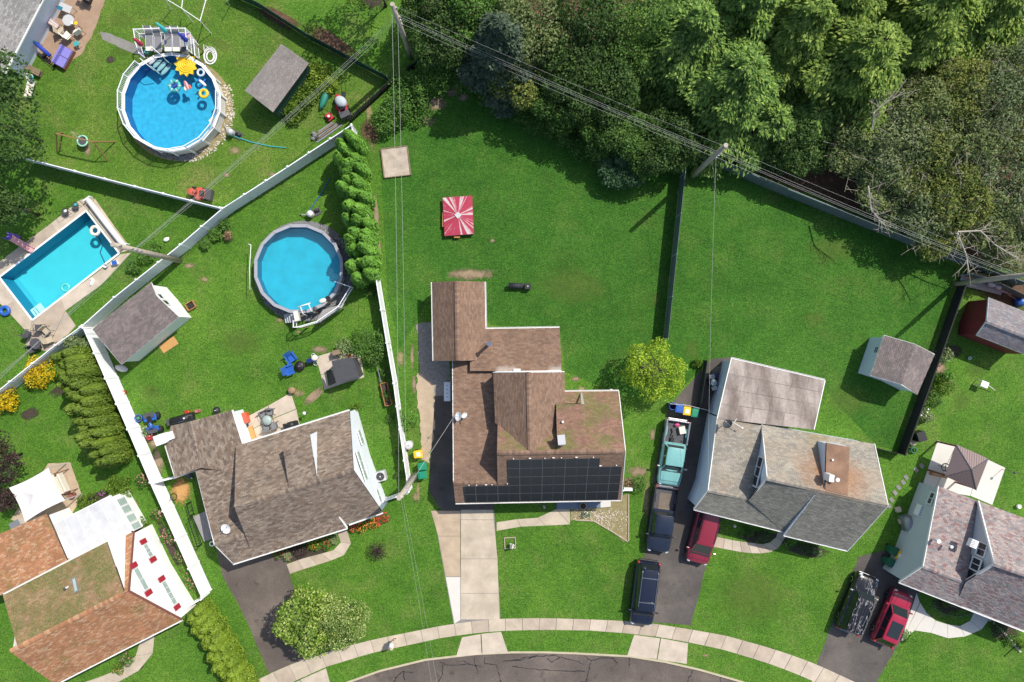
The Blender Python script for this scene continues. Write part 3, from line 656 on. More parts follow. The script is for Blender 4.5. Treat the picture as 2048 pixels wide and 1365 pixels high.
# bare, dry and mulched ground
k = 0
for (cx, cy, rx, ry, mt, rot) in ((900, 180, 26, 11, M_soil, -.3), (872, 205, 22, 16, M_soil, 0), (855, 243, 16, 8, M_soil, -.4), (925, 196, 12, 7, M_soil, -.5), (820, 205, 48, 9, M_mulch, -.35), (748, 262, 20, 30, M_litter, .5), (800, 235, 20, 9, M_litter, -.3),
                                  (930, 549, 50, 12, M_soil, -.06), (872, 590, 9, 22, M_soil, .3), (1340, 318, 34, 16, M_litter, .4), (1275, 945, 22, 9, M_soil, .3), (1266, 965, 20, 10, M_soil, .1), (1292, 1000, 5, 45, M_dry, .12), (985, 481, 6, 4, M_soil, 0),
                                  (747, -4, 33, 22, M_mulch, 0), (655, 80, 70, 12, M_litter, .62), (560, 40, 62, 10, M_litter, .5), (220, 118, 9, 9, M_mulch, 0), (176, 300, 6, 18, M_soil, .1), (470, 300, 14, 8, M_dry, 0), (452, 350, 9, 5, M_soil, 0), (740, 240, 5, 70, M_dry, -.14),
                                  (752, 420, 3.5, 55, M_soil, -.12), (760, 505, 3, 40, M_soil, -.12), (545, 350, 8, 4, M_soil, 0), (380, 532, 12, 5, M_soil, .2), (410, 560, 10, 5, M_dry, .2), (335, 590, 5, 20, M_stone, -.6), (640, 700, 18, 7, M_soil, -.2), (625, 795, 6, 32, M_soil, .85),
                                  (720, 752, 12, 5, M_soil, -.7), (596, 786, 12, 8, M_dry, 0), (308, 885, 8, 22, M_soil, -.35), (318, 925, 7, 28, M_soil, -.35), (366, 985, 20, 28, M_ply, -.35), (800, 720, 8, 16, M_dry, 0), (825, 715, 4, 28, M_soil, 0), (829, 770, 5, 20, M_soil, 0), (850, 775, 5, 14, M_lawn2, .3), (852, 835, 6, 7, M_lawn2, 0), (843, 868, 5, 5, M_lawn2, 0), (862, 800, 3, 9, M_lawn2, 0), (905, 1036, 12, 2, M_lawn2, -.1), (921, 1100, 1.6, 60, M_lawn2, 0), (921, 1205, 1.6, 34, M_lawn2, 0), (950, 1240, 26, 1.6, M_lawn2, -.08), (885, 1020, 14, 3, M_lawn2, .2), (832, 995, 8, 12, M_dry, 0), (836, 980, 4, 25, M_dry, 0), (1305, 870, 5, 14, M_soil, 0),
                                  (1150, 758, 9, 6, M_soil, 0), (1163, 778, 12, 4, M_dry, 0),
                                  (1830, 830, 8, 12, M_patio, .3), (1880, 735, 22, 9, M_patio, .9), (1848, 790, 30, 10, M_mulch, -1.1), (1905, 700, 24, 16, M_mulch, .2), (1897, 760, 10, 7, M_patio, .3), (770, 1090, 0.1, .1, M_dry, 0), (265, 1012, 10, 16, M_dry, .2), (120, 780, 36, 8, M_mulch, -.62), (60, 830, 26, 8, M_mulch, -.5),
                                  (195, 1000, 52, 12, M_mulch, -.5), (345, 1100, 7, 80, M_mulch, -.46), (600, 1110, 62, 13, M_mulch, -.27), (740, 1045, 42, 9, M_mulch, -.27), (1525, 1075, 60, 12, M_mulch, .22), (1610, 1098, 50, 10, M_mulch, .25), (1905, 1212, 36, 15, M_mulch, .45), (2010, 1262, 36, 20, M_mulch, .5), (262, 1330, 34, 14, M_mulch, -.5), (1300, 745, 30, 30, M_mulch, 0), (1130, 975, 60, 5, M_mulch, 0),
                                  (2020, 585, 80, 26, M_litter, .3), (1668, 500, 60, 24, M_yel, .3), (1545, 395, 22, 12, M_yel, .5), (1625, 640, 26, 12, M_yel, -.4), (1150, 575, 80, 34, M_yel, .4), (1310, 600, 12, 16, M_yel, .2), (120, 60, 0.1, .1, M_yel, 0), (235, 40, 30, 14, M_yel, .4), (440, 90, 34, 7, M_yel, .65), (245, 100, 30, 10, M_yel, -.3), (480, 690, 50, 24, M_yel, .3), (560, 610, 14, 8, M_yel, 0), (300, 780, 22, 12, M_yel, .4), (1700, 800, 50, 24, M_yel, -.5), (1500, 1190, 90, 50, M_yel, .4), (1950, 740, 24, 18, M_yel, .4), (1925, 800, 14, 24, M_yel, .7), (1290, 700, 20, 12, M_yel, 0), (1385, 700, 16, 24, M_yel, .2), (1620, 1160, 0.1, .1, M_dry, 0), (1411, 1311, 8, 4, M_dry, 0), (560, 640, 9, 4, M_soil, -.4), (597, 664, 6, 3, M_soil, -.3)):
    k += 1
    if rx > 1: sheet('bare_patch', blobpts(cx, cy, rx * 1.3, ry * 1.3, 22, .25, k, rot), .003 + .0004 * (k % 9), worn(mt))
sheet('stone_bed', wobble([(1141, 1018), (1222, 1015), (1222, 1000), (1257, 988), (1257, 1083), (1246, 1083), (1222, 1062), (1187, 1042), (1150, 1040), (1141, 1042)], .7, 8, 2), .012, M_dry)
sheet('rubble_ring', blobpts(607, 542, 100, 98, 40, .03, 5), .010, M_dstone)
sheet('stone_ring', blobpts(362, 219, 107, 104, 40, .05, 6), .010, M_dry)
# ------------------------------------------------------------------ roof coverings
SH_main = shingle_mat('brown_shingles', [(.215, .138, .096), (.200, .128, .090), (.238, .155, .108), (.182, .117, .085), (.226, .145, .099), (.252, .168, .120)], (.10, .125, .03), .0)
SH_moss = shingle_mat('mossy_brown_shingles', [(.24, .138, .098), (.215, .122, .09), (.26, .15, .108), (.195, .113, .084), (.245, .145, .10), (.275, .165, .12)], (.11, .155, .03), .85, mscale=.55, mlo=.44, mhi=.60)
SH_2 = shingle_mat('grey_brown_shingles', [(.20, .155, .12), (.17, .132, .104), (.235, .185, .145), (.145, .112, .09), (.255, .205, .16), (.19, .137, .10), (.22, .175, .138), (.285, .23, .18)], None, 0, (.25, .17, .12), .35)
SH_3r = shingle_mat('weathered_grey_shingles', [(.29, .265, .22), (.26, .24, .20), (.33, .30, .25), (.235, .22, .19), (.31, .28, .225)], (.34, .15, .065), 0, (.36, .24, .15), .25, spot=[(tuple(P(1668, 955, 5.6)), 3.0, (.30, .115, .035), .85), (tuple(P(1640, 870, 3.4)), 1.6, (.26, .20, .07), .5)])
SH_3f = shingle_mat('grey_shingles', [(.23, .22, .185), (.205, .197, .168), (.255, .242, .205), (.185, .178, .155), (.24, .228, .184)], None, 0, (.12, .115, .10), .3)
SH_4 = shingle_mat('mottled_pink_grey_shingles', [(.31, .25, .235), (.26, .225, .22), (.35, .30, .28), (.24, .155, .15), (.29, .25, .245), (.22, .21, .215), (.33, .255, .23)])
SH_5o = shingle_mat('orange_shingles', [(.38, .185, .098), (.335, .16, .082), (.42, .225, .125), (.315, .165, .09), (.40, .195, .10), (.45, .28, .17)], (.13, .14, .035), .7, mscale=.42, mlo=.52, mhi=.66)
SH_5m = shingle_mat('moss_covered_shingles', [(.33, .20, .11), (.29, .17, .095), (.36, .24, .14), (.30, .20, .12)], (.095, .135, .03), .92, mscale=.5, mlo=.36, mhi=.55)
SH_6 = shingle_mat('light_grey_shingles', [(.30, .285, .275), (.26, .25, .245), (.34, .325, .315), (.23, .22, .215), (.31, .30, .29)])
SH_shed = shingle_mat('grey_tab_shingles', [(.20, .165, .155), (.175, .148, .14), (.225, .185, .172), (.16, .14, .135)])
SH_barn = shingle_mat('slate_grey_shingles', [(.23, .215, .225), (.19, .185, .20), (.27, .25, .25), (.24, .20, .20)])
M_rust = plain('rust_stained_sheet', (.215, .125, .078), .85, 0, .38, .9, .3)
def V3(*t): return [P(*q) for q in t]
# ================================================================== the brown house
hm = thing('brown_house', 'brown shingled house in the middle with black solar panels on its front roof', 'house', P(1060, 900))
G = V3((865, 565, 2.5), (969, 564, 2.5), (971.5, 721, 2.5), (868, 722, 2.5)); R1, R2 = P(913, 562.5, 4.2), P(915.5, 722, 4.2)
roof(hm, [G[0], R1, R2, G[3]], SH_main, M_deckdark, edge=(3, 0)); roof(hm, [R1, G[1], G[2], R2], SH_main, M_deckdark, edge=(1, 2))
ridge_caps(R1, R2, SH_main, hm); walls(hm, [G[0], R1, G[1], G[2], R2, G[3]], M_siding4, .2)
gutter(hm, G[3], G[0], M_trim, out=-.06); gutter(hm, G[1], P(971, 655, 2.5), M_trim, out=-.06)
A1 = V3((969.5, 658.5, 2.55), (1119, 656, 2.55), (1123, 742.5, 3.25), (940, 742.5, 3.25), (940, 700, 2.9))
SH_ext = shingle_mat('chalk_stained_brown_shingles', [(.215, .138, .096), (.200, .128, .090), (.238, .155, .108), (.182, .117, .085), (.226, .145, .099), (.252, .168, .120)], spot=[(tuple(P(x, 741, 3.25)), r_, (.48, .44, .40), .7) for x, r_ in ((1000, .4), (1012, .5), (1026, .4), (1106, .45), (1118, .5))])
roof(hm, A1, SH_ext, M_deckdark, edge=(0, 1)); walls(hm, V3((972, 659, 2.5), (1119, 656, 2.5), (1123, 742, 3.2), (985, 742, 3.2)), M_siding4, .2)
gutter(hm, A1[0], A1[1], M_trim, out=-.06)
# white parapet of the rear extension and pale wear below it
m = MB(); m.bar(P(991, 744, 3.3), P(1123, 742, 3.3), .07, .22); m.build('parapet_cap', M_wpaint, hm)
m = MB(); m.box(P(1034, 740, 3.36), (.55, .16, .12), 0); m.build('roof_vent', M_wpaint, hm)
LB = V3((904, 722, 2.6), (993, 722, 2.6), (1000, 966, 4.35), (906.5, 966, 4.35))
roof(hm, LB, SH_main, M_deckdark, edge=(0, 1)); LF = V3((906.5, 966, 4.35), (1000, 966, 4.35), (1000, 1004.5, 3.0), (911, 1006, 3.0))
roof(hm, LF, SH_main, M_deckdark, edge=(3, 2)); ridge_caps(P(906.5, 966, 4.37), P(996, 966, 4.37), SH_main, hm)
walls(hm, [LB[0], LB[1], P(1000, 1004, 3.0), LF[3], LB[3]], M_siding4, .22); trimbar(hm, P(905, 722, 2.6), P(907, 966, 4.35), M_trim); trimbar(hm, P(907, 968, 4.3), P(927, 968, 4.28), M_trim)
MR = V3((994, 906, 6.5), (1251, 903, 6.5), (1237.5, 783, 3.0), (997, 785, 3.0)); MF = V3((994, 906, 6.5), (1251, 903, 6.5), (1243, 999.5, 3.0), (996, 1004, 3.0))
roof(hm, MR, SH_moss, M_deckdark, edge=(3, 2)); roof(hm, MF, SH_main, M_deckdark, edge=(3, 2)); ridge_caps(MR[0] + Vector((0, 0, .02)), MR[1] + Vector((0, 0, .02)), SH_main, hm)
walls(hm, [MR[0], MR[3], MR[2], MR[1], MF[2], MF[3]][::-1], M_siding4, .12)
gutter(hm, LF[3], MF[2], M_trim, out=.06); gutter(hm, P(1130, 784, 3.0), MR[2], M_trim, out=-.06)
trimbar(hm, MR[1], MF[2], M_trim); trimbar(hm, MR[1], MR[2], M_trim)
CX = V3((1057, 744.5, 6.55), (987, 745, 4.75), (991, 846, 4.75), (1060, 906, 6.5)); CY = V3((1057, 744.5, 6.55), (1128, 744, 4.75), (1130.5, 845, 4.75), (1060, 906, 6.5))
roof(hm, CX, SH_main, M_deckdark, edge=(1, 2)); roof(hm, CY, SH_main, M_deckdark, edge=(1, 2)); ridge_caps(CX[0], CX[3], SH_main, hm)
walls(hm, [CX[0], CX[1], CX[2], CY[2], CY[1]], M_siding4, .14, .12, 2.6); trimbar(hm, CX[0], CX[1], M_trim); trimbar(hm, CX[0], CY[1], M_trim)
# shed dormer, its cheek's shade put into the dark green wall colour
DS = V3((1112, 809, 5.4), (1168, 809, 5.4), (1176, 904, 6.52), (1115, 905, 6.52)); roof(hm, DS, SH_moss, M_deckdark, edge=(0, 1))
m = MB(); dq = [P(1112.6, 811, 5.34), P(1115.5, 903, 6.45), P(1176, 903, 6.45), P(1168, 811, 5.34)]; z = Vector((0, 0, -2.2))
for i, j in ((0, 1), (2, 3), (3, 0)): m.add([dq[i], dq[j], dq[j] + z, dq[i] + z], [(0, 1, 2, 3)])
m.build('dormer_wall', M_dgreen, hm)
m = MB(); m.add([P(1161, 786, 3.2), P(1164, 786, 3.2), P(1169, 809, 5.2), P(1163, 809, 5.2)], [(0, 1, 2, 3)]); m.add([P(1161, 786, 3.05), P(1164, 786, 3.05), P(1164, 786, 3.2), P(1161, 786, 3.2)], [(0, 1, 2, 3)]); m.build('flashing', M_flash, hm)
# chimney, vents, flues
m = MB(); m.box(P(1123, 880, 6.4) , (.46, .62, 1.5), .1); m.build('chimney', plain('metal_flue_box', (.33, .33, .33), .35, .7, .2, 3), hm)
m = MB(); m.box(P(1123, 880, 7.18), (.56, .72, .06), .1); m.build('chimney_cap', M_lgrey, hm)
def flue(parent, px, py, z0, z1, r=.07, mat=M_grey, cap=M_wpaint, name='vent_pipe'):
    b = P(px, py, z1); m = MB(); m.cyl((b.x, b.y, z0), r, z1 - z0, 10); o = m.build(name, mat, parent, True)
    m = MB(); m.cyl((b.x, b.y, z1 - .02), r * 1.5, .09, 12); m.build('pipe_cap', cap, o); return o
flue(hm, 1125.5, 844, 5.4, 6.05, .06); flue(hm, 978, 688, 2.7, 4.7, .13, M_chrome, M_chrome, 'flue_pipe')
# solar panels: frame, two cells across each
MFp, MFn = plane_of(MF); fu = (MF[2] - MF[3]).normalized(); fv = MFn.cross(fu); fv = fv if fv.z > 0 else -fv
M_cell = plain('solar_cell', (.010, .012, .022), .10, 0, .15, 1.2); M_cframe = plain('panel_frame', (.20, .20, .22), .35, .6, .1)
o0 = on_plane(931.2, 1004.5, MFp + MFn * .12, MFn); cw = (on_plane(1235.6, 1001, MFp + MFn * .12, MFn) - o0).dot(fu) / 14; rh = (on_plane(1120, 919, MFp + MFn * .12, MFn) - on_plane(1120, 1002.5, MFp + MFn * .12, MFn)).dot(fv) / 5
fm = MB(); fm.add([fu * x + fv * y + MFn * z for z in (0, .035) for x, y in ((.008, .008), (2 * cw - .008, .008), (2 * cw - .008, rh - .008), (.008, rh - .008))], [(4, 5, 6, 7), (0, 1, 5, 4), (1, 2, 6, 5), (2, 3, 7, 6), (3, 0, 4, 7)])
cm = MB(); cm.add([fu * x + fv * y + MFn * .039 for x, y in ((.022, .028), (cw - .012, .028), (cw - .012, rh - .028), (.022, rh - .028))], [(0, 1, 2, 3)])
fsrc = csrc = None
for row, (c0, c1) in enumerate(((0, 14), (0, 14), (4, 14), (4, 14), (4, 12))):
    for c in range(c0, c1, 2):
        q = o0 + fu * (c * cw) + fv * (row * rh) - ROOT[hm.name].translation
        if fsrc is None: fsrc = fm.build('solar_panel', M_cframe, hm, local=True); fsrc.location = q; fr = fsrc
        else: fr = inst(fsrc, hm, q, name='solar_panel')
        for k in (0, 1):
            if csrc is None: csrc = cm.build('cell', M_cell, fr, local=True)
            else: inst(csrc, fr, fu * (k * cw), name='cell')
# clips over the panel tops
for px, py in ((1027, 918), (1060, 917), (1090, 917), (1107, 916), (1123, 916), (1153, 915), (1187, 915), (1201, 932), (1233, 931), (938, 971), (953, 971), (972, 970), (984, 970), (1015, 968)):
    q = on_plane(px, py, MFp + MFn * .17, MFn); m = MB(); m.box(q, (.16 if px in (1060, 1107, 1153, 1201, 972) else .07, .07, .05)); m.build('clip', M_wpaint, hm)
m = MB(); c = P(894, 784, .9); m.box(c + Vector((0, 0, -.45)), (.50, 1.55, .9)); o = m.build('bulkhead', M_siding, hm)
for k in range(4):
    m = MB(); m.cyl(P(894, 772 + k * 7.5, .9), .045, .01, 8); m.build('knob', M_dgrey, o)
# ================================================================== the grey-brown house
h2 = thing('grey_brown_house', 'grey-brown shingled house with white gable beside the round teal-blue pool yard', 'house', P(580, 970))
W2 = V3((330, 892, 2.6), (346, 854, 2.75), (378, 846, 3.1), (463, 821, 2.6), (487, 899, 2.6), (392, 942, 2.6), (350, 956, 2.6))
WL = [P(330, 892, 2.6), P(342, 852, 2.6), P(381, 843, 3.15), P(402, 936, 3.15), P(350, 956, 2.6)]; WR = [P(381, 843, 3.15), P(463, 821, 2.6), P(487, 899, 2.6), P(470, 945, 2.75), P(402, 936, 3.15)]
roof(h2, WL, SH_2, M_deckdark); roof(h2, WR, SH_2, M_deckdark, edge=(1, 2)); ridge_caps(WL[2], WL[3], SH_2, h2)
walls(h2, [WL[0], WL[1], WL[2], WR[1], WR[2], P(400, 936, 2.7), WL[4]], M_siding, .15)
LB2 = V3((392, 942, 2.6), (402, 915, 2.6), (476, 912, 2.7), (507, 1062, 4.3), (429, 1090, 4.3)); roof(h2, LB2, SH_2, M_deckdark)
LF2 = V3((429, 1090, 4.3), (507, 1062, 4.3), (570, 1093, 3.0), (466, 1127, 3.0)); roof(h2, LF2, SH_2, M_deckdark, edge=(3, 2)); ridge_caps(LF2[0], LF2[1], SH_2, h2)
walls(h2, [LB2[0], LB2[2], LB2[3], LF2[2], LF2[3], LF2[0]], M_siding, .2); trimbar(h2, LB2[0], LB2[4], M_trim); trimbar(h2, LB2[4], LF2[3], M_trim); trimbar(h2, WL[4], LB2[0], M_trim); trimbar(h2, WL[4], WL[0], M_trim)
E2 = V3((472, 893, 3.0), (699, 822, 3.0), (707, 941, 6.5), (469, 1015, 6.5)); roof(h2, E2, SH_2, M_deckdark, edge=(0, 1))
F2 = V3((469, 1015, 6.5), (707, 941, 6.5), (765, 1025, 3.0), (507, 1112, 3.0)); roof(h2, F2, SH_2, M_deckdark, edge=(3, 2)); ridge_caps(F2[0], F2[1], SH_2, h2)
w2, A2 = walls(h2, [E2[3], E2[0], E2[1], E2[2], F2[2], F2[3]], M_siding, .1)
X2 = V3((512, 1062, 4.15), (660, 1008, 4.35), (694, 1056, 3.18), (465, 1128, 3.12)); roof(h2, X2, SH_2, M_deckdark, edge=(3, 2)); trimbar(h2, X2[1], X2[2], M_wpaint, w=.09); gutter(h2, X2[3], X2[2], M_wpaint); gutter(h2, P(697, 1049, 3.0), F2[2], M_wpaint); gutter(h2, P(487, 888, 3.0), E2[1], M_wpaint, out=-.06); gutter(h2, P(463, 821, 2.6), P(487, 897, 2.6), M_wpaint, out=-.06)
D2 = V3((566, 897, 5.55), (620, 870, 5.55), (634, 951, 6.45), (578, 975, 6.45)); D2[2] = P(634, 964, 6.5); roof(h2, D2, SH_2, M_deckdark, edge=(0, 1))
m = MB(); a, b, c, d = [p + Vector((0, 0, -.05)) for p in D2]; z = Vector((0, 0, -1.9))
m.add([a, b, b + z, a + z], [(0, 1, 2, 3)]); m.add([b, c, c + z, b + z], [(0, 1, 2, 3)]); m.add([a, d, d + z, a + z], [(0, 1, 2, 3)]); m.build('dormer_wall', M_siding, h2)
a, b = P(714, 838), P(768, 1004)
gA = Vector((A2[2].x, A2[2].y, 0)) ; gB = Vector((A2[4].x, A2[4].y, 0))
es = sorted(A2, key=lambda p: -p.x)[:3]; es = sorted(es, key=lambda p: p.y); gA, gB = Vector((es[0].x, es[0].y, 0)), Vector((es[2].x, es[2].y, 0))
for cs, pn in (([(717, 862), (721, 861), (723, 888), (727, 886)], (2, 1)), ([(713, 906), (719, 904), (730, 959), (735, 957)], (3, 1)), ([(752, 982), (757, 980), (759, 1004), (763, 1002)], (2, 1))): wall_window(h2, gA, gB, cs, M_wpaint, M_glassg, pn)
wall_window(h2, P(466, 824), P(490, 897), [(481, 868), (489, 866), (487, 882), (495, 879)], M_wpaint, M_glass, (2, 1))
m = MB(); m.box(P(499, 869, .12), (.9, 1.2, .24), .3); m.build('doorstep', M_ply, h2)
flue(h2, 580, 913, 5.3, 5.7, .07, M_wpaint)
# ================================================================== the pale grey house
h3 = thing('pale_grey_house', 'weathered grey shingled house with rust stained roof patch and flat rear roof', 'house', P(1590, 950))
FR = V3((1462.5, 717.5, 2.7), (1650, 761.5, 2.7), (1628, 860, 3.3), (1434, 838, 3.3)); d = MB(); d.slab(FR, .16); fr = d.build('flat_roof', plain('roof_felt', (.24, .205, .185), .9, 0, .10, .5), h3)
felt = [felt_mat('roll_roofing_%s' % k, tuple(x * f for x in (.175, .138, .118)), tuple(x * f for x in (.365, .315, .28))) for k, f in zip('abc', (1.0, .93, 1.06))]
r_ = random.Random(5)
for i in range(6):
    for j in range(4):
        f = lambda u, v: FR[0].lerp(FR[1], u).lerp(FR[3].lerp(FR[2], u), v) + Vector((0, 0, .012 + .004 * ((i + j) % 2)))
        u0, u1, v0, v1 = i / 6 + .003, (i + 1) / 6 + .0015, j / 4 + .004, (j + 1) / 4 - .004
        m = MB(); m.slab([f(u0, v0), f(u1, v0), f(u1, v1), f(u0, v1)], .015); m.build('roofing_sheet', felt[r_.randrange(3)], fr)
walls(h3, FR, M_siding3, .2); gutter(h3, FR[0], FR[1], M_trim, out=-.06); trimbar(h3, FR[1], FR[2], M_trim)
L3_ = V3((1434, 838, 3.25), (1533, 853, 3.3), (1509, 1000, 4.35), (1416, 981, 4.35)); roof(h3, L3_, SH_3r, M_deckdark, edge=(0, 1))
LF3 = V3((1416, 981, 4.35), (1509, 1000, 4.35), (1568, 1063, 3.0), (1388, 1018, 3.0)); roof(h3, LF3, SH_3f, M_deckdark, edge=(3, 2)); ridge_caps(LF3[0], LF3[1], SH_3r, h3)
walls(h3, [P(1434, 830, 3.2), L3_[1], P(1568, 1060, 3.0), LF3[3], LF3[0]], M_siding3, .18); trimbar(h3, FR[0], FR[3], M_trim); trimbar(h3, L3_[0], L3_[3], M_trim); trimbar(h3, L3_[3], LF3[3], M_trim)
MR3 = V3((1523.5, 850, 3.2), (1749, 889, 3.0), (1776, 1012, 6.5), (1534, 957, 6.5)); roof(h3, MR3, SH_3r, M_deckdark, edge=(0, 1))
MF3 = V3((1534, 957, 6.5), (1638, 981, 6.5), (1568, 1064, 3.02), (1497, 1001, 4.3)); roof(h3, MF3, SH_3f, M_deckdark)
RF3 = V3((1636, 980, 6.55), (1776, 1012, 6.55), (1696, 1101, 3.05), (1568, 1070, 3.12)); roof(h3, RF3, SH_3f, M_deckdark, edge=(3, 2), t=.35); ridge_caps(MR3[3], MR3[2], SH_3r, h3)
gutter(h3, LF3[3], P(1568, 1063, 3.0), M_wpaint); gutter(h3, RF3[3], RF3[2], M_wpaint); trimbar(h3, P(1636, 981, 6.5), P(1568, 1070, 3.1), M_siding3)
wv, A3 = walls(h3, [MR3[0], MR3[1], MR3[2], RF3[2], P(1500, 1002, 3.0), MR3[3]], M_siding3, .1)
trimbar(h3, MR3[3], MR3[0], M_trim); trimbar(h3, MR3[3], P(1499, 1001, 4.3), M_trim); trimbar(h3, MR3[2], RF3[2], M_trim); trimbar(h3, MR3[2], MR3[1], M_trim)
wall_window(h3, Vector((MR3[0].x + .1, MR3[0].y, 0)), Vector((MF3[3].x + .1, MF3[3].y, 0)), [(1519, 920), (1527, 918), (1505, 969), (1513, 968)], M_wpaint, M_glass, (3, 1))
D3 = V3((1653, 886, 5.2), (1699, 895, 5.2), (1695, 992, 6.52), (1650, 980, 6.52)); roof(h3, D3, M_rust, M_deckdark, edge=(0, 1)); D3w = [p + Vector((0, 0, -.05)) for p in D3]; z = Vector((0, 0, -2.1)); m = MB()
D3w[0] = P(1653.5, 888, 5.15)
for i, j in ((0, 1), (1, 2), (3, 0)): m.add([D3w[i], D3w[j], D3w[j] + z, D3w[i] + z], [(0, 1, 2, 3)])
m.build('dormer_wall', M_siding3, h3)
m = MB(); m.box(P(1658, 955, 6.7), (.36, .52, .9), -.1); m.build('chimney', M_wpaint, h3); flue(h3, 1675, 960, 5.9, 6.9, .10, M_rust, M_wpaint); flue(h3, 1665, 920, 5.3, 5.8, .05, M_wpaint)
# ================================================================== the pink-grey house
h4 = thing('pink_grey_house', 'house with mottled pink-grey shingles and grey walls beside the brown gazebo', 'house', P(1960, 1120))
L4 = V3((1877, 973, 2.75), (1960, 1004, 2.75), (1932, 1166, 4.3), (1846, 1133, 4.3)); roof(h4, L4, SH_4, M_deckdark, edge=(0, 1))
LF4 = V3((1846, 1133, 4.3), (1932, 1166, 4.3), (1925, 1213, 3.0), (1799, 1164, 3.0)); roof(h4, LF4, SH_4, M_deckdark, edge=(3, 2)); ridge_caps(LF4[0], LF4[1], SH_4, h4)
walls(h4, [L4[0], L4[1], LF4[2], LF4[3], LF4[0]], M_siding4, .18); trimbar(h4, L4[0], L4[3], M_trim); trimbar(h4, L4[3], LF4[3], M_trim)
R4 = V3((1957, 1003, 3.0), (2120, 1064, 3.0), (2150, 1184, 6.5), (1989, 1129, 6.5)); roof(h4, R4, SH_4, M_deckdark, edge=(0, 1))
RF4 = V3((1989, 1129, 6.5), (2150, 1184, 6.5), (2090, 1278, 3.0), (1912, 1208, 3.0), (1931, 1164, 4.3)); roof(h4, RF4, SH_4, M_deckdark, edge=(3, 2)); ridge_caps(R4[3], R4[2], SH_4, h4)
walls(h4, [R4[0], R4[1], R4[2], RF4[2], P(1931, 1164, 3.0), R4[3]], M_siding4, .1); trimbar(h4, R4[3], R4[0], M_trim, w=.1); trimbar(h4, R4[3], P(1931, 1164, 4.32), M_trim, w=.1)
gutter(h4, LF4[3], P(2090, 1278, 3.0), M_wpaint)
ga, gb = Vector((R4[0].x + .1, R4[0].y, 0)), Vector((P(1931, 1164, 4.3).x + .1, P(1931, 1164, 4.3).y, 0))
wall_window(h4, ga, gb, [(1960, 1086), (1975, 1091), (1953, 1108), (1968, 1113)], M_wpaint, M_glass, (2, 1)); wall_window(h4, ga, gb, [(1947, 1117), (1963, 1122), (1941, 1136), (1957, 1142)], M_wpaint, M_glass, (2, 1))
la, lb = P(1877, 973, 2.75), P(1800, 1164, 3.0); la, lb = Vector((la.x + .18, la.y, 0)), Vector((lb.x + .18, lb.y, 0))
wall_window(h4, la, lb, [(1863, 986), (1870, 988), (1855, 1006), (1862, 1008)], M_wpaint, M_glass, (2, 1))
def window_ac(parent, px, py, z, rz, s=1.0):
    c = P(px, py, z); o = MB(); o.box(c, (.55 * s, .62 * s, .42 * s), rz); u = o.build('window_unit', M_wpaint, parent, bevel=.02)
    for k in range(4):
        g = MB(); g.box(c + Matrix.Rotation(rz, 3, 'Z') @ Vector((-.1 * s, -.2 * s + k * .13 * s, .215 * s)), (.28 * s, .035 * s, .02), rz); g.build('slot', M_dgrey, u)
window_ac(h4, 1844, 1023, 1.3, -.38, 1.5); window_ac(h4, 1945, 1087, 5.0, -.38)
flue(h4, 1877, 1083, 4.0, 4.5, .11, M_wpaint); flue(h4, 1903, 1094, 4.2, 4.7, .08, M_wpaint)
m = MB(); m.bar(P(1877, 1083, 4.45), P(1903, 1094, 4.65), .03, .03); m.build('stay_rod', M_tan, h4)
# ================================================================== the orange roofed house
h5 = thing('orange_roofed_house', 'white house with orange shingles, green moss and red window shutters', 'house', P(200, 1200))
MR5 = V3((267, 1064, 2.9), (257, 1183, 6.5), (45, 1291, 6.5), (40, 1178, 2.9)); roof(h5, [P(40, 1181, 2.9), MR5[0], MR5[1], MR5[2]], SH_5o, M_deckdark)
MF5 = V3((257, 1183, 6.5), (363, 1240, 2.9), (110, 1369, 2.9), (20, 1303, 6.5)); roof(h5, MF5, SH_5o, M_deckdark, edge=(2, 1)); ridge_caps(P(248, 1187, 6.55), MF5[3] + Vector((0, 0, .05)), SH_5o, h5)
DR5 = V3((6, 1191, 5.2), (214, 1084, 5.2), (249, 1187, 6.5), (36, 1296, 6.5)); roof(h5, DR5, SH_5m, M_deckdark, edge=(0, 1)); gutter(h5, DR5[0], DR5[1], M_trim, out=-.06)
m = MB(); a, b, c, d = [p + Vector((0, 0, -.06)) for p in DR5]; z = Vector((0, 0, -2.6)); m.add([a, b, b + z, a + z], [(0, 1, 2, 3)]); m.add([b, c, c + z, b + z], [(0, 1, 2, 3)]); m.build('dormer_wall', M_siding5, h5)
w5, A5 = walls(h5, [MR5[0], MR5[1], MF5[1], MF5[2], MF5[3], P(36, 1182, 2.9)], M_siding5, .12); gutter(h5, MF5[2], MF5[1], M_wpaint)
trimbar(h5, MR5[0], MR5[1], M_brown); trimbar(h5, MR5[1], MF5[1], M_brown)
LR5 = V3((-70, 1098, 2.8), (94, 1028, 2.8), (135, 1122, 3.6), (4, 1190, 3.6), (-60, 1210, 3.6)); roof(h5, LR5, SH_5o, M_deckdark, edge=(0, 1)); walls(h5, LR5, M_siding5, .15)
FW5 = V3((106, 1048, 2.75), (220, 991, 2.75), (262, 1067, 2.85), (135, 1124, 2.9)); d = MB(); d.slab(FW5, .16); fw = d.build('flat_roof', plain('white_roof_coating', (.76, .76, .73), .6, 0, .05, 1.0), h5)
for i in range(5):
    f = lambda u, v: FW5[0].lerp(FW5[1], u).lerp(FW5[3].lerp(FW5[2], u), v) + Vector((0, 0, .012))
    m = MB(); m.slab([f(i / 5 + .004, .02), f((i + 1) / 5 - .004, .02), f((i + 1) / 5 - .004, .99), f(i / 5 + .004, .99)], .014); m.build('roofing_sheet', plain('white_roof_sheet_%d' % (i % 2), (.56 - .02 * (i % 2), .56 - .02 * (i % 2), .55), .6, 0, .14, 1.1), fw)
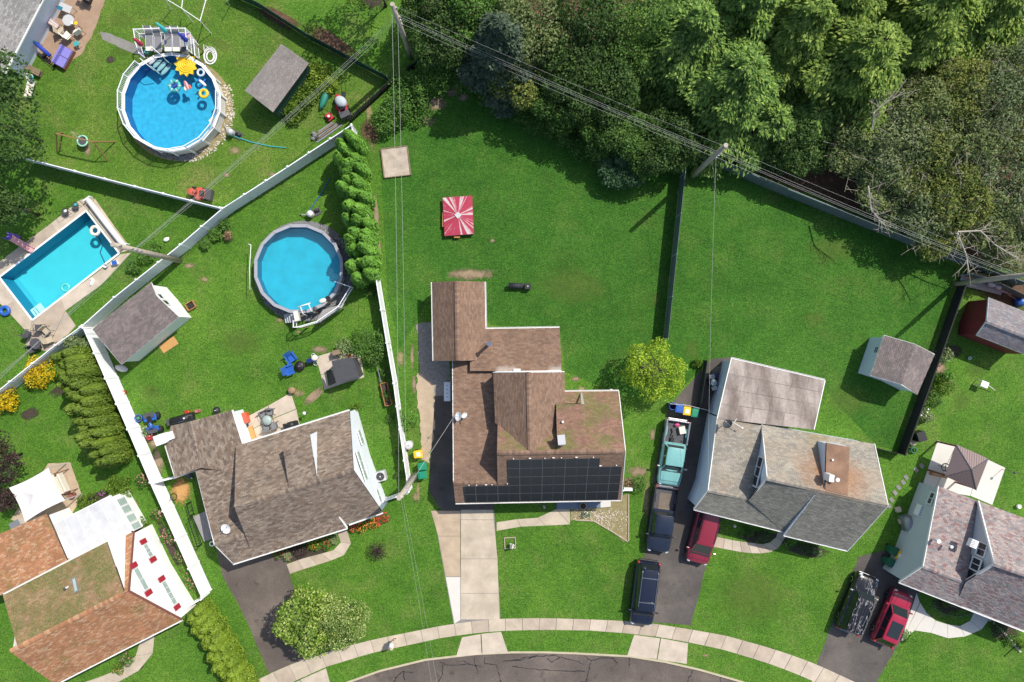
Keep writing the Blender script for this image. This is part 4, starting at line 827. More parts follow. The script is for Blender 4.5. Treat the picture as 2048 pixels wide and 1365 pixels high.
sw, SA = walls(h5, [FW5[0], FW5[1], FW5[2], P(150, 1120, 2.8)], M_siding5, .15)
es = sorted(SA, key=lambda p: -p.x)[:2]; es = sorted(es, key=lambda p: p.y); sa, sb = Vector((es[0].x, es[0].y, 0)), Vector((es[1].x, es[1].y, 0))
for cs in ([(230, 1003), (246, 996), (238, 1014), (252, 1008)], [(238, 1017), (254, 1012), (243, 1029), (258, 1024)], [(246, 1036), (262, 1030), (252, 1048), (266, 1042)], [(253, 1054), (268, 1048), (257, 1064), (272, 1059)]):
    pts = [on_plane(x, y, sa, Vector(((sb - sa).y, -(sb - sa).x, 0)).normalized()) for x, y in cs]; dd = (sb - sa).normalized(); us = [(p - sa).dot(dd) for p in pts]
    nn = Vector((dd.y, -dd.x, 0)); nn = nn if nn.x > 0 else -nn; window_at(h5, sa, dd, nn, sum(sorted(us)[:2]) / 2, sum(sorted(us)[2:]) / 2, .95, 2.15, M_wpaint, M_glassg, (1, 1))
es = sorted(A5, key=lambda p: -p.x)[:3]; es = sorted(es, key=lambda p: p.y); wa, wb = Vector((es[0].x, es[0].y, 0)), Vector((es[2].x, es[2].y, 0)); dd = (wb - wa).normalized(); nn = Vector((dd.y, -dd.x, 0)); nn = nn if nn.x > 0 else -nn
M_shut = plain('red_shutter', (.36, .018, .035), .5, 0, .08)
for (a, b, z0, z1, pn) in (((289, 1091), (303, 1112), .0, 0, (3, 1)), ((270, 1139), (294, 1178), 0, 0, (2, 1)), ((327, 1165), (350, 1208), 0, 0, (4, 1))):
    pa, pb = on_plane(a[0], a[1], wa, nn), on_plane(b[0], b[1], wa, nn); ua, ub = sorted(((pa - wa).dot(dd), (pb - wa).dot(dd))); zc = (pa.z + pb.z) / 2
    window_at(h5, wa, dd, nn, ua, ub, zc - .32, zc + .32, M_wpaint, M_glassg, pn, .05, .05)
    for uc in (ua - .32, ub + .32):
        m = MB(); q = wa + dd * uc + nn * .03 + Vector((0, 0, zc)); m.bar(q - Vector((0, 0, .42)), q + Vector((0, 0, .42)), .40, .05) if abs(nn.y) > .9 else m.box(q, (.40, .06, .84), math.atan2(dd.y, dd.x)); sh = m.build('shutter', M_shut, h5)
        for kk in (-.21, .21):
            m = MB(); m.box(q + nn * .035 + Vector((0, 0, kk)), (.26, .03, .32), math.atan2(dd.y, dd.x)); m.build('raised_panel', M_shut, sh)
pl5, n5 = plane_of(DR5)
q = [on_plane(x, y, pl5 + n5 * .12, n5) for x, y in ((142, 1158), (150, 1154), (157, 1183), (149, 1187))]; m = MB(); m.slab(q, .12); sk = m.build('skylight', M_grey, h5)
q = [on_plane(x, y, pl5 + n5 * .135, n5) for x, y in ((144.5, 1159.5), (149.5, 1157), (154.5, 1181), (149.5, 1184))]; m = MB(); m.slab(q, .01); m.build('pane', M_glassg, sk)
flue(h5, 129, 1178, 5.5, 6.2, .06, M_wpaint, M_dgrey)
# ================================================================== the house in the corner
h6 = thing('light_grey_house', 'light grey shingled house at the crowded clay patio with white gutter', 'house', P(0, 20))
R6 = V3((8, 146, 2.7), (112, -56, 2.7), (-20, -135, 5.2), (-130, 72, 5.2)); roof(h6, R6, SH_6, M_deckdark, edge=(0, 1)); gutter(h6, R6[0], R6[1], M_wpaint, w=.16, out=.06); w6, A6 = walls(h6, R6, M_siding3, .5)
es = sorted(A6, key=lambda p: -p.x); es = sorted(es[:2], key=lambda p: p.y); wa, wb = Vector((es[0].x, es[0].y, 0)), Vector((es[1].x, es[1].y, 0)); dd = (wb - wa).normalized(); nn = Vector((dd.y, -dd.x, 0)); nn = nn if nn.x > 0 else -nn
for y0, y1, x in ((8, 26, 87), (26, 45, 76)):
    pa, pb = on_plane(x + 4, y0, wa, nn), on_plane(x - 6, y1, wa, nn); ua, ub = sorted(((pa - wa).dot(dd), (pb - wa).dot(dd))); window_at(h6, wa, dd, nn, ua, ub, .9, 2.1, M_wpaint, M_glass, (1, 2))
# ------------------------------------------------------------------ fences
def fence(label, line, h, mats, kind='vinyl', panel=2.44, cat='fence', name='fence', group=None, gap=.06):
    """line: pixels of the fence's top edge"""
    pts = [P(x, y, h) for x, y in line]; base = Vector((pts[0].x, pts[0].y, 0)); r = thing(name, label, cat, base, 0, group); post = pan = None
    for i in range(len(pts) - 1):
        a = Vector((pts[i].x, pts[i].y, 0)) - base; b = Vector((pts[i + 1].x, pts[i + 1].y, 0)) - base; d = b - a; l = d.length; k = max(1, round(l / panel)); w = l / k; rz = math.atan2(d.y, d.x); d /= l
        m = MB()
        if kind == 'vinyl':
            n = 14; m.box((w / 2, 0, h / 2), (w - .12, .035, h - .22))
            for q in range(1, n): m.box((.06 + (w - .12) * q / n, 0, h / 2), (.012, .044, h - .26))
            m.box((w / 2, 0, h - .09), (w - .1, .07, .14)); m.box((w / 2, 0, .12), (w - .1, .07, .16))
        elif kind == 'lattice':
            m.box((w / 2, 0, .72), (w - .12, .035, 1.3)); m.box((w / 2, 0, 1.40), (w - .1, .07, .10)); m.box((w / 2, 0, h - .04), (w - .1, .07, .08)); m.box((w / 2, 0, .1), (w - .1, .07, .14))
            for q in range(1, 16): m.box((w * q / 16, 0, 1.62), (.035, .03, .40))
        elif kind == 'board':
            m.box((w / 2, 0, h / 2), (w - .04, .03, h - .06)); m.box((w / 2, .03, h - .12), (w, .05, .09)); m.box((w / 2, .03, .25), (w, .05, .09)); m.box((w / 2, 0, h - .015), (w - .01, .10, .03))
        elif kind == 'mesh':
            m.box((w / 2, 0, h / 2), (w - .03, .012, h - .06)); m.tube([(0, 0, h - .02), (w, 0, h - .02)], .022, 6); m.tube([(0, 0, .06), (w, 0, .06)], .012, 5)
        elif kind == 'slat':
            pass
        if kind != 'slat':
            src = None
            for q in range(k):
                if src is None: src = m.build('panel', mats[0], r, local=True); src.location = a; src.rotation_euler = (0, 0, rz)
                else: inst(src, r, a + d * (w * q), rz, 'panel')
        for q in range(k + (1 if i == len(pts) - 2 else 0)):
            if post is None:
                p = MB()
                if kind in ('vinyl', 'lattice'): p.box((0, 0, h / 2 + .02), (.127, .127, h + .04)); p.box((0, 0, h + .06), (.16, .16, .05)); p.add([(-.08, -.08, h + .085), (.08, -.08, h + .085), (.08, .08, h + .085), (-.08, .08, h + .085), (0, 0, h + .13)], [(0, 1, 4), (1, 2, 4), (2, 3, 4), (3, 0, 4)])
                elif kind == 'board': p.box((0, .05, h / 2), (.09, .09, h))
                else: p.cyl((0, 0, 0), .03, h + .05, 8)
                post = p.build('post', mats[1], r, local=True); post.location = a; post.rotation_euler = (0, 0, rz)
            else: inst(post, r, a + d * (w * q), rz, 'post')
        if kind == 'slat':
            n = int(l / .17); ss = None
            for q in range(n):
                hh = 1 + random.uniform(-.06, .06)
                if ss is None: p = MB(); p.box((0, 0, h / 2), (.14, .10, h), 0); p.box((0, .07, h * .75), (.16, .05, .08)); p.box((0, .07, h * .25), (.16, .05, .08)); ss = p.build('slat', mats[0], r, local=True); ss.location = a + d * .08; ss.rotation_euler = (0, 0, rz)
                else: inst(ss, r, a + d * (.08 + q * .17), rz + random.uniform(-.07, .07), 'slat', (1, 1, hh))
    return r
VW = (M_vin, M_white)
fence('long white vinyl fence running diagonally between the two pool yards', [(703, 250), (575, 334), (445, 417), (360, 490), (228, 595), (164, 652)], 1.83, VW)
fence('white vinyl fence with lattice top behind the two yellow bushes', [(160, 655), (110, 691), (19, 764), (-60, 828)], 1.83, VW, 'lattice')
fence('white vinyl fence along the arborvitae hedge, below the grey-brown house', [(166, 656), (255, 859), (300, 965), (403, 1195)], 1.83, VW)
fence('short white vinyl fence closing the side yard beside the orange roofed house', [(402, 1199), (365, 1221)], 1.5, VW)
fence('short white vinyl fence joining the grey-brown house wing to the long fence', [(304, 968), (349, 956)], 1.7, VW)
fence('white vinyl fence beside the gravel driveway and the round green hedge', [(703, 252), (722, 342), (737, 436), (751, 554), (773, 686), (787, 767), (799, 859), (817, 984)], 1.83, VW)
fence('white vinyl gate panel at the foot of the utility pole by the grey-brown gable', [(814, 987), (766, 1004)], 1.5, VW)
fence('white vinyl fence dividing the rectangular pool lawn from the swing set lawn', [(40, 314), (90, 327), (270, 373), (440, 416)], 1.83, VW)
M_scr = plain('grey_green_screen', (.10, .135, .13), .8, 0, .12, 1.2); M_scr2 = plain('screen_rail', (.35, .42, .40), .6, 0, .1)
fence('grey-green screen fence between the two big back lawns', [(1373, 318), (1371, 345), (1354, 508), (1336.5, 678)], 1.8, (M_scr, M_scr2), 'mesh', 3.0)
fence('grey board fence in front of the woods, with bare branches over it', [(1372, 288), (1536, 362), (1771, 456), (1922, 514), (2060, 568)], 1.75, (M_scr, M_dgrey), 'board')
fence('tall black board fence beside the grey shed and planting bed', [(1934, 567), (1893, 684), (1811, 911)], 1.2, (M_blackfence, M_black), 'board')
fence('low black chain link fence at the corner of the weathered grey roof', [(1811, 911), (1753, 897)], 1.1, (M_black, M_black), 'mesh')
fence('dark green mesh fence with bare soil along it', [(455, -22), (515, 5), (612, 67), (692, 109), (774, 153)], 1.25, (M_dgreen, M_grey), 'mesh', 3)
fence('black slat fence buried in vines beside the red mower', [(790, 152), (695, 238)], .95, (M_blackfence, M_black), 'slat')
fence('black slat fence at the foot of the tallest utility pole', [(858, 106), (812, 136)], .95, (M_blackfence, M_black), 'slat')
fence('black chain link fence beside the grill behind the grey house', [(1415, 722), (1408, 772), (1400, 828)], 1.1, (plain('black_mesh', (.02, .03, .03), .8), M_black), 'mesh', 2.2)
fence('white driveway gate behind the row of wheeled bins', [(1341, 808), (1378, 812), (1436, 826)], 1.1, (M_lgrey, M_lgrey), 'mesh', 2.2, 'gate', 'driveway_gate')
# ------------------------------------------------------------------ pools
def ring_pts(cx, cy, r, n, a0=0.0): return [(cx + r * math.cos(a0 + 2 * math.pi * i / n), cy + r * math.sin(a0 + 2 * math.pi * i / n)) for i in range(n)]
def round_pool(label, px, py, rpx, zr, n, wallm, rimm, linm, linw, water, wz, fl=-.02):
    c = P(px, py, zr); R = rpx * S * (H - zr) / H; t = thing('round_pool', label, 'pool', (c.x, c.y, 0))
    a0 = math.pi / n
    m = MB(); o = ring_pts(0, 0, R, n, a0); q = []
    for i in range(n):
        a, b = o[i], o[(i + 1) % n]; m.add([(*a, 0), (*b, 0), (*b, zr - .05), (*a, zr - .05)], [(0, 1, 2, 3)])
    m.build('wall', wallm, t, local=True)
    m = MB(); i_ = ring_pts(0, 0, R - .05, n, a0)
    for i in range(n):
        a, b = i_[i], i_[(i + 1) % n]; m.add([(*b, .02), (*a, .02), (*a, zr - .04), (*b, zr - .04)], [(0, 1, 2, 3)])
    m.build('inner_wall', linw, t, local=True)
    m = MB(); m.poly([(*p, .03) for p in i_]); m.build('pool_floor', linm, t, local=True)
    m = MB(); m.poly([(*p, wz) for p in ring_pts(0, 0, R - .052, n, a0)]); m.build('water', water, t, local=True)
    src = None
    for i in range(n):
        if src is None:
            w = math.pi / n; a, b = R + .14, R - .12; p = MB(); g = .002
            p.slab([Vector((a * math.cos(-w + g), a * math.sin(-w + g), zr)), Vector((a * math.cos(w - g), a * math.sin(w - g), zr)), Vector((b * math.cos(w - g), b * math.sin(w - g), zr)), Vector((b * math.cos(-w + g), b * math.sin(-w + g), zr))], .06)
            src = p.build('rim_ledge', rimm, t, local=True)
        else: inst(src, t, (0, 0, 0), 2 * math.pi * i / n, 'rim_ledge')
    src = None
    for i in range(n):
        a = a0 + 2 * math.pi * i / n
        if src is None: p = MB(); p.box((R + .07, 0, zr / 2 + .01), (.10, .16, zr + .03)); src = p.build('upright', rimm, t, local=True); src.rotation_euler = (0, 0, a)
        else: inst(src, t, (0, 0, 0), a, 'upright')
    return t, R
p1, R1_ = round_pool('bright blue round pool with white railing and floating toys', 342, 205, 97, 1.3, 18, M_offwhite, M_white, M_pool3, M_poolw, M_water, 1.1)
p2, R2_ = round_pool('plain teal-blue round pool with grey rim', 597, 537.5, 87, 1.25, 16, M_lgrey, plain('grey_rim', (.34, .34, .37), .55, 0, .05), M_pool2, M_pool2w, M_water3, 1.08)
# railing round the bright pool: fence of panels standing on the rim (west and south), each baluster its own piece
def railing(label, pts, z0, h, mat, sp=.12, group=None, name='railing', parent=None, bal=.022, bname='baluster'):
    """pts: world xy points; rails, posts and balusters"""
    base = Vector((pts[0][0], pts[0][1], z0)); r = parent or thing(name, label, 'railing', base, 0, group)
    off = base if parent is None else ROOT[parent.name].translation; zb = 0 if parent is None else z0 - off.z; bs = ps = None
    for i in range(len(pts) - 1):
        a = Vector((pts[i][0] - off.x, pts[i][1] - off.y, zb)); b = Vector((pts[i + 1][0] - off.x, pts[i + 1][1] - off.y, zb)); d = b - a; l = d.length; rz = math.atan2(d.y, d.x); d /= l
        for zz, w in ((h, .06), (.09, .04)):
            m = MB(); m.bar(a + Vector((0, 0, zz)), b + Vector((0, 0, zz)), w, .04); m.build('rail', mat, r, local=True)
        for e in ([a, b] if i == len(pts) - 2 else [a]):
            if ps is None: m = MB(); m.box((0, 0, h / 2 + .02), (.07, .07, h + .06)); ps = m.build('post', mat, r, local=True); ps.location = e
            else: inst(ps, r, e, 0, 'post')
        k = max(2, int(l / sp))
        for q in range(1, k):
            if bs is None: m = MB(); m.box((0, 0, h / 2), (bal, bal, h - .02)); bs = m.build(bname, mat, r, local=True); bs.location = a + d * (l * q / k)
            else: inst(bs, r, a + d * (l * q / k), 0, bname)
    return r
c1 = P(342, 205, 1.3); ang = lambda i: math.pi / 18 + 2 * math.pi * i / 18
rp = [(c1.x + (R1_ + .06) * math.cos(ang(i)), c1.y + (R1_ + .06) * math.sin(ang(i))) for i in range(6, 18)]
railing('white picket railing on the rim of the bright blue round pool', rp + [(c1.x + (R1_ + .06) * math.cos(ang(18)), c1.y + (R1_ + .06) * math.sin(ang(18)))], 1.3, .72, M_white, .135)
# in-ground pool
ip = thing('rectangular_pool', 'turquoise rectangular in-ground pool with pale concrete deck', 'pool', P(119, 531))
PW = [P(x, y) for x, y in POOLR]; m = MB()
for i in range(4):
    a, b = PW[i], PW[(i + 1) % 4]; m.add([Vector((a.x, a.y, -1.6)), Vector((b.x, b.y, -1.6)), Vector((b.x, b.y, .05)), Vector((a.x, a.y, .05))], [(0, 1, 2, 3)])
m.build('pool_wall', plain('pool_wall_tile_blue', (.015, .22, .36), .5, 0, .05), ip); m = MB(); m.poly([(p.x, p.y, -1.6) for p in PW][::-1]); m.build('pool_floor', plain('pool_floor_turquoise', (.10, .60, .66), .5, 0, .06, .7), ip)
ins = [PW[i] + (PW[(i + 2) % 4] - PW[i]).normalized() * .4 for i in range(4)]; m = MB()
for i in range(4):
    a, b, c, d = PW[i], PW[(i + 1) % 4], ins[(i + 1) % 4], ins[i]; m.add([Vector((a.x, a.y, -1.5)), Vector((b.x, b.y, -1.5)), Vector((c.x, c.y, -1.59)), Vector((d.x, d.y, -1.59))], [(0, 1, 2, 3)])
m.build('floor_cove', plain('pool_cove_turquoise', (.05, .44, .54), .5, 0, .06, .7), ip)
m = MB(); m.poly([(p.x, p.y, -.14) for p in PW][::-1]); m.build('water', M_water, ip)
for i in range(4):
    a, b = PW[i], PW[(i + 1) % 4]; m = MB(); m.bar(a + Vector((0, 0, .03)), b + Vector((0, 0, .03)), .14, .06); m.build('coping', M_white, ip)
m = MB()
for k in range(4): m.box(P(85 - k * 5, 622 + k * 3.6, -.25 - k * .22), (.55, 1.3, .06), .66)
m.build('step', M_wpaint, ip)
OUT = [(178, 397), (262, 502), (256, 522), (60, 690), (-30, 560), (-24, 545)]
pd = struct_root('pool_deck')
def deckq(q):
    m = MB(); m.slab([Vector((P(*p).x, P(*p).y, .03)) for p in q], .1); m.build('slab', M_concA[k % 3], pd)
k = 0
A_, B_ = [(176, 420), (116.3, 465.6), (58, 510), (-3, 556)], [(158, 402), (103, 447), (46, 489), (-15, 535)]
for i in range(3): k += 1; deckq([A_[i], A_[i + 1], B_[i + 1], B_[i]])
A_, B_ = [(177, 421), (209, 464), (241, 506)], [(190, 398), (228, 452), (264, 500)]
for i in range(2): k += 1; deckq([A_[i], A_[i + 1], B_[i + 1], B_[i]])
deckq([(159, 401), (178, 395), (189, 398), (176.5, 420)])
A_, B_ = [(241.5, 509), (184, 553.6), (123, 597), (65, 643.5)], [(263, 506), (203, 570), (131, 622), (102, 682)]
for i in range(3): k += 1; deckq([A_[i], A_[i + 1], B_[i + 1], B_[i]])
deckq([(131.4, 622.5), (152, 652), (118, 690), (103, 682)]); deckq([(64.5, 644), (101, 682.5), (118, 691), (95, 704), (50, 690), (60, 670)])
A_, B_ = [(64, 643), (31.7, 599.7), (-3, 557)], [(59, 670), (8, 614), (-28, 582)]
for i in range(2): k += 1; deckq([A_[i], A_[i + 1], B_[i + 1], B_[i]])
# ------------------------------------------------------------------ pool decks
def deck(label, pxy, z, mat, plank=.14, rz=0.0, name='pool_deck'):
    """planks cut to an outline (pixels at deck height)"""
    pts = [P(x, y, z) for x, y in pxy]; c = sum(pts, Vector()) / len(pts); t = thing(name, label, 'deck', (c.x, c.y, 0))
    ca, sa = math.cos(rz), math.sin(rz); q = [((p.x - c.x) * ca + (p.y - c.y) * sa, -(p.x - c.x) * sa + (p.y - c.y) * ca) for p in pts]
    ar = sum(q[i][0] * q[(i + 1) % len(q)][1] - q[(i + 1) % len(q)][0] * q[i][1] for i in range(len(q)))
    if ar < 0: q = q[::-1]
    y = min(v for _, v in q); x0, x1 = min(u for u, _ in q) - 1, max(u for u, _ in q) + 1
    while y < max(v for _, v in q):
        pc = clip_poly([(x0, y + .006), (x1, y + .006), (x1, y + plank - .006), (x0, y + plank - .006)], q) if True else []
        if len(pc) > 2: m = MB(); m.slab([Vector((u * ca - v * sa, u * sa + v * ca, z + random.uniform(-.002, .002))) for u, v in pc], .03); m.build('plank', mat, t, local=True)
        y += plank
    m = MB()
    for u, v in q: m.box((u * .93 * ca - v * .93 * sa, u * .93 * sa + v * .93 * ca, z / 2 - .02), (.1, .1, z - .04))
    m.build('deck_post', M_wood, t, local=True)
    return t
d1 = deck('grey composite deck with four lounge chairs beside the bright blue pool', [(279, 68), (381, 67), (398, 90), (400, 118), (378, 110), (330, 110), (300, 122), (290, 116)], 1.28, M_comp, .14)
q = lambda l, z: [(P(x, y, z).x, P(x, y, z).y) for x, y in l]
railing('white railing along the open side of the lounge chair deck', q([(290, 116), (283, 95), (279, 69), (330, 67), (381, 67)], 1.28), 1.28, .9, M_white, .16)
railing('white railing on the pool side of the deck stairs', q([(381, 68), (385, 108)], 1.28), 1.28, .9, M_white, .15); railing('white railing on the outer side of the deck stairs', q([(397, 90), (400, 120)], .9), .9, .9, M_white, .15)
d2 = deck('grey pool deck with white railing beside the plain teal-blue pool', [(677, 566), (708, 576), (684, 616), (640, 646), (604, 657), (585, 640), (600, 633), (628, 625), (655, 604)], 1.22, M_greywood, .14, .35)
M_od = plain('olive_deck_board', (.24, .20, .10), .8, 0, .15)
railing('white picket railing around the grey deck of the plain pool', q([(677, 566), (706, 576), (682, 615), (640, 644), (602, 655), (594, 655), (594, 643)], 1.22), 1.22, .95, M_white, .15)
m = MB()
for k in range(4): m.box(P(586 - k * 4.5, 636 + k * .4, 1.0 - k * .25), (.26, .75, .05), .2)
st = m.build('stairs', M_lgrey, d2)
# ------------------------------------------------------------------ foliage
def leaves_obj(name, pts, nrm, ln, wd, mats, parent, dirs=None, local=True):
    """one pointed leaf (or spray of leaves) at each point"""
    n = len(pts); nrm = nrm / (np.linalg.norm(nrm, axis=1, keepdims=True) + 1e-9)
    t = rng.normal(size=(n, 3)) if dirs is None else dirs
    t = t - nrm * (t * nrm).sum(1, keepdims=True); t /= (np.linalg.norm(t, axis=1, keepdims=True) + 1e-9); b = np.cross(nrm, t)
    s = rng.uniform(.65, 1.35, size=(n, 1)); l = ln * s; w = wd * s; k = nrm * l * .18
    V = np.empty((n, 4, 3)); V[:, 0] = pts - t * l * .5 - k; V[:, 1] = pts + b * w * .5; V[:, 2] = pts + t * l * .5 - k; V[:, 3] = pts - b * w * .5
    me = bpy.data.meshes.new(name); me.vertices.add(n * 4); me.vertices.foreach_set('co', V.reshape(-1).astype(np.float32))
    me.loops.add(n * 4); me.loops.foreach_set('vertex_index', np.arange(n * 4, dtype=np.int32)); me.polygons.add(n)
    me.polygons.foreach_set('loop_start', np.arange(0, n * 4, 4, dtype=np.int32)); me.polygons.foreach_set('loop_total', np.full(n, 4, dtype=np.int32))
    me.materials.append(mats); me.update(calc_edges=True); me.validate()
    o = bpy.data.objects.new(name, me); col.objects.link(o); o.parent = parent; ROOT[o.name] = ROOT[parent.name] if parent else Matrix(); return o
def blob_points(blobs, n, thick=.35, upper=-.5, cull=.72):
    """points spread through the outer layer of a set of ellipsoids (cx, cy, cz, rx, ry, rz)"""
    B = np.array(blobs, float); wts = (B[:, 3] * B[:, 4] + B[:, 3] * B[:, 5]); wts /= wts.sum(); idx = rng.choice(len(B), size=n, p=wts)
    d = rng.normal(size=(n, 3)); d /= np.linalg.norm(d, axis=1, keepdims=True); d[:, 2] = np.where(d[:, 2] < upper, -d[:, 2], d[:, 2])
    f = 1 - thick * rng.random((n, 1)) ** 1.8; f *= 1 + .10 * np.sin(d[:, :1] * 7 + idx[:, None]) * np.cos(d[:, 1:2] * 6 + idx[:, None] * 2) + rng.normal(size=(n, 1)) * .03
    p = B[idx, :3] + d * f * B[idx, 3:6]; keep = np.ones(n, bool)
    if len(B) < 90:
        for j in range(len(B)):
            q = (p - B[j, :3]) / B[j, 3:6]; ins = (q * q).sum(1) < cull ** 2; ins[idx == j] = False; keep &= ~ins
    return p[keep], (d / B[idx, 3:6])[keep]
def clump_blobs(r, rz, k, seed, cz, sub=.42):
    r_ = random.Random(seed); out = [(0, 0, cz, r * .74, r * .74, rz * .74)]
    for i in range(k):
        a = 2.399 * i + r_.uniform(-.3, .3); e = r_.uniform(-.35, 1.0); e = math.asin(max(-.5, min(.98, e))); q = r_.uniform(.62, .80)
        s = r * sub * r_.uniform(.7, 1.2); out.append((r * q * math.cos(a) * math.cos(e), r * q * math.sin(a) * math.cos(e), cz + rz * q * math.sin(e), s, s, s * min(1.1, rz / r + .2)))
    return out
def trunk_part(parent, h, r, limbs=0, reach=1.0, mat=None, top=None):
    m = MB(); m.tube([(0, 0, -.05), (r * .2, 0, h * .3), (-r * .2, r * .2, h * .65), (0, 0, h)], r, 8, r * .35)
    for i in range(limbs):
        a = 2.4 * i; z = h * (.45 + .5 * i / max(1, limbs)); m.tube([(0, 0, z), (reach * .5 * math.cos(a), reach * .5 * math.sin(a), z + reach * .35), (reach * math.cos(a), reach * math.sin(a), z + reach * .5)], r * .35, 5, r * .1)
    return m.build('trunk', mat or M_bark, parent, True, local=True)
F_dark = leaf_mat('foliage_dark', [(.020, .042, .012), (.035, .068, .016), (.05, .09, .02), (.028, .06, .018)], .35, .6, 2.1)
F_mid = leaf_mat('foliage_mid', [(.028, .062, .014), (.045, .09, .018), (.07, .125, .026), (.035, .075, .02)])
F_spr2 = leaf_mat('foliage_blue_green', [(.03, .065, .03), (.05, .095, .045), (.07, .125, .055)]); F_olive = leaf_mat('foliage_olive', [(.050, .078, .024), (.085, .112, .040), (.13, .14, .065), (.06, .095, .03)], .42, .6, 2.7)
F_thk = leaf_mat('foliage_grey_green', [(.060, .085, .040), (.10, .13, .062), (.15, .175, .09), (.075, .105, .045)], .4, .6, 2.2); F_thk2 = leaf_mat('foliage_yellow_green', [(.055, .085, .02), (.095, .125, .03), (.17, .175, .05), (.06, .09, .022)], .4, .6, 2.2)
F_ivy = leaf_mat('foliage_ivy', [(.030, .070, .014), (.05, .105, .02), (.075, .14, .028)], .4, .55, 2.5)
F_bright = leaf_mat('foliage_bright', [(.06, .12, .012), (.10, .18, .018), (.17, .25, .03)], .35, .55, 1.35)
F_lime = leaf_mat('foliage_lime', [(.09, .16, .012), (.19, .29, .02), (.30, .38, .03), (.05, .10, .012)], .35, .55, 1.75)
F_arb = leaf_mat('foliage_arborvitae', [(.040, .100, .012), (.06, .135, .018), (.085, .17, .026)], .25, .55, 2.6)
F_arb2 = leaf_mat('foliage_arborvitae_gold', [(.050, .085, .010), (.08, .12, .014), (.11, .165, .022)], .2, .55, 1.75)
F_arb3 = leaf_mat('foliage_hedge_lime', [(.07, .12, .010), (.115, .17, .016), (.165, .23, .028)], .22, .55, 1.75)
F_spruce = leaf_mat('foliage_blue_spruce', [(.038, .062, .040), (.06, .088, .056), (.085, .115, .075)], .3, .6, 1.7)
F_pine = leaf_mat('foliage_pine', [(.036, .070, .020), (.06, .105, .026), (.10, .155, .036), (.15, .20, .05)], .45, .6, 3.2)
F_pine2 = leaf_mat('foliage_pine_light', [(.05, .09, .022), (.085, .135, .028), (.14, .19, .042), (.19, .23, .06)], .45, .6, 2.7)
F_yellow = leaf_mat('foliage_gold', [(.50, .33, .004), (.70, .50, .010), (.80, .62, .02)], .2, .55, 1.0)
F_purple = leaf_mat('foliage_purple', [(.022, .012, .014), (.045, .025, .026), (.075, .045, .042)], .1, .55, 1.2)
F_varieg = leaf_mat('foliage_variegated', [(.04, .085, .014), (.07, .12, .02), (.09, .14, .03), (.30, .32, .14), (.08, .13, .02)], .25, .55, 2.0); F_var2 = leaf_mat('foliage_cream_tipped', [(.05, .10, .012), (.09, .15, .018), (.13, .20, .022), (.26, .29, .10), (.07, .13, .016)], .3, .55, 2.0)
F_brown = leaf_mat('foliage_dry', [(.07, .045, .03), (.13, .085, .05), (.20, .14, .085)], .1)
F_pale = leaf_mat('foliage_pale', [(.12, .17, .07), (.18, .24, .10), (.25, .31, .15)], .2, .55, 1.2)
P_red = plain('petals_red', (.50, .05, .03), .7, 0, .2); P_or = plain('petals_orange', (.62, .22, .02), .7, 0, .2); P_pk = plain('petals_pink', (.50, .20, .20), .7, 0, .2); P_wh = plain('petals_white', (.65, .62, .58), .7, 0, .1); P_mag = plain('petals_magenta', (.42, .10, .35), .7, 0, .2)
CORE = {}
def broad_tree(name, label, px, py, zc, r, mat, n=5000, leaf=.30, rz=None, k=16, seed=1, cat='tree', group=None, trunk=.16, aspect=.6, sub=.42, flowers=None, thick=.4, up=-.45, limbs=5):
    c = P(px, py, zc); rz = rz or r * .8; t = thing(name, label, cat, (c.x, c.y, 0), 0, group)
    bl = clump_blobs(r, rz, k, seed, zc, sub); p, nr = blob_points(bl, n, thick, up)
    nr = nr / np.linalg.norm(nr, axis=1, keepdims=True) * .55 + rng.normal(size=nr.shape) * .5 + np.array([0, 0, .25]); o = leaves_obj('crown', p, nr, leaf, leaf * aspect, mat, t)
    if trunk: trunk_part(t, zc, trunk, limbs, r * .7)
    if flowers:
        fm, fn, fs = flowers; p, nr = blob_points(bl, fn, .02, -.1); leaves_obj('blossom', p * np.array([1.02, 1.02, 1.01]), nr + np.array([0, 0, .6]), fs, fs * .9, fm, t)
    return t
def shrub(label, px, py, r, h, mat, n=900, leaf=.12, k=8, seed=1, name='shrub', cat='shrub', group=None, flowers=None, aspect=.6, sub=.5):
    c = P(px, py, h * .5); t = thing(name, label, cat, (c.x, c.y, 0), 0, group); bl = clump_blobs(r, h * .55, k, seed, h * .5, sub); p, nr = blob_points(bl, n, .4, -.6); p[:, 2] = np.maximum(p[:, 2], .02)
    nr = nr / np.linalg.norm(nr, axis=1, keepdims=True) * .6 + rng.normal(size=nr.shape) * .5 + np.array([0, 0, .25]); leaves_obj('foliage', p, nr, leaf, leaf * aspect, mat, t)
    m = MB()
    for i in range(4): a = 1.6 * i; m.tube([(0, 0, 0), (r * .3 * math.cos(a), r * .3 * math.sin(a), h * .4), (r * .5 * math.cos(a), r * .5 * math.sin(a), h * .7)], .02, 4, .008)
    m.build('stem', M_bark, t, local=True)
    if flowers:
        fm, fn, fs = flowers; p, nr = blob_points(bl, fn, .03, 0.0); p[:, 2] += .03; leaves_obj('blossom', p, nr * .3 + np.array([0, 0, .8]), fs, fs * .9, fm, t)
    return t
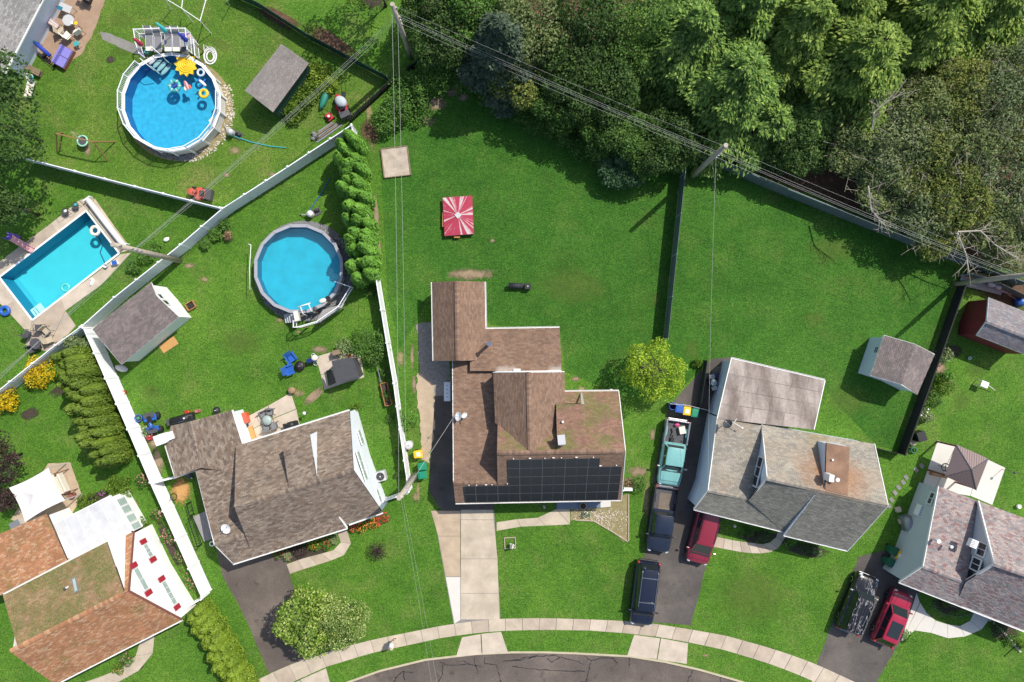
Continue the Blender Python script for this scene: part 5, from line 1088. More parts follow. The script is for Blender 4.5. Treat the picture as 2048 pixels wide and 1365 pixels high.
def arborvitae_proto(mat, seed, h, r, lobes, n, leaf):
    """several upright flame-shaped lobes grown together"""
    r_ = random.Random(seed); P_, N_, D_ = [], [], []
    for j in range(lobes):
        a = 2 * math.pi * j / lobes + r_.uniform(-.4, .4); q = 0 if lobes == 1 else r * r_.uniform(.42, .58); lx, ly = q * math.cos(a), q * math.sin(a); lh = h * r_.uniform(.80, 1.0); lr = r * (.95 if lobes == 1 else r_.uniform(.55, .68)); k = n // lobes
        u = rng.random(k) ** .85; th = rng.random(k) * 2 * math.pi; prof = np.sin(np.clip(u, 0, 1) ** .70 * math.pi * .985) ** .50 * (1 - .12 * u); rr = lr * prof * (1 + .10 * np.sin(th * 5 + u * 9 + j) + .07 * np.sin(th * 9 - u * 17)) * (1 - .18 * rng.random(k) ** 2)
        x, y, z = lx + rr * np.cos(th), ly + rr * np.sin(th), .05 + u * lh; P_.append(np.stack([x, y, z], 1)); up = .25 + .9 * u ** 2
        N_.append(np.stack([np.cos(th), np.sin(th), up], 1) * .8 + rng.normal(size=(k, 3)) * .38); D_.append(np.stack([np.cos(th) * .25, np.sin(th) * .25, np.ones(k)], 1) + rng.normal(size=(k, 3)) * .35)
    t = thing('arborvitae', 'tmp', 'shrub'); leaves_obj('foliage', np.concatenate(P_), np.concatenate(N_), leaf, leaf * .5, mat, t, np.concatenate(D_))
    m = MB()
    for j in range(lobes):
        a = 2 * math.pi * j / lobes; q = 0 if lobes == 1 else r * .5; m.lathe((q * math.cos(a), q * math.sin(a), 0), [(.05, 0), (r * .4, .2 * h), (r * .42, .5 * h), (r * .25, .75 * h), (.02, .86 * h)], 8)
    m.build('inner_core', mat, t, local=True); return t  # solid core added inside the leaves so no light leaks through
def place_row(protos, spots, labels, group):
    for i, (x, y, s) in enumerate(spots):
        p = protos[i % len(protos)]; c = P(x, y)
        o = p if i < len(protos) else copy_tree(p)
        o.location = c; o.rotation_euler = (0, 0, 1.7 * i); o.scale = (s, s, s * random.uniform(.92, 1.06)); o['label'] = labels[i]; o['group'] = group
ordn = ['first', 'second', 'third', 'fourth', 'fifth', 'sixth', 'seventh', 'eighth', 'ninth', 'tenth', 'eleventh', 'twelfth', 'thirteenth']
pr = [arborvitae_proto(F_arb, 11 + k, 4.9, 1.15, 4, 7000, .18) for k in range(3)]
sp_ = [(718, 300, .96), (715, 330, 1.0), (727, 352, .95), (722, 383, 1.0), (733, 408, .98), (728, 436, 1.0), (741, 462, .98), (737, 490, 1.02), (746, 516, .98), (740, 540, 1.04)]
sp = [(x - 3, y + 8, s) for x, y, s in sp_]
place_row(pr, sp, ['fresh green arborvitae in the hedge beside the plain round pool, %s from the fence corner' % ordn[i] for i in range(len(sp))], 'arborvitae hedge beside the plain round pool')
pr = [arborvitae_proto(F_arb2, 31 + k, 4.5, 1.02, 4, 7000, .15) for k in range(3)]
sp = [(176, 718, .98), (190, 744, 1.04), (184, 764, .92), (203, 780, 1.0), (206, 802, 1.02), (214, 826, .92), (221, 845, 1.04), (230, 868, 1.08), (245, 903, .96)]; sp = [(x + 7, y - 2, s) for x, y, s in sp]
place_row(pr, sp, ['tall golden-green arborvitae below the white lattice corner, %s from that corner' % ordn[i] for i in range(len(sp))], 'tall arborvitae along the sunlit white fence')
pr = [arborvitae_proto(F_arb3, 51 + k, 2.9, 1.05, 4, 4200, .15) for k in range(2)]
sp = [(416, 1216, .95), (426, 1232, 1.0), (436, 1248, 1.0), (446, 1264, 1.02), (455, 1280, 1.0), (465, 1297, 1.0), (475, 1314, 1.02), (484, 1331, 1.0), (493, 1348, 1.0), (502, 1366, 1.0), (511, 1384, 1.0)]
place_row(pr, sp, ['lime green clipped hedge shrub beside the old asphalt driveway, %s from the white fence end' % ordn[i] for i in range(len(sp))], 'lime green hedge beside the old asphalt driveway')
# conifers with drooping boughs
def conifer(name, label, px, py, h, R, mat, whorls=18, per=7, tuft=95, ln=.5, seed=1, droop=.35, base=.12, group=None, tip=1.0, wd=.16):
    c = P(px, py); t = thing(name, label, 'tree', (c.x, c.y, 0), 0, group); r_ = random.Random(seed); Ps, Ns, Ds = [], [], []; mb = MB(); mb.tube([(0, 0, -.05), (0, 0, h * .5), (0, 0, h * .98)], .05 + h * .014, 8, .03)
    for w in range(whorls):
        f = (w + r_.uniform(-.3, .3)) / whorls; f = max(0, min(.985, f)); z = h * (base + (1 - base) * f); L_ = R * 1.12 * (1 - f ** 1.25) ** .8 * r_.uniform(.75, 1.2) + .25
        k = per if f < .8 else max(3, per - 2); a0 = r_.uniform(0, 6)
        for i in range(k):
            a = a0 + 2 * math.pi * i / k + r_.uniform(-.25, .25); l = L_ * r_.uniform(.55, 1.25); n = max(14, int(tuft * l / R * 1.9)); s = .18 + .82 * rng.random(n) ** .7
            e = .28 - droop * s; zz = z + l * (e * s) * 1.2; side = rng.normal(size=n) * (.10 + .20 * np.sin(s * math.pi * .95)) * l * .62; ca, sa = math.cos(a), math.sin(a)
            x = ca * l * s - sa * side; y = sa * l * s + ca * side; zz = zz - np.abs(side) * .30 + rng.normal(size=n) * .07; Ps.append(np.stack([x, y, zz], 1))
            Ns.append(np.stack([ca * .35 * np.ones(n), sa * .35 * np.ones(n), np.ones(n)], 1) + rng.normal(size=(n, 3)) * .42); sg = np.sign(side); Ds.append(np.stack([ca - sa * sg * .6, sa + ca * sg * .6, -.35 * np.ones(n)], 1) + rng.normal(size=(n, 3)) * .28)
            if f < .9 and i % 2 == 0: mb.tube([(0, 0, z), (ca * l * .5, sa * l * .5, z + l * .06), (ca * l * .85, sa * l * .85, z - l * droop * .3)], .035, 4, .012)
    leaves_obj('crown', np.concatenate(Ps), np.concatenate(Ns), ln, wd, mat, t, np.concatenate(Ds)); mb.build('trunk', M_bark, t, True, local=True); return t
G = 'trees of the woods behind the big back lawns'
conifer('spruce', 'blue-grey spruce at the edge of the woods near the tallest pole', 1003, 150, 10, 2.6, F_spruce, 17, 7, 130, .30, 3, .30, group=G, wd=.17)
conifer('pine', 'light green conifer overhanging the wires by the second utility pole', 1432, 212, 9.0, 4.6, F_pine, 15, 8, 260, .36, 4, .42, group=G)
conifer('pine', 'bright yellow-green conifer at the top edge above the brown leaf gap', 1540, 120, 10, 5.0, F_pine2, 15, 8, 260, .36, 5, .45, group=G)
conifer('pine', 'conifer with brown branch tips behind the dark understory', 1350, 130, 9.5, 4.6, F_pine, 15, 7, 230, .36, 6, .45, group=G)
conifer('pine', 'broad soft green conifer rising above the grey olive thicket', 1650, 178, 10, 5.2, F_pine2, 15, 8, 260, .36, 7, .40, group=G)
conifer('pine', 'soft green conifer at the frame top beside the far corner one', 1765, 90, 10.5, 5.4, F_pine2, 15, 8, 250, .36, 8, .4, group=G)
conifer('pine', 'feathery conifer in the far top corner of the woods', 1890, 62, 10, 5.0, F_pine2, 15, 8, 230, .36, 12, .4, group=G)
conifer('pine', 'conifer at the frame edge of the far top corner', 1990, 40, 9, 4.6, F_pine2, 14, 8, 210, .36, 13, .4, group=G)
conifer('pine', 'conifer half cut by the top edge between two brighter ones', 1450, 60, 11, 4.6, F_pine, 15, 8, 220, .36, 14, .42, group=G)
conifer('pine', 'yellowish conifer half cut by the top edge, behind the broad one', 1620, 60, 11, 4.8, F_pine2, 15, 8, 220, .36, 15, .42, group=G)
conifer('pine', 'low dark conifer between the leaf litter gap and the second pole', 1512, 268, 5.5, 3.0, F_pine, 11, 7, 170, .36, 9, .4, group=G)
conifer('pine', 'low conifer filling the shade beside the brown leaf litter', 1590, 262, 5.0, 2.8, F_pine, 11, 7, 160, .36, 16, .4, group=G)
DK = [(885, 62, 5, 2.6, F_dark, 'dark'), (930, 22, 6, 2.6, F_ivy, 'x'), (868, 8, 6, 2.5, F_dark, 'x'), (1058, 150, 4.5, 2.6, F_thk2, 'x'), (1110, 195, 4, 2.5, F_mid, 'x'), (1075, 55, 7, 3.2, F_olive, 'x'), (1165, 60, 7.5, 3.2, F_dark, 'x'), (1145, 130, 6, 3.0, F_dark, 'x'), (1205, 175, 6, 2.8, F_dark, 'x'), (1215, 250, 3.6, 2.4, F_mid, 'x'), (1270, 290, 3.4, 2.2, F_mid, 'x'),
      (1245, 328, 1.9, 1.9, F_spr2, 'x'), (1330, 290, 4, 2.4, F_dark, 'x'), (1250, 40, 8, 3.4, F_mid, 'x'), (1590, 290, 3.6, 2.4, F_dark, 'x'), (1000, 40, 5, 2.4, F_dark, 'x'), ]
lb = ['dark leafy tree just behind the tallest utility pole', 'dark tree at the top edge beside the blue-grey spruce', 'dark tree at the top edge right of the tallest pole', 'dark leafy tree under the bundled wires below the spruce', 'low dark tree hanging over the lawn edge under the wires', 'olive tinted tree with yellowing leaves beside the spruce',
      'tall dark tree at the top edge between spruce and conifers', 'dark tree with a hollow of bare twigs in the woods', 'dark tree beside the skirt of the tall light green conifer', 'green tree overhanging the shaded lawn corner', 'green tree at the wires above the round leafy overhang', 'round blue-green leafy overhang on the back lawn',
      'dark tree filling the gap before the second utility pole', 'tall dark tree at the top edge by the brown-tipped conifer', 'dark tree at the edge of the brown leaf litter gap', 'dark tree between the spruce and the top edge']
for i, (x, y, z, r, mt, _) in enumerate(DK): broad_tree('leafy_tree', lb[i], x, y, z * .66, r * 1.06, mt, 11000, .21, r * .72, 15, 60 + i, group=G)
# grey-olive thicket with bare twigs
def twiggy(label, px, py, zc, r, seed, n=8200, tw=30, mat=None):
    t = broad_tree('thicket_tree', label, px, py, zc, r, mat or (F_olive, F_thk, F_thk2)[seed % 3], n, .23, r * .62, 22, seed, 'tree', 'grey-olive trees behind the board fence', .10, .5, .33, None, .5, -.3, 0); r_ = random.Random(seed); m = MB()
    for i in range(tw):
        a = r_.uniform(0, 6.28); e = r_.uniform(.1, 1.2); l = r * r_.uniform(1.0, 1.5); d = Vector((math.cos(a) * math.cos(e), math.sin(a) * math.cos(e), math.sin(e) * .8)); b = Vector((0, 0, zc - r * .3)); p1_, p2_ = b + d * l * .5, b + d * l; m.tube([b, p1_, p2_], .03, 4, .01)
        for j in range(3):
            q = b + d * l * r_.uniform(.55, .95); w = Vector((r_.uniform(-1, 1), r_.uniform(-1, 1), r_.uniform(-.2, .6))).normalized() * r * .3; m.tube([q, q + w], .014, 3, .006)
    m.build('twigs', M_twig, t, local=True); return t
TW = [(1722, 292, 4.5, 2.6), (1790, 300, 5, 3.0), (1860, 330, 5, 3.0), (1925, 285, 5.5, 3.0), (1995, 335, 5, 3.0), (2050, 270, 5.5, 3.0), (1765, 360, 4, 2.4), (1835, 405, 4.2, 2.7), (1905, 395, 4.6, 2.8), (1965, 430, 4, 2.6), (2040, 420, 4.5, 2.8), (1875, 468, 3.2, 1.9), (2015, 490, 3.4, 2.3), (1985, 215, 6.5, 3.0), (1905, 195, 6, 2.8), (1840, 235, 5.5, 2.8), (2050, 150, 7, 3.2)]
tl = ['olive thicket tree beside the brown leaf litter, nearest the conifers', 'olive thicket tree with a bent pale limb above the leaf litter', 'olive thicket tree in the middle of the grey-green mass', 'olive thicket tree under the soft green conifer boughs', 'olive thicket tree with fine grey twigs at the frame side', 'olive thicket tree at the frame edge below the darkest gap',
      'low olive tree whose twigs reach the board fence litter', 'olive tree leaning over the board fence', 'olive tree behind the fence with pale crossing branches', 'olive tree above the dead branches on the fence', 'olive tree at the frame edge above the green woodpile corner', 'small olive tree hanging over the board fence onto the lawn', 'yellowing tree behind the board fence by the leaning pole', 'feathery tree below the far corner conifer', 'grey tree under the far corner conifer with bare forks', 'olive tree beside the dark hollow with a broken stump', 'grey twiggy tree at the frame edge near the top corner']
for i, (x, y, z, r) in enumerate(TW): twiggy(tl[i], x, y, z * .72, r * 1.12, 90 + i)
# dead limbs over the board fence
def dead_branch(label, px, py, z0, pts, seed):
    c = P(px, py, 0); t = thing('bare_branch', label, 'branch', c, 0, 'bare branches over the board fence'); m = MB(); r_ = random.Random(seed); W = [P(x, y, z) for x, y, z in pts]; m.tube(W, .07, 5, .03)
    for i in range(len(W) - 1):
        for j in range(7):
            q = W[i].lerp(W[i + 1], r_.random()); d = (W[-1] - W[0]).normalized() * .6 + Vector((r_.uniform(-1, 1), r_.uniform(-1, 1), r_.uniform(-.1, .5))); e = q + d.normalized() * r_.uniform(.7, 1.7); m.tube([q, q.lerp(e, .5) + Vector((0, 0, .06)), e], .022, 4, .008)
            for k in range(2): u = q.lerp(e, r_.uniform(.4, .9)); m.tube([u, u + Vector((r_.uniform(-1, 1), r_.uniform(-1, 1), .2)) * .5], .012, 3, .005)
    m.build('limb', M_twig, t); return t
dead_branch('forked bare branch above the leaf litter and board fence', 1738, 372, 0, [(1736, 372, 4.5), (1742, 420, 4.3), (1770, 452, 4.0)], 3)
dead_branch('bare grey branch with a spray of twigs over the fence corner', 1915, 465, 0, [(1914, 465, 4.5), (1932, 510, 4.2), (1938, 545, 3.9)], 4)
dead_branch('long bare branch arching over the green gap by the leaning pole', 1960, 462, 0, [(1915, 464, 5), (1960, 462, 5), (1990, 490, 4.6), (2015, 505, 4.4), (2040, 520, 4.2)], 5)
dead_branch('crooked dead limb in the dark hollow of the woods', 1760, 225, 0, [(1745, 260, 6), (1748, 225, 6.5), (1772, 205, 7), (1800, 190, 7.5)], 6)
# vine bank along the fence line
VB = [(772, 240), (792, 218), (812, 196), (834, 172), (858, 150), (884, 148), (908, 150), (934, 156), (985, 172), (1015, 190), (1045, 212), (1075, 230), (1102, 250), (1132, 262), (1160, 280)]
vl = ['nearest the white fence corner', 'beside the black slat fence', 'at the bare patch', 'below the tallest pole', 'just under the bundled wires', 'above the brown bare patch', 'with bright leaf tips by the bare patch', 'at the shaded start of the woods', 'below the spruce', 'at the lawn edge below the spruce', 'under the four wires', 'above the dark lawn edge', 'with pale leaves at the lawn edge', 'in the shaded lawn corner', 'nearest the round leafy overhang']
for i, (x, y) in enumerate(VB): shrub('mound of vines on the fence line %s' % vl[i], x, y, 1.15 + .2 * (i % 3), 1.4 + .3 * (i % 2), F_ivy if i < 8 else F_mid, 1700, .19, 9, 130 + i, 'vine_mound', 'vines', 'mounds of vines along the fence line')
shrub('flat patch of green vines on the lawn between bare patches', 836, 222, 1.35, .45, F_ivy, 1500, .16, 9, 150, 'ground_vine', 'vines')
for i, (x, y, s) in enumerate([(640, 150, 1.0), (622, 178, 1.1), (604, 205, 1.1), (585, 225, 1.0), (655, 168, .8)]):
    shrub('yellow-green bramble behind the grey roofed shed, %s' % ['at its upper corner', 'beside the green tube', 'halfway along its long side', 'at its lower corner', 'nearest the blue tarp'][i], x, y, s, .9, F_arb3 if i in (0, 4) else F_bright, 1500, .17, 9, 160 + i, 'bramble', 'shrub', 'brambles behind the grey roofed shed')
# single garden trees
broad_tree('yard_tree', 'dark maple at the frame edge beyond the white swing set lawn', -38, 232, 6.5, 4.3, F_dark, 17000, .27, 3.6, 20, 201)
broad_tree('yard_tree', 'smaller dark maple above the rectangular pool', -4, 408, 4.5, 1.95, F_dark, 6500, .22, 1.7, 14, 202)
broad_tree('yard_tree', 'tree standing in the round mulch ring at the top edge', 742, -66, 6.0, 3.1, F_bright, 6500, .22, 2.2, 14, 203)
broad_tree('purple_tree', 'purple leaved tree beside the white canopy tent', -8, 920, 2.8, 2.0, F_purple, 5200, .18, 1.5, 14, 204)
broad_tree('purple_tree', 'small purple leaved tree behind the white canopy tent', 16, 998, 1.8, 1.0, F_purple, 2200, .15, .8, 10, 205)
broad_tree('lawn_tree', 'bright green leafy half of the round front yard tree pair', 618, 1238, 2.9, 2.6, F_var2, 9000, .20, 2.3, 20, 206, aspect=.7, sub=.36)
broad_tree('lawn_tree', 'cream speckled small-leaved tree nearest the pavement', 684, 1241, 2.7, 2.5, F_varieg, 13500, .125, 2.2, 18, 207, aspect=.7, sub=.3)
broad_tree('yellow_tree', 'yellow-green spreading tree between the two middle houses', 1306, 742, 2.7, 2.55, F_lime, 8500, .24, 1.7, 16, 208, aspect=.32, sub=.38)
# garden shrubs
def sh(*a, **k): return shrub(*a, **k)
sh('golden yellow bush by the lattice fence, the larger one', 76, 746, 1.15, 1.3, F_yellow, 2200, .17, 9, 221, 'golden_bush', 'bush', 'golden bushes by the lattice fence', aspect=.45); sh('golden yellow bush at the frame edge below the lattice fence', 12, 800, 1.12, 1.3, F_yellow, 2000, .17, 9, 222, 'golden_bush', 'bush', 'golden bushes by the lattice fence', aspect=.45)
sh('pale grey-green cone shrub in the white fence corner', 156, 690, .92, 1.9, F_pale, 2400, .13, 8, 223); sh('small dark green shrub below the larger golden bush', 58, 772, .40, .5, F_arb2, 500, .09, 6, 224); sh('dark shrub at the lattice fence beside the tall arborvitae', 116, 716, .55, .9, F_arb2, 700, .11, 6, 225)
sh('round light green bush at the white sunroom corner', 238, 976, 1.0, 1.2, F_bright, 1700, .14, 9, 226); sh('loose green bush beside the canopy patio', 180, 1004, .85, .9, F_bright, 1200, .14, 8, 227); sh('green bush under the sunroom wall', 286, 1048, .6, .7, F_bright, 700, .13, 7, 228)
for i, (x, y, r) in enumerate([(286, 962, .55), (318, 1028, .6), (340, 1074, .65), (362, 1112, .5), (386, 1162, .7)]): sh('pink flowering rose bush below the sunlit white fence, %s from its upper end' % ordn[i], x, y, r, .9, F_ivy, 800, .10, 7, 230 + i, 'rose_bush', 'bush', 'rose bushes along the sunlit white fence', (P_pk, 60, .11))
sh('round green bush growing by the white fence and gravel driveway', 814, 838, .82, 1.1, F_arb, 1700, .12, 9, 240)
sh('loose feathery bush hanging over the white fence behind the small black shed', 742, 688, 1.5, 1.5, F_ivy, 2200, .16, 9, 241); sh('dry grey-green bush behind the small black shed', 690, 698, .8, 1.0, F_pale, 800, .14, 8, 242); sh('green bush between the black shed and the white fence', 752, 712, .9, 1.2, F_mid, 1100, .15, 8, 243)
for i, (x, y, r) in enumerate([(746, 585, .5), (768, 748, .45), (776, 790, .5), (786, 838, .55), (796, 905, .4), (800, 950, .4)]): sh('leafy plant in the white fence shade, %s from the pool deck' % ordn[i], x, y, r, .6, F_mid, 380, .13, 6, 250 + i, 'fence_plant', 'plant', 'plants in the shade of the white fence')
for i, (x, y, r) in enumerate([(292, 515, .75), (270, 535, .6), (310, 500, .5), (432, 470, .55), (450, 452, .5), (410, 490, .45)]): sh('rough green bush at the diagonal white fence, %s' % ['under the leaning pole', 'below the rectangular pool corner', 'above the leaning pole', 'above the dead shrub', 'nearest the fence junction', 'below the fence junction'][i], x, y, r, .6, F_ivy, 600, .15, 7, 260 + i, 'rough_bush', 'bush', 'rough bushes along the diagonal fence')
sh('mixed shrub beside the blue slate porch', 1276, 968, .7, .8, F_ivy, 900, .13, 8, 270); sh('dry rust-brown shrub at the porch corner', 1258, 968, .45, .5, F_brown, 420, .11, 6, 271); sh('small white flowered shrub in the stone bed', 1172, 1030, .35, .3, F_pale, 260, .1, 5, 272, flowers=(P_wh, 30, .09))
for i, (x, y, r, fl) in enumerate([(722, 1052, .55, P_or), (742, 1046, .6, P_or), (757, 1040, .45, P_red), (768, 1034, .42, P_red), (706, 1056, .4, P_red)]): sh('clump of %s flowers below the grey-brown roof, %s from the curved walk' % ('orange' if fl is P_or else 'red', ordn[[1, 2, 3, 4, 0][i]]), x, y, r, .45, F_ivy, 420, .12, 6, 280 + i, 'flower_clump', 'flowers', 'red and orange flowers below the grey-brown roof', (fl, 90, .12))
for i, (x, y, r, mt, fl, tx) in enumerate([(555, 1106, .55, F_bright, P_red, 'bright green clump with red flowers at the garage end of the flower bed'), (575, 1112, .4, F_pale, P_pk, 'pale clump with pink flowers at the end of the curved walk'), (598, 1100, .8, F_purple, None, 'dark purple barberry in the flower bed by the curved walk'), (628, 1090, .55, F_bright, P_or, 'green clump with orange flowers between barberry and white downspout'), (652, 1088, .5, F_ivy, P_red, 'green clump with red flowers near the bend of the curved walk'), (668, 1080, .4, F_pale, None, 'silvery plant inside the bend of the curved walk')]): sh(tx, x, y, r, .5, mt, 620, .11, 7, 290 + i, 'bed_plant', 'plant', 'plants in the bed by the curved walk', (fl, 40, .1) if fl else None)
def spiky(label, px, py, r, h, mat, seed):
    c = P(px, py); t = thing('spiky_bush', label, 'bush', c); m = MB(); r_ = random.Random(seed)
    for i in range(70): a, e = r_.uniform(0, 6.28), r_.uniform(.35, 1.5); l = r * r_.uniform(.7, 1.25); d = Vector((math.cos(a) * math.cos(e), math.sin(a) * math.cos(e), math.sin(e))); m.tube([(0, 0, 0), d * l * .6 + Vector((0, 0, .1)), d * l], .022, 4, .008)
    m.build('stems', M_bark, t, local=True); p, nr = blob_points(clump_blobs(r * .85, h * .5, 8, seed, h * .55, .5), 500, .8, -.3); leaves_obj('foliage', p, nr + rng.normal(size=nr.shape), .12, .05, mat, t)
spiky('sparse dark brown twiggy bush standing alone on the front lawn', 757, 1098, .95, 1.2, F_purple, 5); spiky('dry branching shrub on the lawn above the plain round pool', 460, 474, .5, .6, F_brown, 6)
for i, (x, y, r, mt, fl, tx) in enumerate([(1888, 712, .75, F_pale, None, 'grey-green bush in the shadow of the red barn'), (1894, 752, .5, F_arb, None, 'darker green bush along the black fence bed'), (1888, 772, .75, F_bright, None, 'bright green bush in the middle of the black fence bed'), (1866, 800, .7, F_mid, None, 'loose bush below the bright one in the black fence bed'), (1852, 832, .6, F_pale, P_wh, 'low plants with white flowers near the end of the black fence')]): sh(tx, x, y, r, .8, mt, 900, .13, 8, 300 + i, 'bed_bush', 'bush', 'bushes in the bed along the black fence', (fl, 12, .16) if fl else None)
for i, (x, y, r, mt, tx) in enumerate([(1497, 1064, .4, F_mid, 'small round shrub under the pale grey eave nearest the red minivan'), (1528, 1072, .75, F_dark, 'dark round shrub under the pale grey eave by the walk bend'), (1612, 1096, .6, F_dark, 'dark shrub under the lower eave of the pale grey house'), (1634, 1104, .4, F_pale, 'pale shrub at the end of the pale grey eave'), (1892, 1204, .42, F_bright, 'light green shrub in the black mulch bed by the white walk'), (1922, 1216, .4, F_pale, 'pale shrub under the eave beside the white walk'), (1816, 1272, .5, F_arb, 'low green shrub at the flare of the white walk'), (1996, 1256, .6, F_dark, 'dark shrub in the bed edged with pale stones'), (2020, 1278, .5, F_mid, 'green shrub near the stone edged bed end'), (2040, 1290, .45, F_bright, 'light green shrub at the frame edge by the downspout'), (1395, 728, .38, F_bright, 'small light green plant at the corner of the flat roof')]): sh(tx, x, y, r, .6, mt, 620, .11, 7, 320 + i)
sh('flowering shrub in the bed below the orange roof eave', 252, 1318, .6, .6, F_ivy, 700, .12, 7, 340, flowers=(P_pk, 30, .1)); sh('green shrub in the bed at the orange roof corner', 238, 1340, .5, .5, F_bright, 500, .12, 7, 341, flowers=(P_or, 12, .1))
sh('small white blossomed plant beside the blue four-wheeler', 296, 862, .5, .5, F_pale, 400, .1, 6, 342, flowers=(P_wh, 45, .09)); sh('magenta flowered plant in the bed beside the sunroom', 205, 986, .3, .3, F_ivy, 200, .09, 5, 343, flowers=(P_mag, 30, .1)); sh('yellow tipped plant at the upper corner of the grey-brown roof', 711, 815, .4, .7, F_bright, 320, .13, 6, 344)
# ------------------------------------------------------------------ vehicles
def half_loft(m, st):
    """st: (x, [(y, z) from the sill up to the centre line]); mirrored to the other side"""
    rows = []
    for x, h in st: rows.append([(x, -y, z) for y, z in h] + [(x, y, z) for y, z in h[:-1][::-1]])
    n = len(rows[0]); vs = [p for r in rows for p in r]; fs = []
    for i in range(len(rows) - 1):
        for k in range(n - 1): fs.append((i * n + k, i * n + k + 1, (i + 1) * n + k + 1, (i + 1) * n + k))
    fs.append(tuple(range(n))[::-1]); fs.append(tuple(range((len(rows) - 1) * n, len(rows) * n))); fs += [((i) * n, (i + 1) * n, (i + 2) * n - 1, (i + 1) * n - 1) for i in range(len(rows) - 1)]
    m.add(vs, fs)
def bodyprof(hw, zt, cr, zb=.30): return [(hw * .90, zb), (hw * .985, zb + .10), (hw, (zb + zt) * .52), (hw * .985, zt - .13), (hw * .93, zt - .03), (hw * .80, zt + cr * .35), (hw * .42, zt + cr * .9), (0, zt + cr)]
M_lamp = plain('headlamp_lens', (.62, .64, .66), .12, .2, .04); M_tail = plain('tail_lamp_lens', (.42, .02, .02), .2, 0, .05, 2, 0, .5); M_vglass = plain('car_glass', (.020, .028, .030), .05, 0, .05); M_vglass.node_tree.nodes['Principled BSDF'].inputs['Specular IOR Level'].default_value = .7
def vehicle(name, label, cat, px, py, hv, L_, W, Ht, pm, kind='suv', hood=1.15, ws=.75, rs=.45, belt=1.02, hoodz=.98, nose=.16, roofm=None, rails=None, crossbars=None, sunroof=False, ribs=0, trim=None, black_back=False):
    t = thing(name, label, cat, P(px, py), math.atan2(-hv[1], hv[0])); hw = W / 2; f = L_ / 2; B = lambda mb, nm, mt, par=t, sm=False, bv=0: mb.build(nm, mt, par, sm, local=True, bevel=bv)
    xc = f - hood; bedl = 0
    if kind == 'pickup': bedl = L_ * .36
    rear = -f + bedl
    m = MB(); st = []
    if kind != 'pickup': st += [(-f, bodyprof(hw * .80, .72, .03, .42)), (-f + .07, bodyprof(hw * .90, .86, .03)), (-f + .28, bodyprof(hw * .97, belt - .02, .02))]
    else: st += [(rear - .02, bodyprof(hw * .97, belt - .04, .0))]
    st += [(rear + L_ * .2, bodyprof(hw, belt, .02)), (xc - .3, bodyprof(hw, belt, .03)), (xc, bodyprof(hw * .995, hoodz + .04, .05)), (f - .55, bodyprof(hw * .985, hoodz - .01, .05)), (f - .24, bodyprof(hw * .94, hoodz - .05, .04)), (f - nose * .5, bodyprof(hw * .86, hoodz - .14, .03)), (f - .02, bodyprof(hw * .74, hoodz - .30, .02, .36))]
    half_loft(m, st); body = B(m, 'body', pm, t, True); body.modifiers.new('edge', 'EDGE_SPLIT').split_angle = math.radians(48)
    # cabin
    zr = Ht; xr0, xf0 = rear + (.06 if kind == 'pickup' else .10), xc + .02; xr1, xf1 = xr0 + (rs if kind != 'pickup' else .22), xf0 - ws; wb, wt = hw * .90, hw * .72; zb = belt - .05
    cab = [(xr0, wb), (xf0, wb), (xf0 - .12, wb)]; m = MB(); q = lambda x, y, z: (x, y, z)
    vb = [(xr0, -wb * .97, zb), (xf0, -wb * .93, zb), (xf0, wb * .93, zb), (xr0, wb * .97, zb)]; vt = [(xr1, -wt * .97, zr - .05), (xf1, -wt, zr - .05), (xf1, wt, zr - .05), (xr1, wt * .97, zr - .05)]
    m.add(vb + vt, [(0, 1, 5, 4), (1, 2, 6, 5), (2, 3, 7, 6), (3, 0, 4, 7), (4, 5, 6, 7)]); B(m, 'cabin', pm)
    m = MB(); rp = lambda w, c: [(w * 1.0, zr - .08), (w * .985, zr - .03), (w * .86, zr + c * .4), (w * .45, zr + c), (0, zr + c * 1.15)]
    half_loft(m, [(xr1 - .06, rp(wt * .90, -.01)), (xr1 + .12, rp(wt * .985, .025)), ((xr1 + xf1) / 2, rp(wt * 1.02, .045)), (xf1 - .12, rp(wt * 1.0, .025)), (xf1 + .07, rp(wt * .95, -.015))]); ro = B(m, 'roof', roofm or pm, t, True); ro.modifiers.new('edge', 'EDGE_SPLIT').split_angle = math.radians(45)
    def pane(nm, a, b, c, d, i0=.06, i1=.05, o=.012):
        a, b, c, d = [Vector(v) for v in (a, b, c, d)]; F = lambda u, v: (a.lerp(b, u)).lerp(d.lerp(c, u), v); n = (b - a).cross(d - a).normalized(); p = MB(); p.add([F(i0, i1) + n * o, F(1 - i0, i1) + n * o, F(1 - i0, 1 - i1) + n * o, F(i0, 1 - i1) + n * o], [(0, 1, 2, 3)]); return B(p, nm, M_vglass)
    pane('windscreen', vb[1], vb[2], vt[2], vt[1], .05, .06); pane('rear_window', vb[3], vb[0], vt[0], vt[3], .08, .12)
    side = [.0, .5, 1.0] if kind == 'pickup' else [.0, .34, .66, 1.0]
    for s, (i, j) in ((-1, (0, 1)), (1, (3, 2))):
        for k in range(len(side) - 1):
            lb = lambda u, A: Vector(A[i]).lerp(Vector(A[j]), u); a, b, c, d = lb(side[k], vb), lb(side[k + 1], vb), lb(side[k + 1], vt), lb(side[k], vt)
            pane('side_window', *((a, b, c, d) if s < 0 else (b, a, d, c)), .05, .14)
    # wheels
    wr = .36; src = None
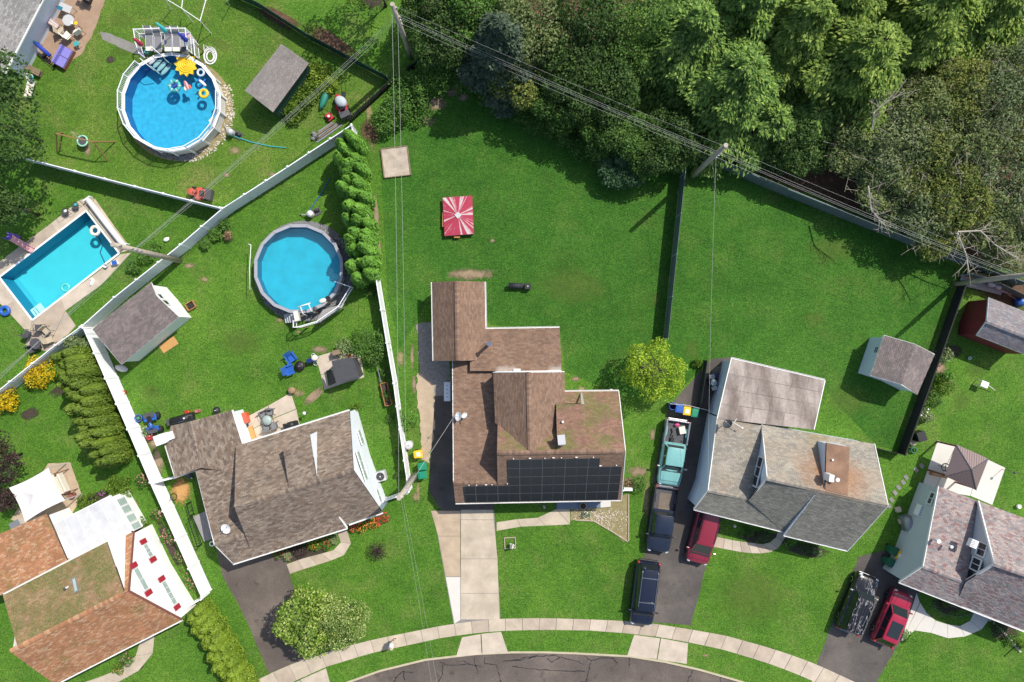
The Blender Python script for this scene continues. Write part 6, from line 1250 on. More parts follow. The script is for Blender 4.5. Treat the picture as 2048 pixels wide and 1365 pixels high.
    for x in (-f + L_ * .19, f - L_ * .17):
        for s in (-1, 1):
            if src is None:
                R = Matrix.Rotation(math.pi / 2, 3, 'X'); m = MB(); m.lathe((0, 0, 0), [(.22, -.11), (wr - .03, -.12), (wr, -.07), (wr, .07), (wr - .03, .12), (.22, .11)], 18, M=R); src = B(m, 'wheel', M_rubber, t, True); m = MB(); m.lathe((0, 0, 0), [(.05, -.105), (.225, -.112), (.235, -.09), (.235, .09), (.225, .112), (.05, .105)], 10, M=R); rsrc = B(m, 'rim', M_chrome, src); w = src
            else: w = inst(src, t, (0, 0, 0), 0, 'wheel'); inst(rsrc, w, (0, 0, 0), 0, 'rim')
            w.location = (x, s * (hw - .09), wr)
    for s in (-1, 1):
        m = MB(); m.box((xc - .22, s * (hw + .13), belt + .06), (.12, .22, .16)); m.bar((xc - .18, s * (hw - .05), belt), (xc - .2, s * (hw + .05), belt + .04), .06, .05); B(m, 'mirror', pm if trim is None else trim, t, False, .02)
        m = MB(); m.ball((f - .19, s * hw * .70, hoodz - .17), (.20, .19, .085), 10, 6, -s * .5); B(m, 'headlight', M_lamp, t, True)
        m = MB(); m.box((-f + .08, s * (hw * .86), .92), (.14, .16, .30)); B(m, 'tail_light', M_tail, t, False, .03)
        m = MB(); m.bar((f - .75, s * hw * 1.0, .34), (-f + .75, s * hw * 1.0, .34), .04, .12); B(m, 'sill', M_black)
    m = MB(); m.box((f - .05, 0, .46), (.16, hw * 1.5, .18)); B(m, 'front_bumper', trim or pm, t, False, .04); m = MB(); m.box((-f + .01, 0, .50), (.18, hw * 1.62, .22)); B(m, 'rear_bumper', M_black if black_back else (trim or M_grey), t, False, .04)
    m = MB(); m.box((f - .03, 0, .64), (.06, hw * .9, .16)); B(m, 'grille', M_black)
    m = MB(); m.bar((xc + .05, -hw * .55, belt + .02), (xc + .12, hw * .1, belt + .035), .02, .02); m.bar((xc + .05, 0, belt + .02), (xc + .12, hw * .6, belt + .035), .02, .02); B(m, 'wiper', M_black)
    for s in (-1, 1): m = MB(); m.bar((xc + .1, s * hw * .55, hoodz + .082), (f - .35, s * hw * .50, hoodz + .03), .02, .012); B(m, 'bonnet_crease', pm)
    m = MB(); m.box((xc + .07, 0, belt + .012), (.16, hw * 1.62, .02)); B(m, 'cowl', M_black)
    m = MB(); m.bar((f - .42, -hw * .74, hoodz + .012), (f - .42, hw * .74, hoodz + .012), .025, .03)
    for s in (-1, 1): m.bar((f - .42, s * hw * .78, hoodz + .0), (xc + .1, s * hw * .84, hoodz + .045), .02, .03)
    B(m, 'shut_line', M_black)
    for s in (-1, 1):
        for x in (xc - .35, xc - 1.35): m = MB(); m.box((x - .55, s * (hw + .005), belt - .16), (.18, .03, .035)); B(m, 'door_handle', trim or pm)
    if rails:
        for s in (-1, 1): m = MB(); m.tube([(xr1 + .1, s * wt * .88, zr + .0), (xr1 + .2, s * wt * .9, zr + .07), (xf1 - .3, s * wt * .9, zr + .07), (xf1 - .2, s * wt * .88, zr)], .022, 6); B(m, 'roof_rail', rails)
    if crossbars:
        for x in (xr1 + .62, xf1 - .62): m = MB(); m.bar((x, -wt * .92, zr + .095), (x, wt * .92, zr + .095), .05, .03); B(m, 'cross_bar', crossbars)
    if sunroof: m = MB(); m.box((xr1 + (xf1 - xr1) * .46, 0, zr + .052), ((xf1 - xr1) * .62, wt * 1.45, .012)); s_ = B(m, 'sunroof', M_vglass); m = MB(); m.box((xr1 + (xf1 - xr1) * .5, 0, zr + .06), (.03, wt * 1.4, .012)); B(m, 'divider', M_black, s_)
    for i in range(ribs): y = (i - (ribs - 1) / 2) * wt * 1.6 / max(1, ribs - 1); m = MB(); m.bar((xr1 + .1, y, zr + .055), (xf1 - .25, y, zr + .055), .05, .03); B(m, 'roof_rib', pm)
    if kind == 'pickup':
        x0, x1 = -f + .06, rear - .04; zs = belt - .03; m = MB(); m.box(((x0 + x1) / 2, 0, .64), (x1 - x0, W * .86, .06)); m.box(((x0 + x1) / 2, 0, .48), (x1 - x0, W * .8, .2)); B(m, 'bed_floor', M_dgrey)
        for s in (-1, 1):
            m = MB(); y = s * (hw - .06); m.box(((x0 + x1) / 2, y, .70), (x1 - x0, .10, zs - .42)); m.box(((x0 + x1) / 2, s * (hw - .16), .80), (.75, .14, .24)); B(m, 'bed_side', pm, t, False, .02); m = MB(); m.bar((x0, y, zs + .04), (x1, y, zs + .04), .12, .05); B(m, 'bed_rail', trim or M_black, t, False, .01)
        m = MB(); m.box((x0 + .03, 0, .74), (.07, W * .86, zs - .45)); m.box((x0 + .03, 0, zs + .02), (.08, W * .86, .05)); B(m, 'tailgate', pm if trim is None else trim, t, False, .015); m = MB(); m.box((x1 - .02, 0, .78), (.06, W * .86, zs - .5)); B(m, 'bed_headboard', pm)
    return t
Pt = paint('aqua_car_paint', (.19, .43, .41)); Pn = paint('navy_car_paint', (.012, .018, .036)); Pr = paint('maroon_car_paint', (.23, .018, .035)); Pk = sky_streaks('sky_streaked_black_car_paint', (.010, .010, .011)); Pc = paint('cherry_car_paint', (.34, .012, .040)); Pd = paint('blue_black_car_paint', (.009, .013, .028)); M_cht = plain('chrome_trim', (.45, .45, .46), .3, .9, .05)
vehicle('pickup_truck', 'aqua pickup truck with loaded open bed below the row of wheeled bins', 'pickup truck', 1342, 903, (-19, 124), 5.5, 2.0, 1.74, Pt, 'pickup', 1.35, .55, .3, 1.06, 1.0, trim=M_cht)
vehicle('pickup_truck', 'navy pickup truck with grey lined empty bed parked behind the aqua truck', 'pickup truck', 1320, 1034, (-17, 122), 5.5, 2.0, 1.80, Pn, 'pickup', 1.25, .62, .3, 1.05, 1.0)
vehicle('minivan', 'maroon minivan with its tail under the pale grey eave', 'minivan', 1403, 1061, (-31, 121), 5.2, 2.0, 1.78, Pr, 'van', .95, .95, .3, 1.05, .98, rails=M_black)
vehicle('minivan', 'dark blue minivan with pale roof rack nearest the pavement', 'minivan', 1286, 1180, (-16, 124), 5.3, 2.0, 1.85, Pd, 'van', 1.05, .62, .32, 1.06, 1.0, rails=M_cht, crossbars=M_cht, black_back=True)
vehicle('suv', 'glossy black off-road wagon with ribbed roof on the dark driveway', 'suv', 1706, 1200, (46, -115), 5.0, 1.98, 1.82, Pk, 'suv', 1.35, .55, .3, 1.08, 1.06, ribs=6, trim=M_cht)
vehicle('crossover_car', 'cherry red crossover car with black sunroof beside the white walk', 'car', 1775, 1229, (46, -106), 4.7, 1.88, 1.62, Pc, 'suv', 1.15, .78, .55, .98, .96, sunroof=True)
# ------------------------------------------------------------------ smaller things
def mk(name, label, cat, px, py, rz, parts, group=None, z=0.0):
    """parts: (name, shape, numbers, material) in the thing's own coordinates"""
    c = P(px, py, z); t = thing(name, label, cat, c, rz, group); made = {}
    for p in parts:
        nm, sh_, a, mt = p[:4]; m = MB(); sm = False
        if sh_ == 'b': m.box(a[:3], a[3:6], a[6] if len(a) > 6 else 0)
        elif sh_ == 'c': m.lathe(a[:3], [(a[3], 0), (a[5] if len(a) > 5 else a[3], a[4])], 16)
        elif sh_ == 't': m.torus(a[:3], a[3], a[4], 22, 8); sm = True
        elif sh_ == 's': m.ball(a[:3], a[3:6], 12, 7); sm = True
        elif sh_ == 'u': m.tube(a[1], a[0], 6); sm = True
        elif sh_ == 'l': m.lathe((0, 0, 0), a, 18); sm = True
        elif sh_ == 'p': m.prism(a[0], a[1], a[2])
        elif sh_ == 'r': m.bar(a[0], a[1], a[2], a[3])
        par = t if len(p) < 5 else made[p[4]]
        o = m.build(nm, mt, par, sm, local=True, bevel=.012 if sh_ == 'b' and min(a[3:6]) > .05 else 0); made[nm] = o
    return t
def ia(dx, dy): return math.atan2(-dy, dx)
def bin_(label, px, py, rz, mt, lid=None, group=None, sticker=None):
    ps = [('body', 'l4', None, mt)]; t = thing('wheeled_bin', label, 'bin', P(px, py), rz, group); m = MB(); m.add([(-.22, -.24, .08), (.22, -.24, .08), (.22, .24, .08), (-.22, .24, .08), (-.29, -.29, .98), (.31, -.29, .98), (.31, .29, .98), (-.29, .29, .98)], [(3, 2, 1, 0), (0, 1, 5, 4), (1, 2, 6, 5), (2, 3, 7, 6), (3, 0, 4, 7)]); m.build('body', mt, t, local=True)
    m = MB(); m.box((.01, 0, 1.01), (.68, .62, .06)); m.box((.02, 0, 1.055), (.52, .46, .04)); ld = m.build('lid', lid or mt, t, local=True, bevel=.02)
    if sticker: m = MB(); m.box((.02, 0, 1.079), (.3, .32, .006)); m.build('label_patch', sticker, ld, local=True)
    m = MB(); m.tube([(-.37, -.25, 1.0), (-.37, .25, 1.0)], .025, 6); m.build('handle', mt, t, local=True)
    for s in (-1, 1): m = MB(); m.lathe((-.25, s * .26, .11), [(.11, -.03), (.11, .03)], 12, M=Matrix.Rotation(math.pi / 2, 3, 'X')); m.build('wheel', M_rubber, t, local=True)
    return t
bin_('yellow wheeled bin with white patch beside the white fence and driveway', 840, 905, .12, M_yellow, None, 'bins at the concrete driveway', M_white); bin_('upper green wheeled bin of the pair on the concrete driveway', 848, 929, .1, M_green, None, 'bins at the concrete driveway'); bin_('lower green wheeled bin of the pair on the concrete driveway', 848, 946, .14, M_green, None, 'bins at the concrete driveway')
bin_('blue wheeled bin between the blue barrel and the yellow bin', 1353, 815, -1.75, M_blue, None, 'bins at the driveway gate'); bin_('yellow wheeled bin with pale patch in the row above the aqua truck', 1368, 820, -1.7, M_yellow, None, 'bins at the driveway gate', M_white); bin_('green wheeled bin at the gate end of the row above the aqua truck', 1384, 824, -1.75, M_green, None, 'bins at the driveway gate')
M_g2 = plain('forest_green_plastic', (.01, .10, .05), .5); bin_('dark green wheeled bin behind the yellow one at the grey wall', 1776, 1096, -2.0, M_g2, None, 'bins at the grey wall'); bin_('yellow wheeled bin with pale patch against the grey wall', 1787, 1104, -2.0, M_yellow, None, 'bins at the grey wall', M_white); bin_('dark green wheeled bin nearest the lawn by the grey wall', 1768, 1118, -2.0, M_g2, None, 'bins at the grey wall'); bin_('teal green wheeled bin at the corner of the grey wall', 1783, 1124, -2.0, M_green, None, 'bins at the grey wall')
mk('barrel', 'open blue barrel at the end of the bin row', 'barrel', 1341, 811, 0, [('body', 'l', [(.25, 0), (.31, .4), (.29, .85), (.27, .85), (.26, .1), (0, .1)], M_navy), ('rim', 't', (0, 0, .86, .29, .025), M_blue)])
mk('round_can', 'round can with pale grey lid at the white fence', 'can', 820, 888, 0, [('body', 'c', (0, 0, 0, .30, .8, .33), M_lgrey), ('lid', 'l', [(.37, .8), (.37, .84), (.2, .9), (0, .91)], M_lgrey), ('knob', 'b', (0, 0, .92, .12, .04, .05), M_grey)])
# utility poles: base, height, arms and fittings
def upole(label, bx, by, h, arm=None):
    c = P(bx, by); t = thing('utility_pole', label, 'utility pole', c, 0, 'utility poles'); m = MB(); m.tube([(0, 0, -.1), (0, 0, h * .5), (0, 0, h)], .23, 10, .17); m.build('pole', M_pole, t, True, local=True); m = MB(); m.cyl((0, 0, h), .16, .03, 10); m.build('pole_cap', M_pole, t, local=True)
    for k, z in enumerate((h - .6, h * .78, h * .72, h * .66)): m = MB(); m.box((.16, -.02 * k, z), (.22, .10, .14)); m.build('bracket', M_grey, t, local=True); m = MB(); m.cyl((.2, 0, z + .07), .05, .12, 8); m.build('insulator', M_lgrey, t, local=True)
    return c
T1 = upole('tallest utility pole with three bundles of wires at the black slat fence', 822, 114, 8.9); T2 = upole('leaning-looking grey pole at the junction of the two back lawns', 1385, 352, 8.9); T3 = upole('grey pole beside the diagonal white fence and rectangular pool', 360, 522, 9.6); T4 = upole('pole by the green bins and white fence corner', 833, 948, 8.9); T5 = upole('pole in front of the green screened woodpile corner', 1912, 568, 8.6)
def wire(label, a, b, sag=.5, r=.022, mat=None, group='overhead wires', name='overhead_wire'):
    a, b = Vector(a), Vector(b); pts = []
    for i in range(17): u = i / 16; p = a.lerp(b, u); p.z -= sag * 4 * u * (1 - u); pts.append(p)
    m = MB(); m.tube(pts, r, 5); o = m.build(name, mat or M_wire); return tag(o, label, 'wire', group)
up = lambda c, z, dx=0, dy=0: (c.x + dx, c.y + dy, z)
wn_ = ['top wire', 'upper bundled wire', 'middle bundled wire', 'lower bundled wire', 'lowest wire']
for k, (z, dx) in enumerate(((8.75, 0), (7.5, .2), (7.1, .14), (6.8, .14), (6.1, .05))):
    wire('%s along the wood edge between the tallest pole and the second pole' % wn_[k], up(T1, z, dx), up(T2, z - .1, -dx), .35, .006 if k == 0 else .0075); wire('%s from the second pole past the board fence to the frame side' % wn_[k], up(T2, z - .1, dx), up(T5, z - .4, 0, .1), .35, .006 if k == 0 else .0075)
for k, (z, dy) in enumerate(((7.3, -.1), (7.0, -.1), (6.75, -.1), (6.3, -.1))):
    wire('%s crossing the swing set lawn between two poles' % wn_[k + 1], up(T1, z, -.1, dy), up(T3, z - .1, .1, -dy * k), .4, .008); wire('%s leaving the diagonal fence pole over the lattice fence' % wn_[k + 1], up(T3, z - .1, -.1, dy * k), P(-140, 890 - k * 9, z - .1), .3, .008)
wire('left wire of the pair running down the long side lawn to the driveway pole', up(T1, 8.2, -.15), up(T4, 8.3, -.1), .5, .009); wire('second wire of the pair running down the long side lawn', up(T1, 6.6, .0), up(T4, 6.5, .15), .5, .009)
wire('front wire from the driveway pole over the front lawn to the road', up(T4, 8.2, 0), P(880, 1480, 7.6), .4, .006); wire('second front wire from the driveway pole over the front lawn', up(T4, 7.9, .1), P(893, 1480, 7.3), .4, .006)
wire('twisted service wire from the driveway pole up to the brown roof mast', up(T4, 6.6, .1), P(913, 826, 3.9), .25, .014); wire('service wire crossing the black driveway beside the flat roof', up(T2, 6.6), P(1416, 960, 4.2), .3, .009)
wire('faint wire dropping from the second pole onto the lawn', up(T2, 5.2, .1), P(1440, 420, .1), .2, .008)
# satellite dishes
def dish(label, px, py, z, az, r=.36, mat=M_wpaint, tilt=.75, mast=.55):
    c = P(px, py, z); t = thing('satellite_dish', label, 'dish', c, az); R = Matrix.Rotation(tilt, 3, 'Y'); m = MB(); m.tube([(-.1, 0, -.15), (-.1, 0, mast)], .03, 6); m.build('mast', M_grey, t, local=True); m = MB(); m.lathe((0, 0, mast), [(0, -.08), (r * .5, -.055), (r * .85, .0), (r, .045), (r * .99, .055), (r * .84, .012), (r * .5, -.04), (0, -.065)], 18, M=R); m.build('reflector', mat, t, True, local=True); e = R @ Vector((-.05, 0, .5)) + Vector((0, 0, mast)); m = MB(); m.tube([R @ Vector((-r, 0, 0)) + Vector((0, 0, mast)), e], .015, 5); m.box(e, (.12, .08, .08)); m.build('feed_arm', M_grey, t, local=True)
dish('white dish tilted over the brown roof edge', 918, 832, 3.5, 2.9); dish('smaller grey-white dish on the brown roof valley', 929, 829, 3.6, -.6, .26); dish('round white dish on the grey-brown front roof', 455, 1056, 4.2, -2.2, .40, M_white, .25, .3); dish('dark grey dish on the pale grey roof', 1451, 847, 3.9, 2.4, .38, M_dgrey, .9)
mk('roof_antenna', 'white T-shaped antenna on the pale grey roof', 'antenna', 1464, 845, ia(14, 8), [('boom', 'u', (.025, [(-.1, 0, .5), (.75, 0, .5)]), M_wpaint), ('cross_arm', 'u', (.02, [(0, -.4, .5), (0, .4, .5)]), M_wpaint), ('mast', 'u', (.025, [(0, 0, -.2), (0, 0, .5)]), M_wpaint), ('end_disc', 'c', (.75, 0, .47, .07, .06), M_wpaint)], None, 3.6)
mk('air_conditioner', 'grey outdoor condenser with black fan against the white gable', 'air conditioner', 764, 950, .25, [('housing', 'b', (0, 0, .38, .82, .82, .76), M_lgrey), ('fan_ring', 't', (0, 0, .77, .31, .035), M_dgrey), ('fan_well', 'c', (0, 0, .755, .30, .012), M_black)] + [('fan_blade', 'b', (.14 * math.cos(a), .14 * math.sin(a), .78, .26, .11, .012, a), M_dgrey) for a in (0, 1.26, 2.51, 3.77, 5.03)] + [('hub', 'c', (0, 0, .775, .06, .03), M_lgrey)])
mk('roof_cooler', 'white box cooler with side hood at the wing roof corner', 'air conditioner', 338, 874, ia(18, -7), [('cabinet', 'b', (-.28, 0, .5, .78, .8, 1.1), M_white), ('hood', 'b', (.42, 0, .42, .6, .62, .7), M_white), ('fan_ring', 't', (-.28, 0, 1.06, .2, .02), M_lgrey)], None, 2.2)
# patio furniture
def chair(label, px, py, rz, mt, frame, group=None, z=0.0, w=.56, name='patio_chair'): return mk(name, label, 'chair', px, py, rz, [('seat', 'b', (0, 0, .42, .50, w, .05), mt), ('backrest', 'p', ([(-.30, -w / 2), (-.24, -w / 2), (-.24, w / 2), (-.30, w / 2)], .45, .98), mt)] + [('armrest', 'u', (.02, [(-.26, s * w * .56, .62), (.24, s * w * .56, .64), (.26, s * w * .56, .0)]), frame) for s in (-1, 1)] + [('leg', 'u', (.018, [(-.22, s * w * .54, .62), (-.30, s * w * .54, 0)]), frame) for s in (-1, 1)], group, z)
def round_table(label, px, py, r, top, frame, z=0.0, h=.72): return mk('round_table', label, 'table', px, py, .3, [('tabletop', 'c', (0, 0, h, r, .03), top), ('edge_ring', 't', (0, 0, h + .015, r, .022), frame)] + [('leg', 'u', (.022, [(r * .2 * math.cos(a), r * .2 * math.sin(a), h), (r * .75 * math.cos(a), r * .75 * math.sin(a), 0)]), frame) for a in (0, 1.57, 3.14, 4.71)], None, z)
mk('glass_table', 'oval glass table between the grey patio chairs', 'table', 540, 839, .25, [('tabletop', 'l', [(0, .70), (.42, .70), (.42, .725), (0, .725)], M_glassg), ('edge_ring', 't', (0, 0, .715, .42, .02), M_dgrey)] + [('leg', 'u', (.02, [(.4 * math.cos(a), .4 * math.sin(a), .7), (.4 * math.cos(a), .4 * math.sin(a), 0)]), M_dgrey) for a in (.8, 2.4, 3.9, 5.5)])
for (x, y, a, tx) in ((531, 828, ia(4, 10), 'grey sling chair at the upper end of the glass table, nearer the orange cooler'), (544, 823, ia(0, 10), 'grey sling chair at the upper end of the glass table, beside the lawn path'), (538, 853, ia(1, -10), 'grey sling chair below the glass table, nearer the doorstep'), (552, 850, ia(-3, -10), 'grey sling chair below the glass table, nearer the black grill')): chair(tx, x, y, a, M_greysling, M_dgrey, 'grey chairs at the glass table')
def grill(label, px, py, rz, mt=M_black, lid=M_black): return mk('barbecue_grill', label, 'grill', px, py, rz, [('cabinet', 'b', (0, 0, .42, .62, .52, .78), M_black), ('lid', 's', (0, 0, .86, .34, .30, .22), lid), ('handle', 'u', (.018, [(-.22, -.32, .9), (.22, -.32, .9)]), M_chrome), ('side_shelf', 'b', (.5, 0, .80, .32, .46, .03), mt), ('side_shelf', 'b', (-.5, 0, .80, .32, .46, .03), mt)])
grill('black covered grill against the grey-brown eave', 588, 848, .25); grill('dark grill at the top edge of the clay patio', 178, 2, -.4, M_dgrey); grill('silver lidded grill on the black side yard behind the gate', 1421, 764, ia(2, 10), M_chrome, M_chrome)
mk('drum_smoker', 'long black drum smoker at the wing roof edge', 'smoker', 374, 836, ia(40, -11), [('drum', 'u', (.34, [(-.95, 0, .8), (.95, 0, .8)]), M_black), ('lid_handle', 'b', (0, -.2, 1.12, .5, .05, .04), M_chrome), ('chimney', 'c', (.85, 0, 1.0, .08, .5), M_black), ('firebox', 'b', (-1.15, 0, .6, .4, .5, .45), M_dgrey)] + [('leg', 'u', (.03, [(x, y, .7), (x, y * 1.2, 0)]), M_black) for x in (-.7, .7) for y in (-.25, .25)] + [('gauge', 'c', (.3, 0, 1.13, .07, .02), M_white)])
mk('fuel_can', 'red fuel can beside the drum smoker', 'can', 377, 824, .2, [('body', 'b', (0, 0, .17, .38, .26, .32), M_red), ('spout', 'u', (.03, [(.1, 0, .33), (.24, 0, .42)]), M_yellow)]); mk('fuel_can', 'faded red can beside the wall post of the wing', 'can', 397, 822, .2, [('body', 'b', (0, 0, .15, .42, .24, .28), plain('faded_red', (.42, .14, .13), .6)), ('spout', 'u', (.03, [(.1, 0, .3), (.22, 0, .36)]), M_black)])
mk('kettle_grill', 'black kettle grill behind the wing roof', 'grill', 441, 819, 0, [('bowl', 's', (0, 0, .75, .30, .30, .24), M_black), ('lid_handle', 'b', (0, 0, 1.0, .16, .05, .05), M_lgrey)] + [('leg', 'u', (.02, [(.15 * math.cos(a), .15 * math.sin(a), .6), (.34 * math.cos(a), .34 * math.sin(a), 0)]), M_grey) for a in (0, 2.1, 4.2)])
mk('cooler_chest', 'orange-red cooler chest on the back patio', 'cooler', 493, 835, ia(3, 12), [('body', 'b', (0, 0, .3, .85, .55, .56), M_orange), ('lid', 'b', (0, 0, .61, .88, .58, .07), M_orange), ('handle', 'u', (.02, [(.46, -.2, .45), (.5, 0, .4), (.46, .2, .45)]), M_wpaint)])
mk('plant_pot', 'black pot at the white wing wall', 'pot', 494, 851, 0, [('pot', 'l', [(.16, 0), (.22, .4), (.19, .4), (.17, .33), (0, .33)], M_black), ('soil', 'c', (0, 0, .3, .17, .04), M_mulch)])
mk('post_lamp', 'small round lamp post in the lawn above the grey-brown eave', 'lamp', 617, 824, 0, [('post', 'c', (0, 0, 0, .03, 1.1), M_grey), ('head', 'l', [(.08, 1.1), (.14, 1.18), (.14, 1.24), (0, 1.3)], M_wpaint)])
def adirondack(label, px, py, rz): return mk('adirondack_chair', label, 'chair', px, py, rz, [('seat', 'r', ((-.18, 0, .30), (.38, 0, .40), .58, .04), M_blue), ('armrest', 'b', (.08, .36, .56, .7, .14, .03), M_blue), ('armrest', 'b', (.08, -.36, .56, .7, .14, .03), M_blue)] + [('back_slat', 'r', ((-.16, y, .30), (-.46, y * 1.2, 1.0 - abs(y) * .3), .105, .025), M_blue) for y in (-.24, -.12, 0, .12, .24)] + [('leg', 'b', (.36, s * .30, .28, .06, .05, .56), M_blue) for s in (-1, 1)] + [('rear_leg', 'r', ((.3, s * .3, .35), (-.42, s * .3, .03), .05, .10), M_blue) for s in (-1, 1)], 'blue chairs at the fire pit')
adirondack('blue slatted lawn chair on the far side of the fire pit', 585, 715, ia(6, 8)); adirondack('blue slatted lawn chair nearest the grey-brown house at the fire pit', 581, 740, ia(14, -5))
mk('fire_pit', 'dark round fire pit between the blue chairs', 'fire pit', 602, 732, 0, [('bowl', 'l', [(.2, 0), (.40, .15), (.42, .36), (.38, .36), (.34, .2), (0, .16)], plain('rusty_iron', (.06, .035, .03), .8)), ('lid', 'l', [(.40, .36), (.3, .42), (.1, .47), (0, .48)], M_black), ('lid_ring', 't', (0, 0, .49, .08, .015), M_chrome)])
mk('golf_bag_cart', 'navy and white bag cart at the corner of the shed pad', 'cart', 628, 720, ia(20, -6), [('bag', 'r', ((-.4, 0, .5), (.3, 0, .7), .34, .34), M_navy), ('cushion', 's', (.3, .1, .75, .28, .26, .18), M_cream), ('wheel', 't', (.1, -.35, .2, .16, .03), M_lgrey), ('wheel', 't', (.1, .35, .2, .16, .03), M_lgrey), ('handle', 'u', (.02, [(.3, 0, .7), (.7, 0, .9), (.75, .2, .9)]), M_chrome)])
# sheds
def gable_shed(name, label, cat, loc, eave_a, eave_b, ridge, sh, wallm, ins=.15, trim=None, edge=(0, 1)):
    """eave_a, eave_b: two points each along the eaves (same direction); ridge: two points"""
    t = thing(name, label, cat, loc); roof(t, [eave_a[0], eave_a[1], ridge[1], ridge[0]], sh, M_deckdark, edge=(0, 1)); roof(t, [eave_b[0], eave_b[1], ridge[1], ridge[0]], sh, M_deckdark, edge=(0, 1)); ridge_caps(ridge[0], ridge[1], sh, t); w, A = walls(t, [eave_a[0], eave_a[1], ridge[1], eave_b[1], eave_b[0], ridge[0]], wallm, ins)
    if trim:
        for a, b in ((eave_a[0], ridge[0]), (eave_b[0], ridge[0]), (eave_a[1], ridge[1]), (eave_b[1], ridge[1]), (eave_a[0], eave_a[1]), (eave_b[0], eave_b[1])): trimbar(t, a, b, trim, w=.05, h=.13)
    return t, A
s1, A = gable_shed('garden_shed', 'white gabled shed with grey tab shingles at the diagonal fence', 'shed', P(290, 640), (P(184, 659, 2.5), P(302, 566, 2.5)), (P(243, 729, 2.5), P(358, 634, 2.5)), (P(207, 686, 3.5), P(315, 594, 3.5)), SH_shed, M_siding5, .12, M_wpaint)
ga = P(302, 566, 2.5); gb = P(358, 634, 2.5); ga, gb = Vector((ga.x - .1, ga.y, 0)), Vector((gb.x - .1, gb.y, 0))
for cs in ([(316, 592), (322, 590), (320, 597), (326, 595)], [(326, 605), (332, 602), (330, 609), (337, 606)]): wall_window(s1, ga, gb, cs, M_wpaint, M_glass, (1, 1))
gable_shed('grey_shed', 'plain shed with weathered grey-brown roof beside the bramble', 'shed', P(560, 160), (P(490, 182, 2.2), P(563, 89, 2.2)), (P(546, 225, 2.2), P(618, 127, 2.2)), (P(509, 196, 2.9), P(582, 101, 2.9)), shingle_mat('weathered_shed_roof', [(.25, .225, .205), (.23, .205, .19), (.27, .245, .22), (.24, .215, .20)]), M_dgreen, .12)
s3, A = gable_shed('pale_blue_shed', 'pale blue-grey shed with dark patched roof beside the black board fence', 'shed', P(1790, 735), (P(1768, 671, 2.3), P(1741, 751, 2.3)), (P(1869, 709, 2.3), P(1834, 789, 2.3)), (P(1830, 689, 3.0), P(1802, 769, 3.0)), SH_shed, M_siding3, .12, M_wpaint)
ga = P(1768, 671, 2.3); gb = P(1741, 751, 2.3); ga, gb = Vector((ga.x + .12, ga.y, 0)), Vector((gb.x + .12, gb.y, 0)); wall_window(s3, ga, gb, [(1752, 694), (1757, 696), (1749, 704), (1755, 706)], M_wpaint, M_glass, (1, 2))
s4, A = gable_shed('red_barn', 'dark red barn shed with white trim and slate grey roof', 'shed', P(1990, 650), (P(1978, 596, 2.5), P(2090, 640, 2.5)), (P(1954, 671, 2.5), P(2058, 712, 2.5)), (P(1974, 643, 3.5), P(2090, 688, 3.5)), SH_barn, M_barn, .10, M_wpaint)
# small black shed with open side
s5 = thing('lean_to_shed', 'small dark grey metal shed with ribbed roof and open dark doorway', 'shed', P(690, 740)); rp_ = PL((663, 722, 2.0), (704, 715, 2.1), (718, 753, 2.1), (672, 767, 2.0)); m = MB(); m.slab(rp_, .06); r5 = m.build('roof', M_dgrey, s5); walls(s5, rp_, M_dgrey, .06)
for k in range(1, 13): a, b = rp_[0].lerp(rp_[3], k / 13), rp_[1].lerp(rp_[2], k / 13); m = MB(); m.bar(a + Vector((0, 0, .012)), b + Vector((0, 0, .012)), .05, .03); m.build('roof_rib', M_dgrey, r5)
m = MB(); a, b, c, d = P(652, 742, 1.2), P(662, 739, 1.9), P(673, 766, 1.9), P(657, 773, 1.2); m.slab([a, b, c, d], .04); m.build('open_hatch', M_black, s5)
# pale canopies
def canopy(name, label, px_corners, z, peak, zp, mt, leg, valance=.18, ribs=None, seg=9, sag=.12):
    C = [P(x, y, z) for x, y in px_corners]; pk = P(*peak, zp); c = sum(C, Vector()) / 4; t = thing(name, label, 'canopy', (c.x, c.y, 0)); m = MB()
    for i in range(4):
        a, b = C[i], C[(i + 1) % 4]; g = []
        for u in range(seg + 1):
            for v in range(seg + 1 - u):
                l, q_ = u / seg, v / seg; p = pk * (1 - l - q_) + a * l + b * q_; e = l + q_; p = p - Vector((0, 0, sag * 4 * e * (1 - e)))
                if e > .999: p = p + (c - p) * (.10 * 4 * l * (1 - l)) * .8
                g.append(p)
        idx = {}; k = 0
        for u in range(seg + 1):
            for v in range(seg + 1 - u): idx[(u, v)] = k; k += 1
        fs = []
        for u in range(seg):
            for v in range(seg - u):
                fs.append((idx[(u, v)], idx[(u + 1, v)], idx[(u, v + 1)]))
                if (u + 1, v + 1) in idx: fs.append((idx[(u + 1, v)], idx[(u + 1, v + 1)], idx[(u, v + 1)]))
        m.add(g, fs)
    m.build('canopy_cloth', mt, t)
    for p in C: m = MB(); m.bar(p + (c - p) * .03 + Vector((0, 0, -.02)), Vector((p.x + (c.x - p.x) * .03, p.y + (c.y - p.y) * .03, 0)), .06, .06); m.build('leg', leg, t)
    return t, C, pk
canopy('tent_canopy', 'large white tent canopy on the patio beside the orange roof', [(97, 936), (130, 1001), (50, 1045), (18, 976)], 2.3, (66, 990), 2.75, M_canvas, M_lgrey)
t7 = thing('gazebo', 'brown gazebo with ribbed pyramid roof on the pale patio', 'gazebo', P(1930, 935)); C7 = PL((1912, 889, 2.5), (1977, 918, 2.5), (1952.5, 981, 2.5), (1890, 953, 2.5)); K7 = P(1943, 939, 3.3); M_gz = [plain('gazebo_brown', (.225, .165, .155), .45, .3, .05), plain('gazebo_grey', (.225, .165, .155), .45, .3, .05)]
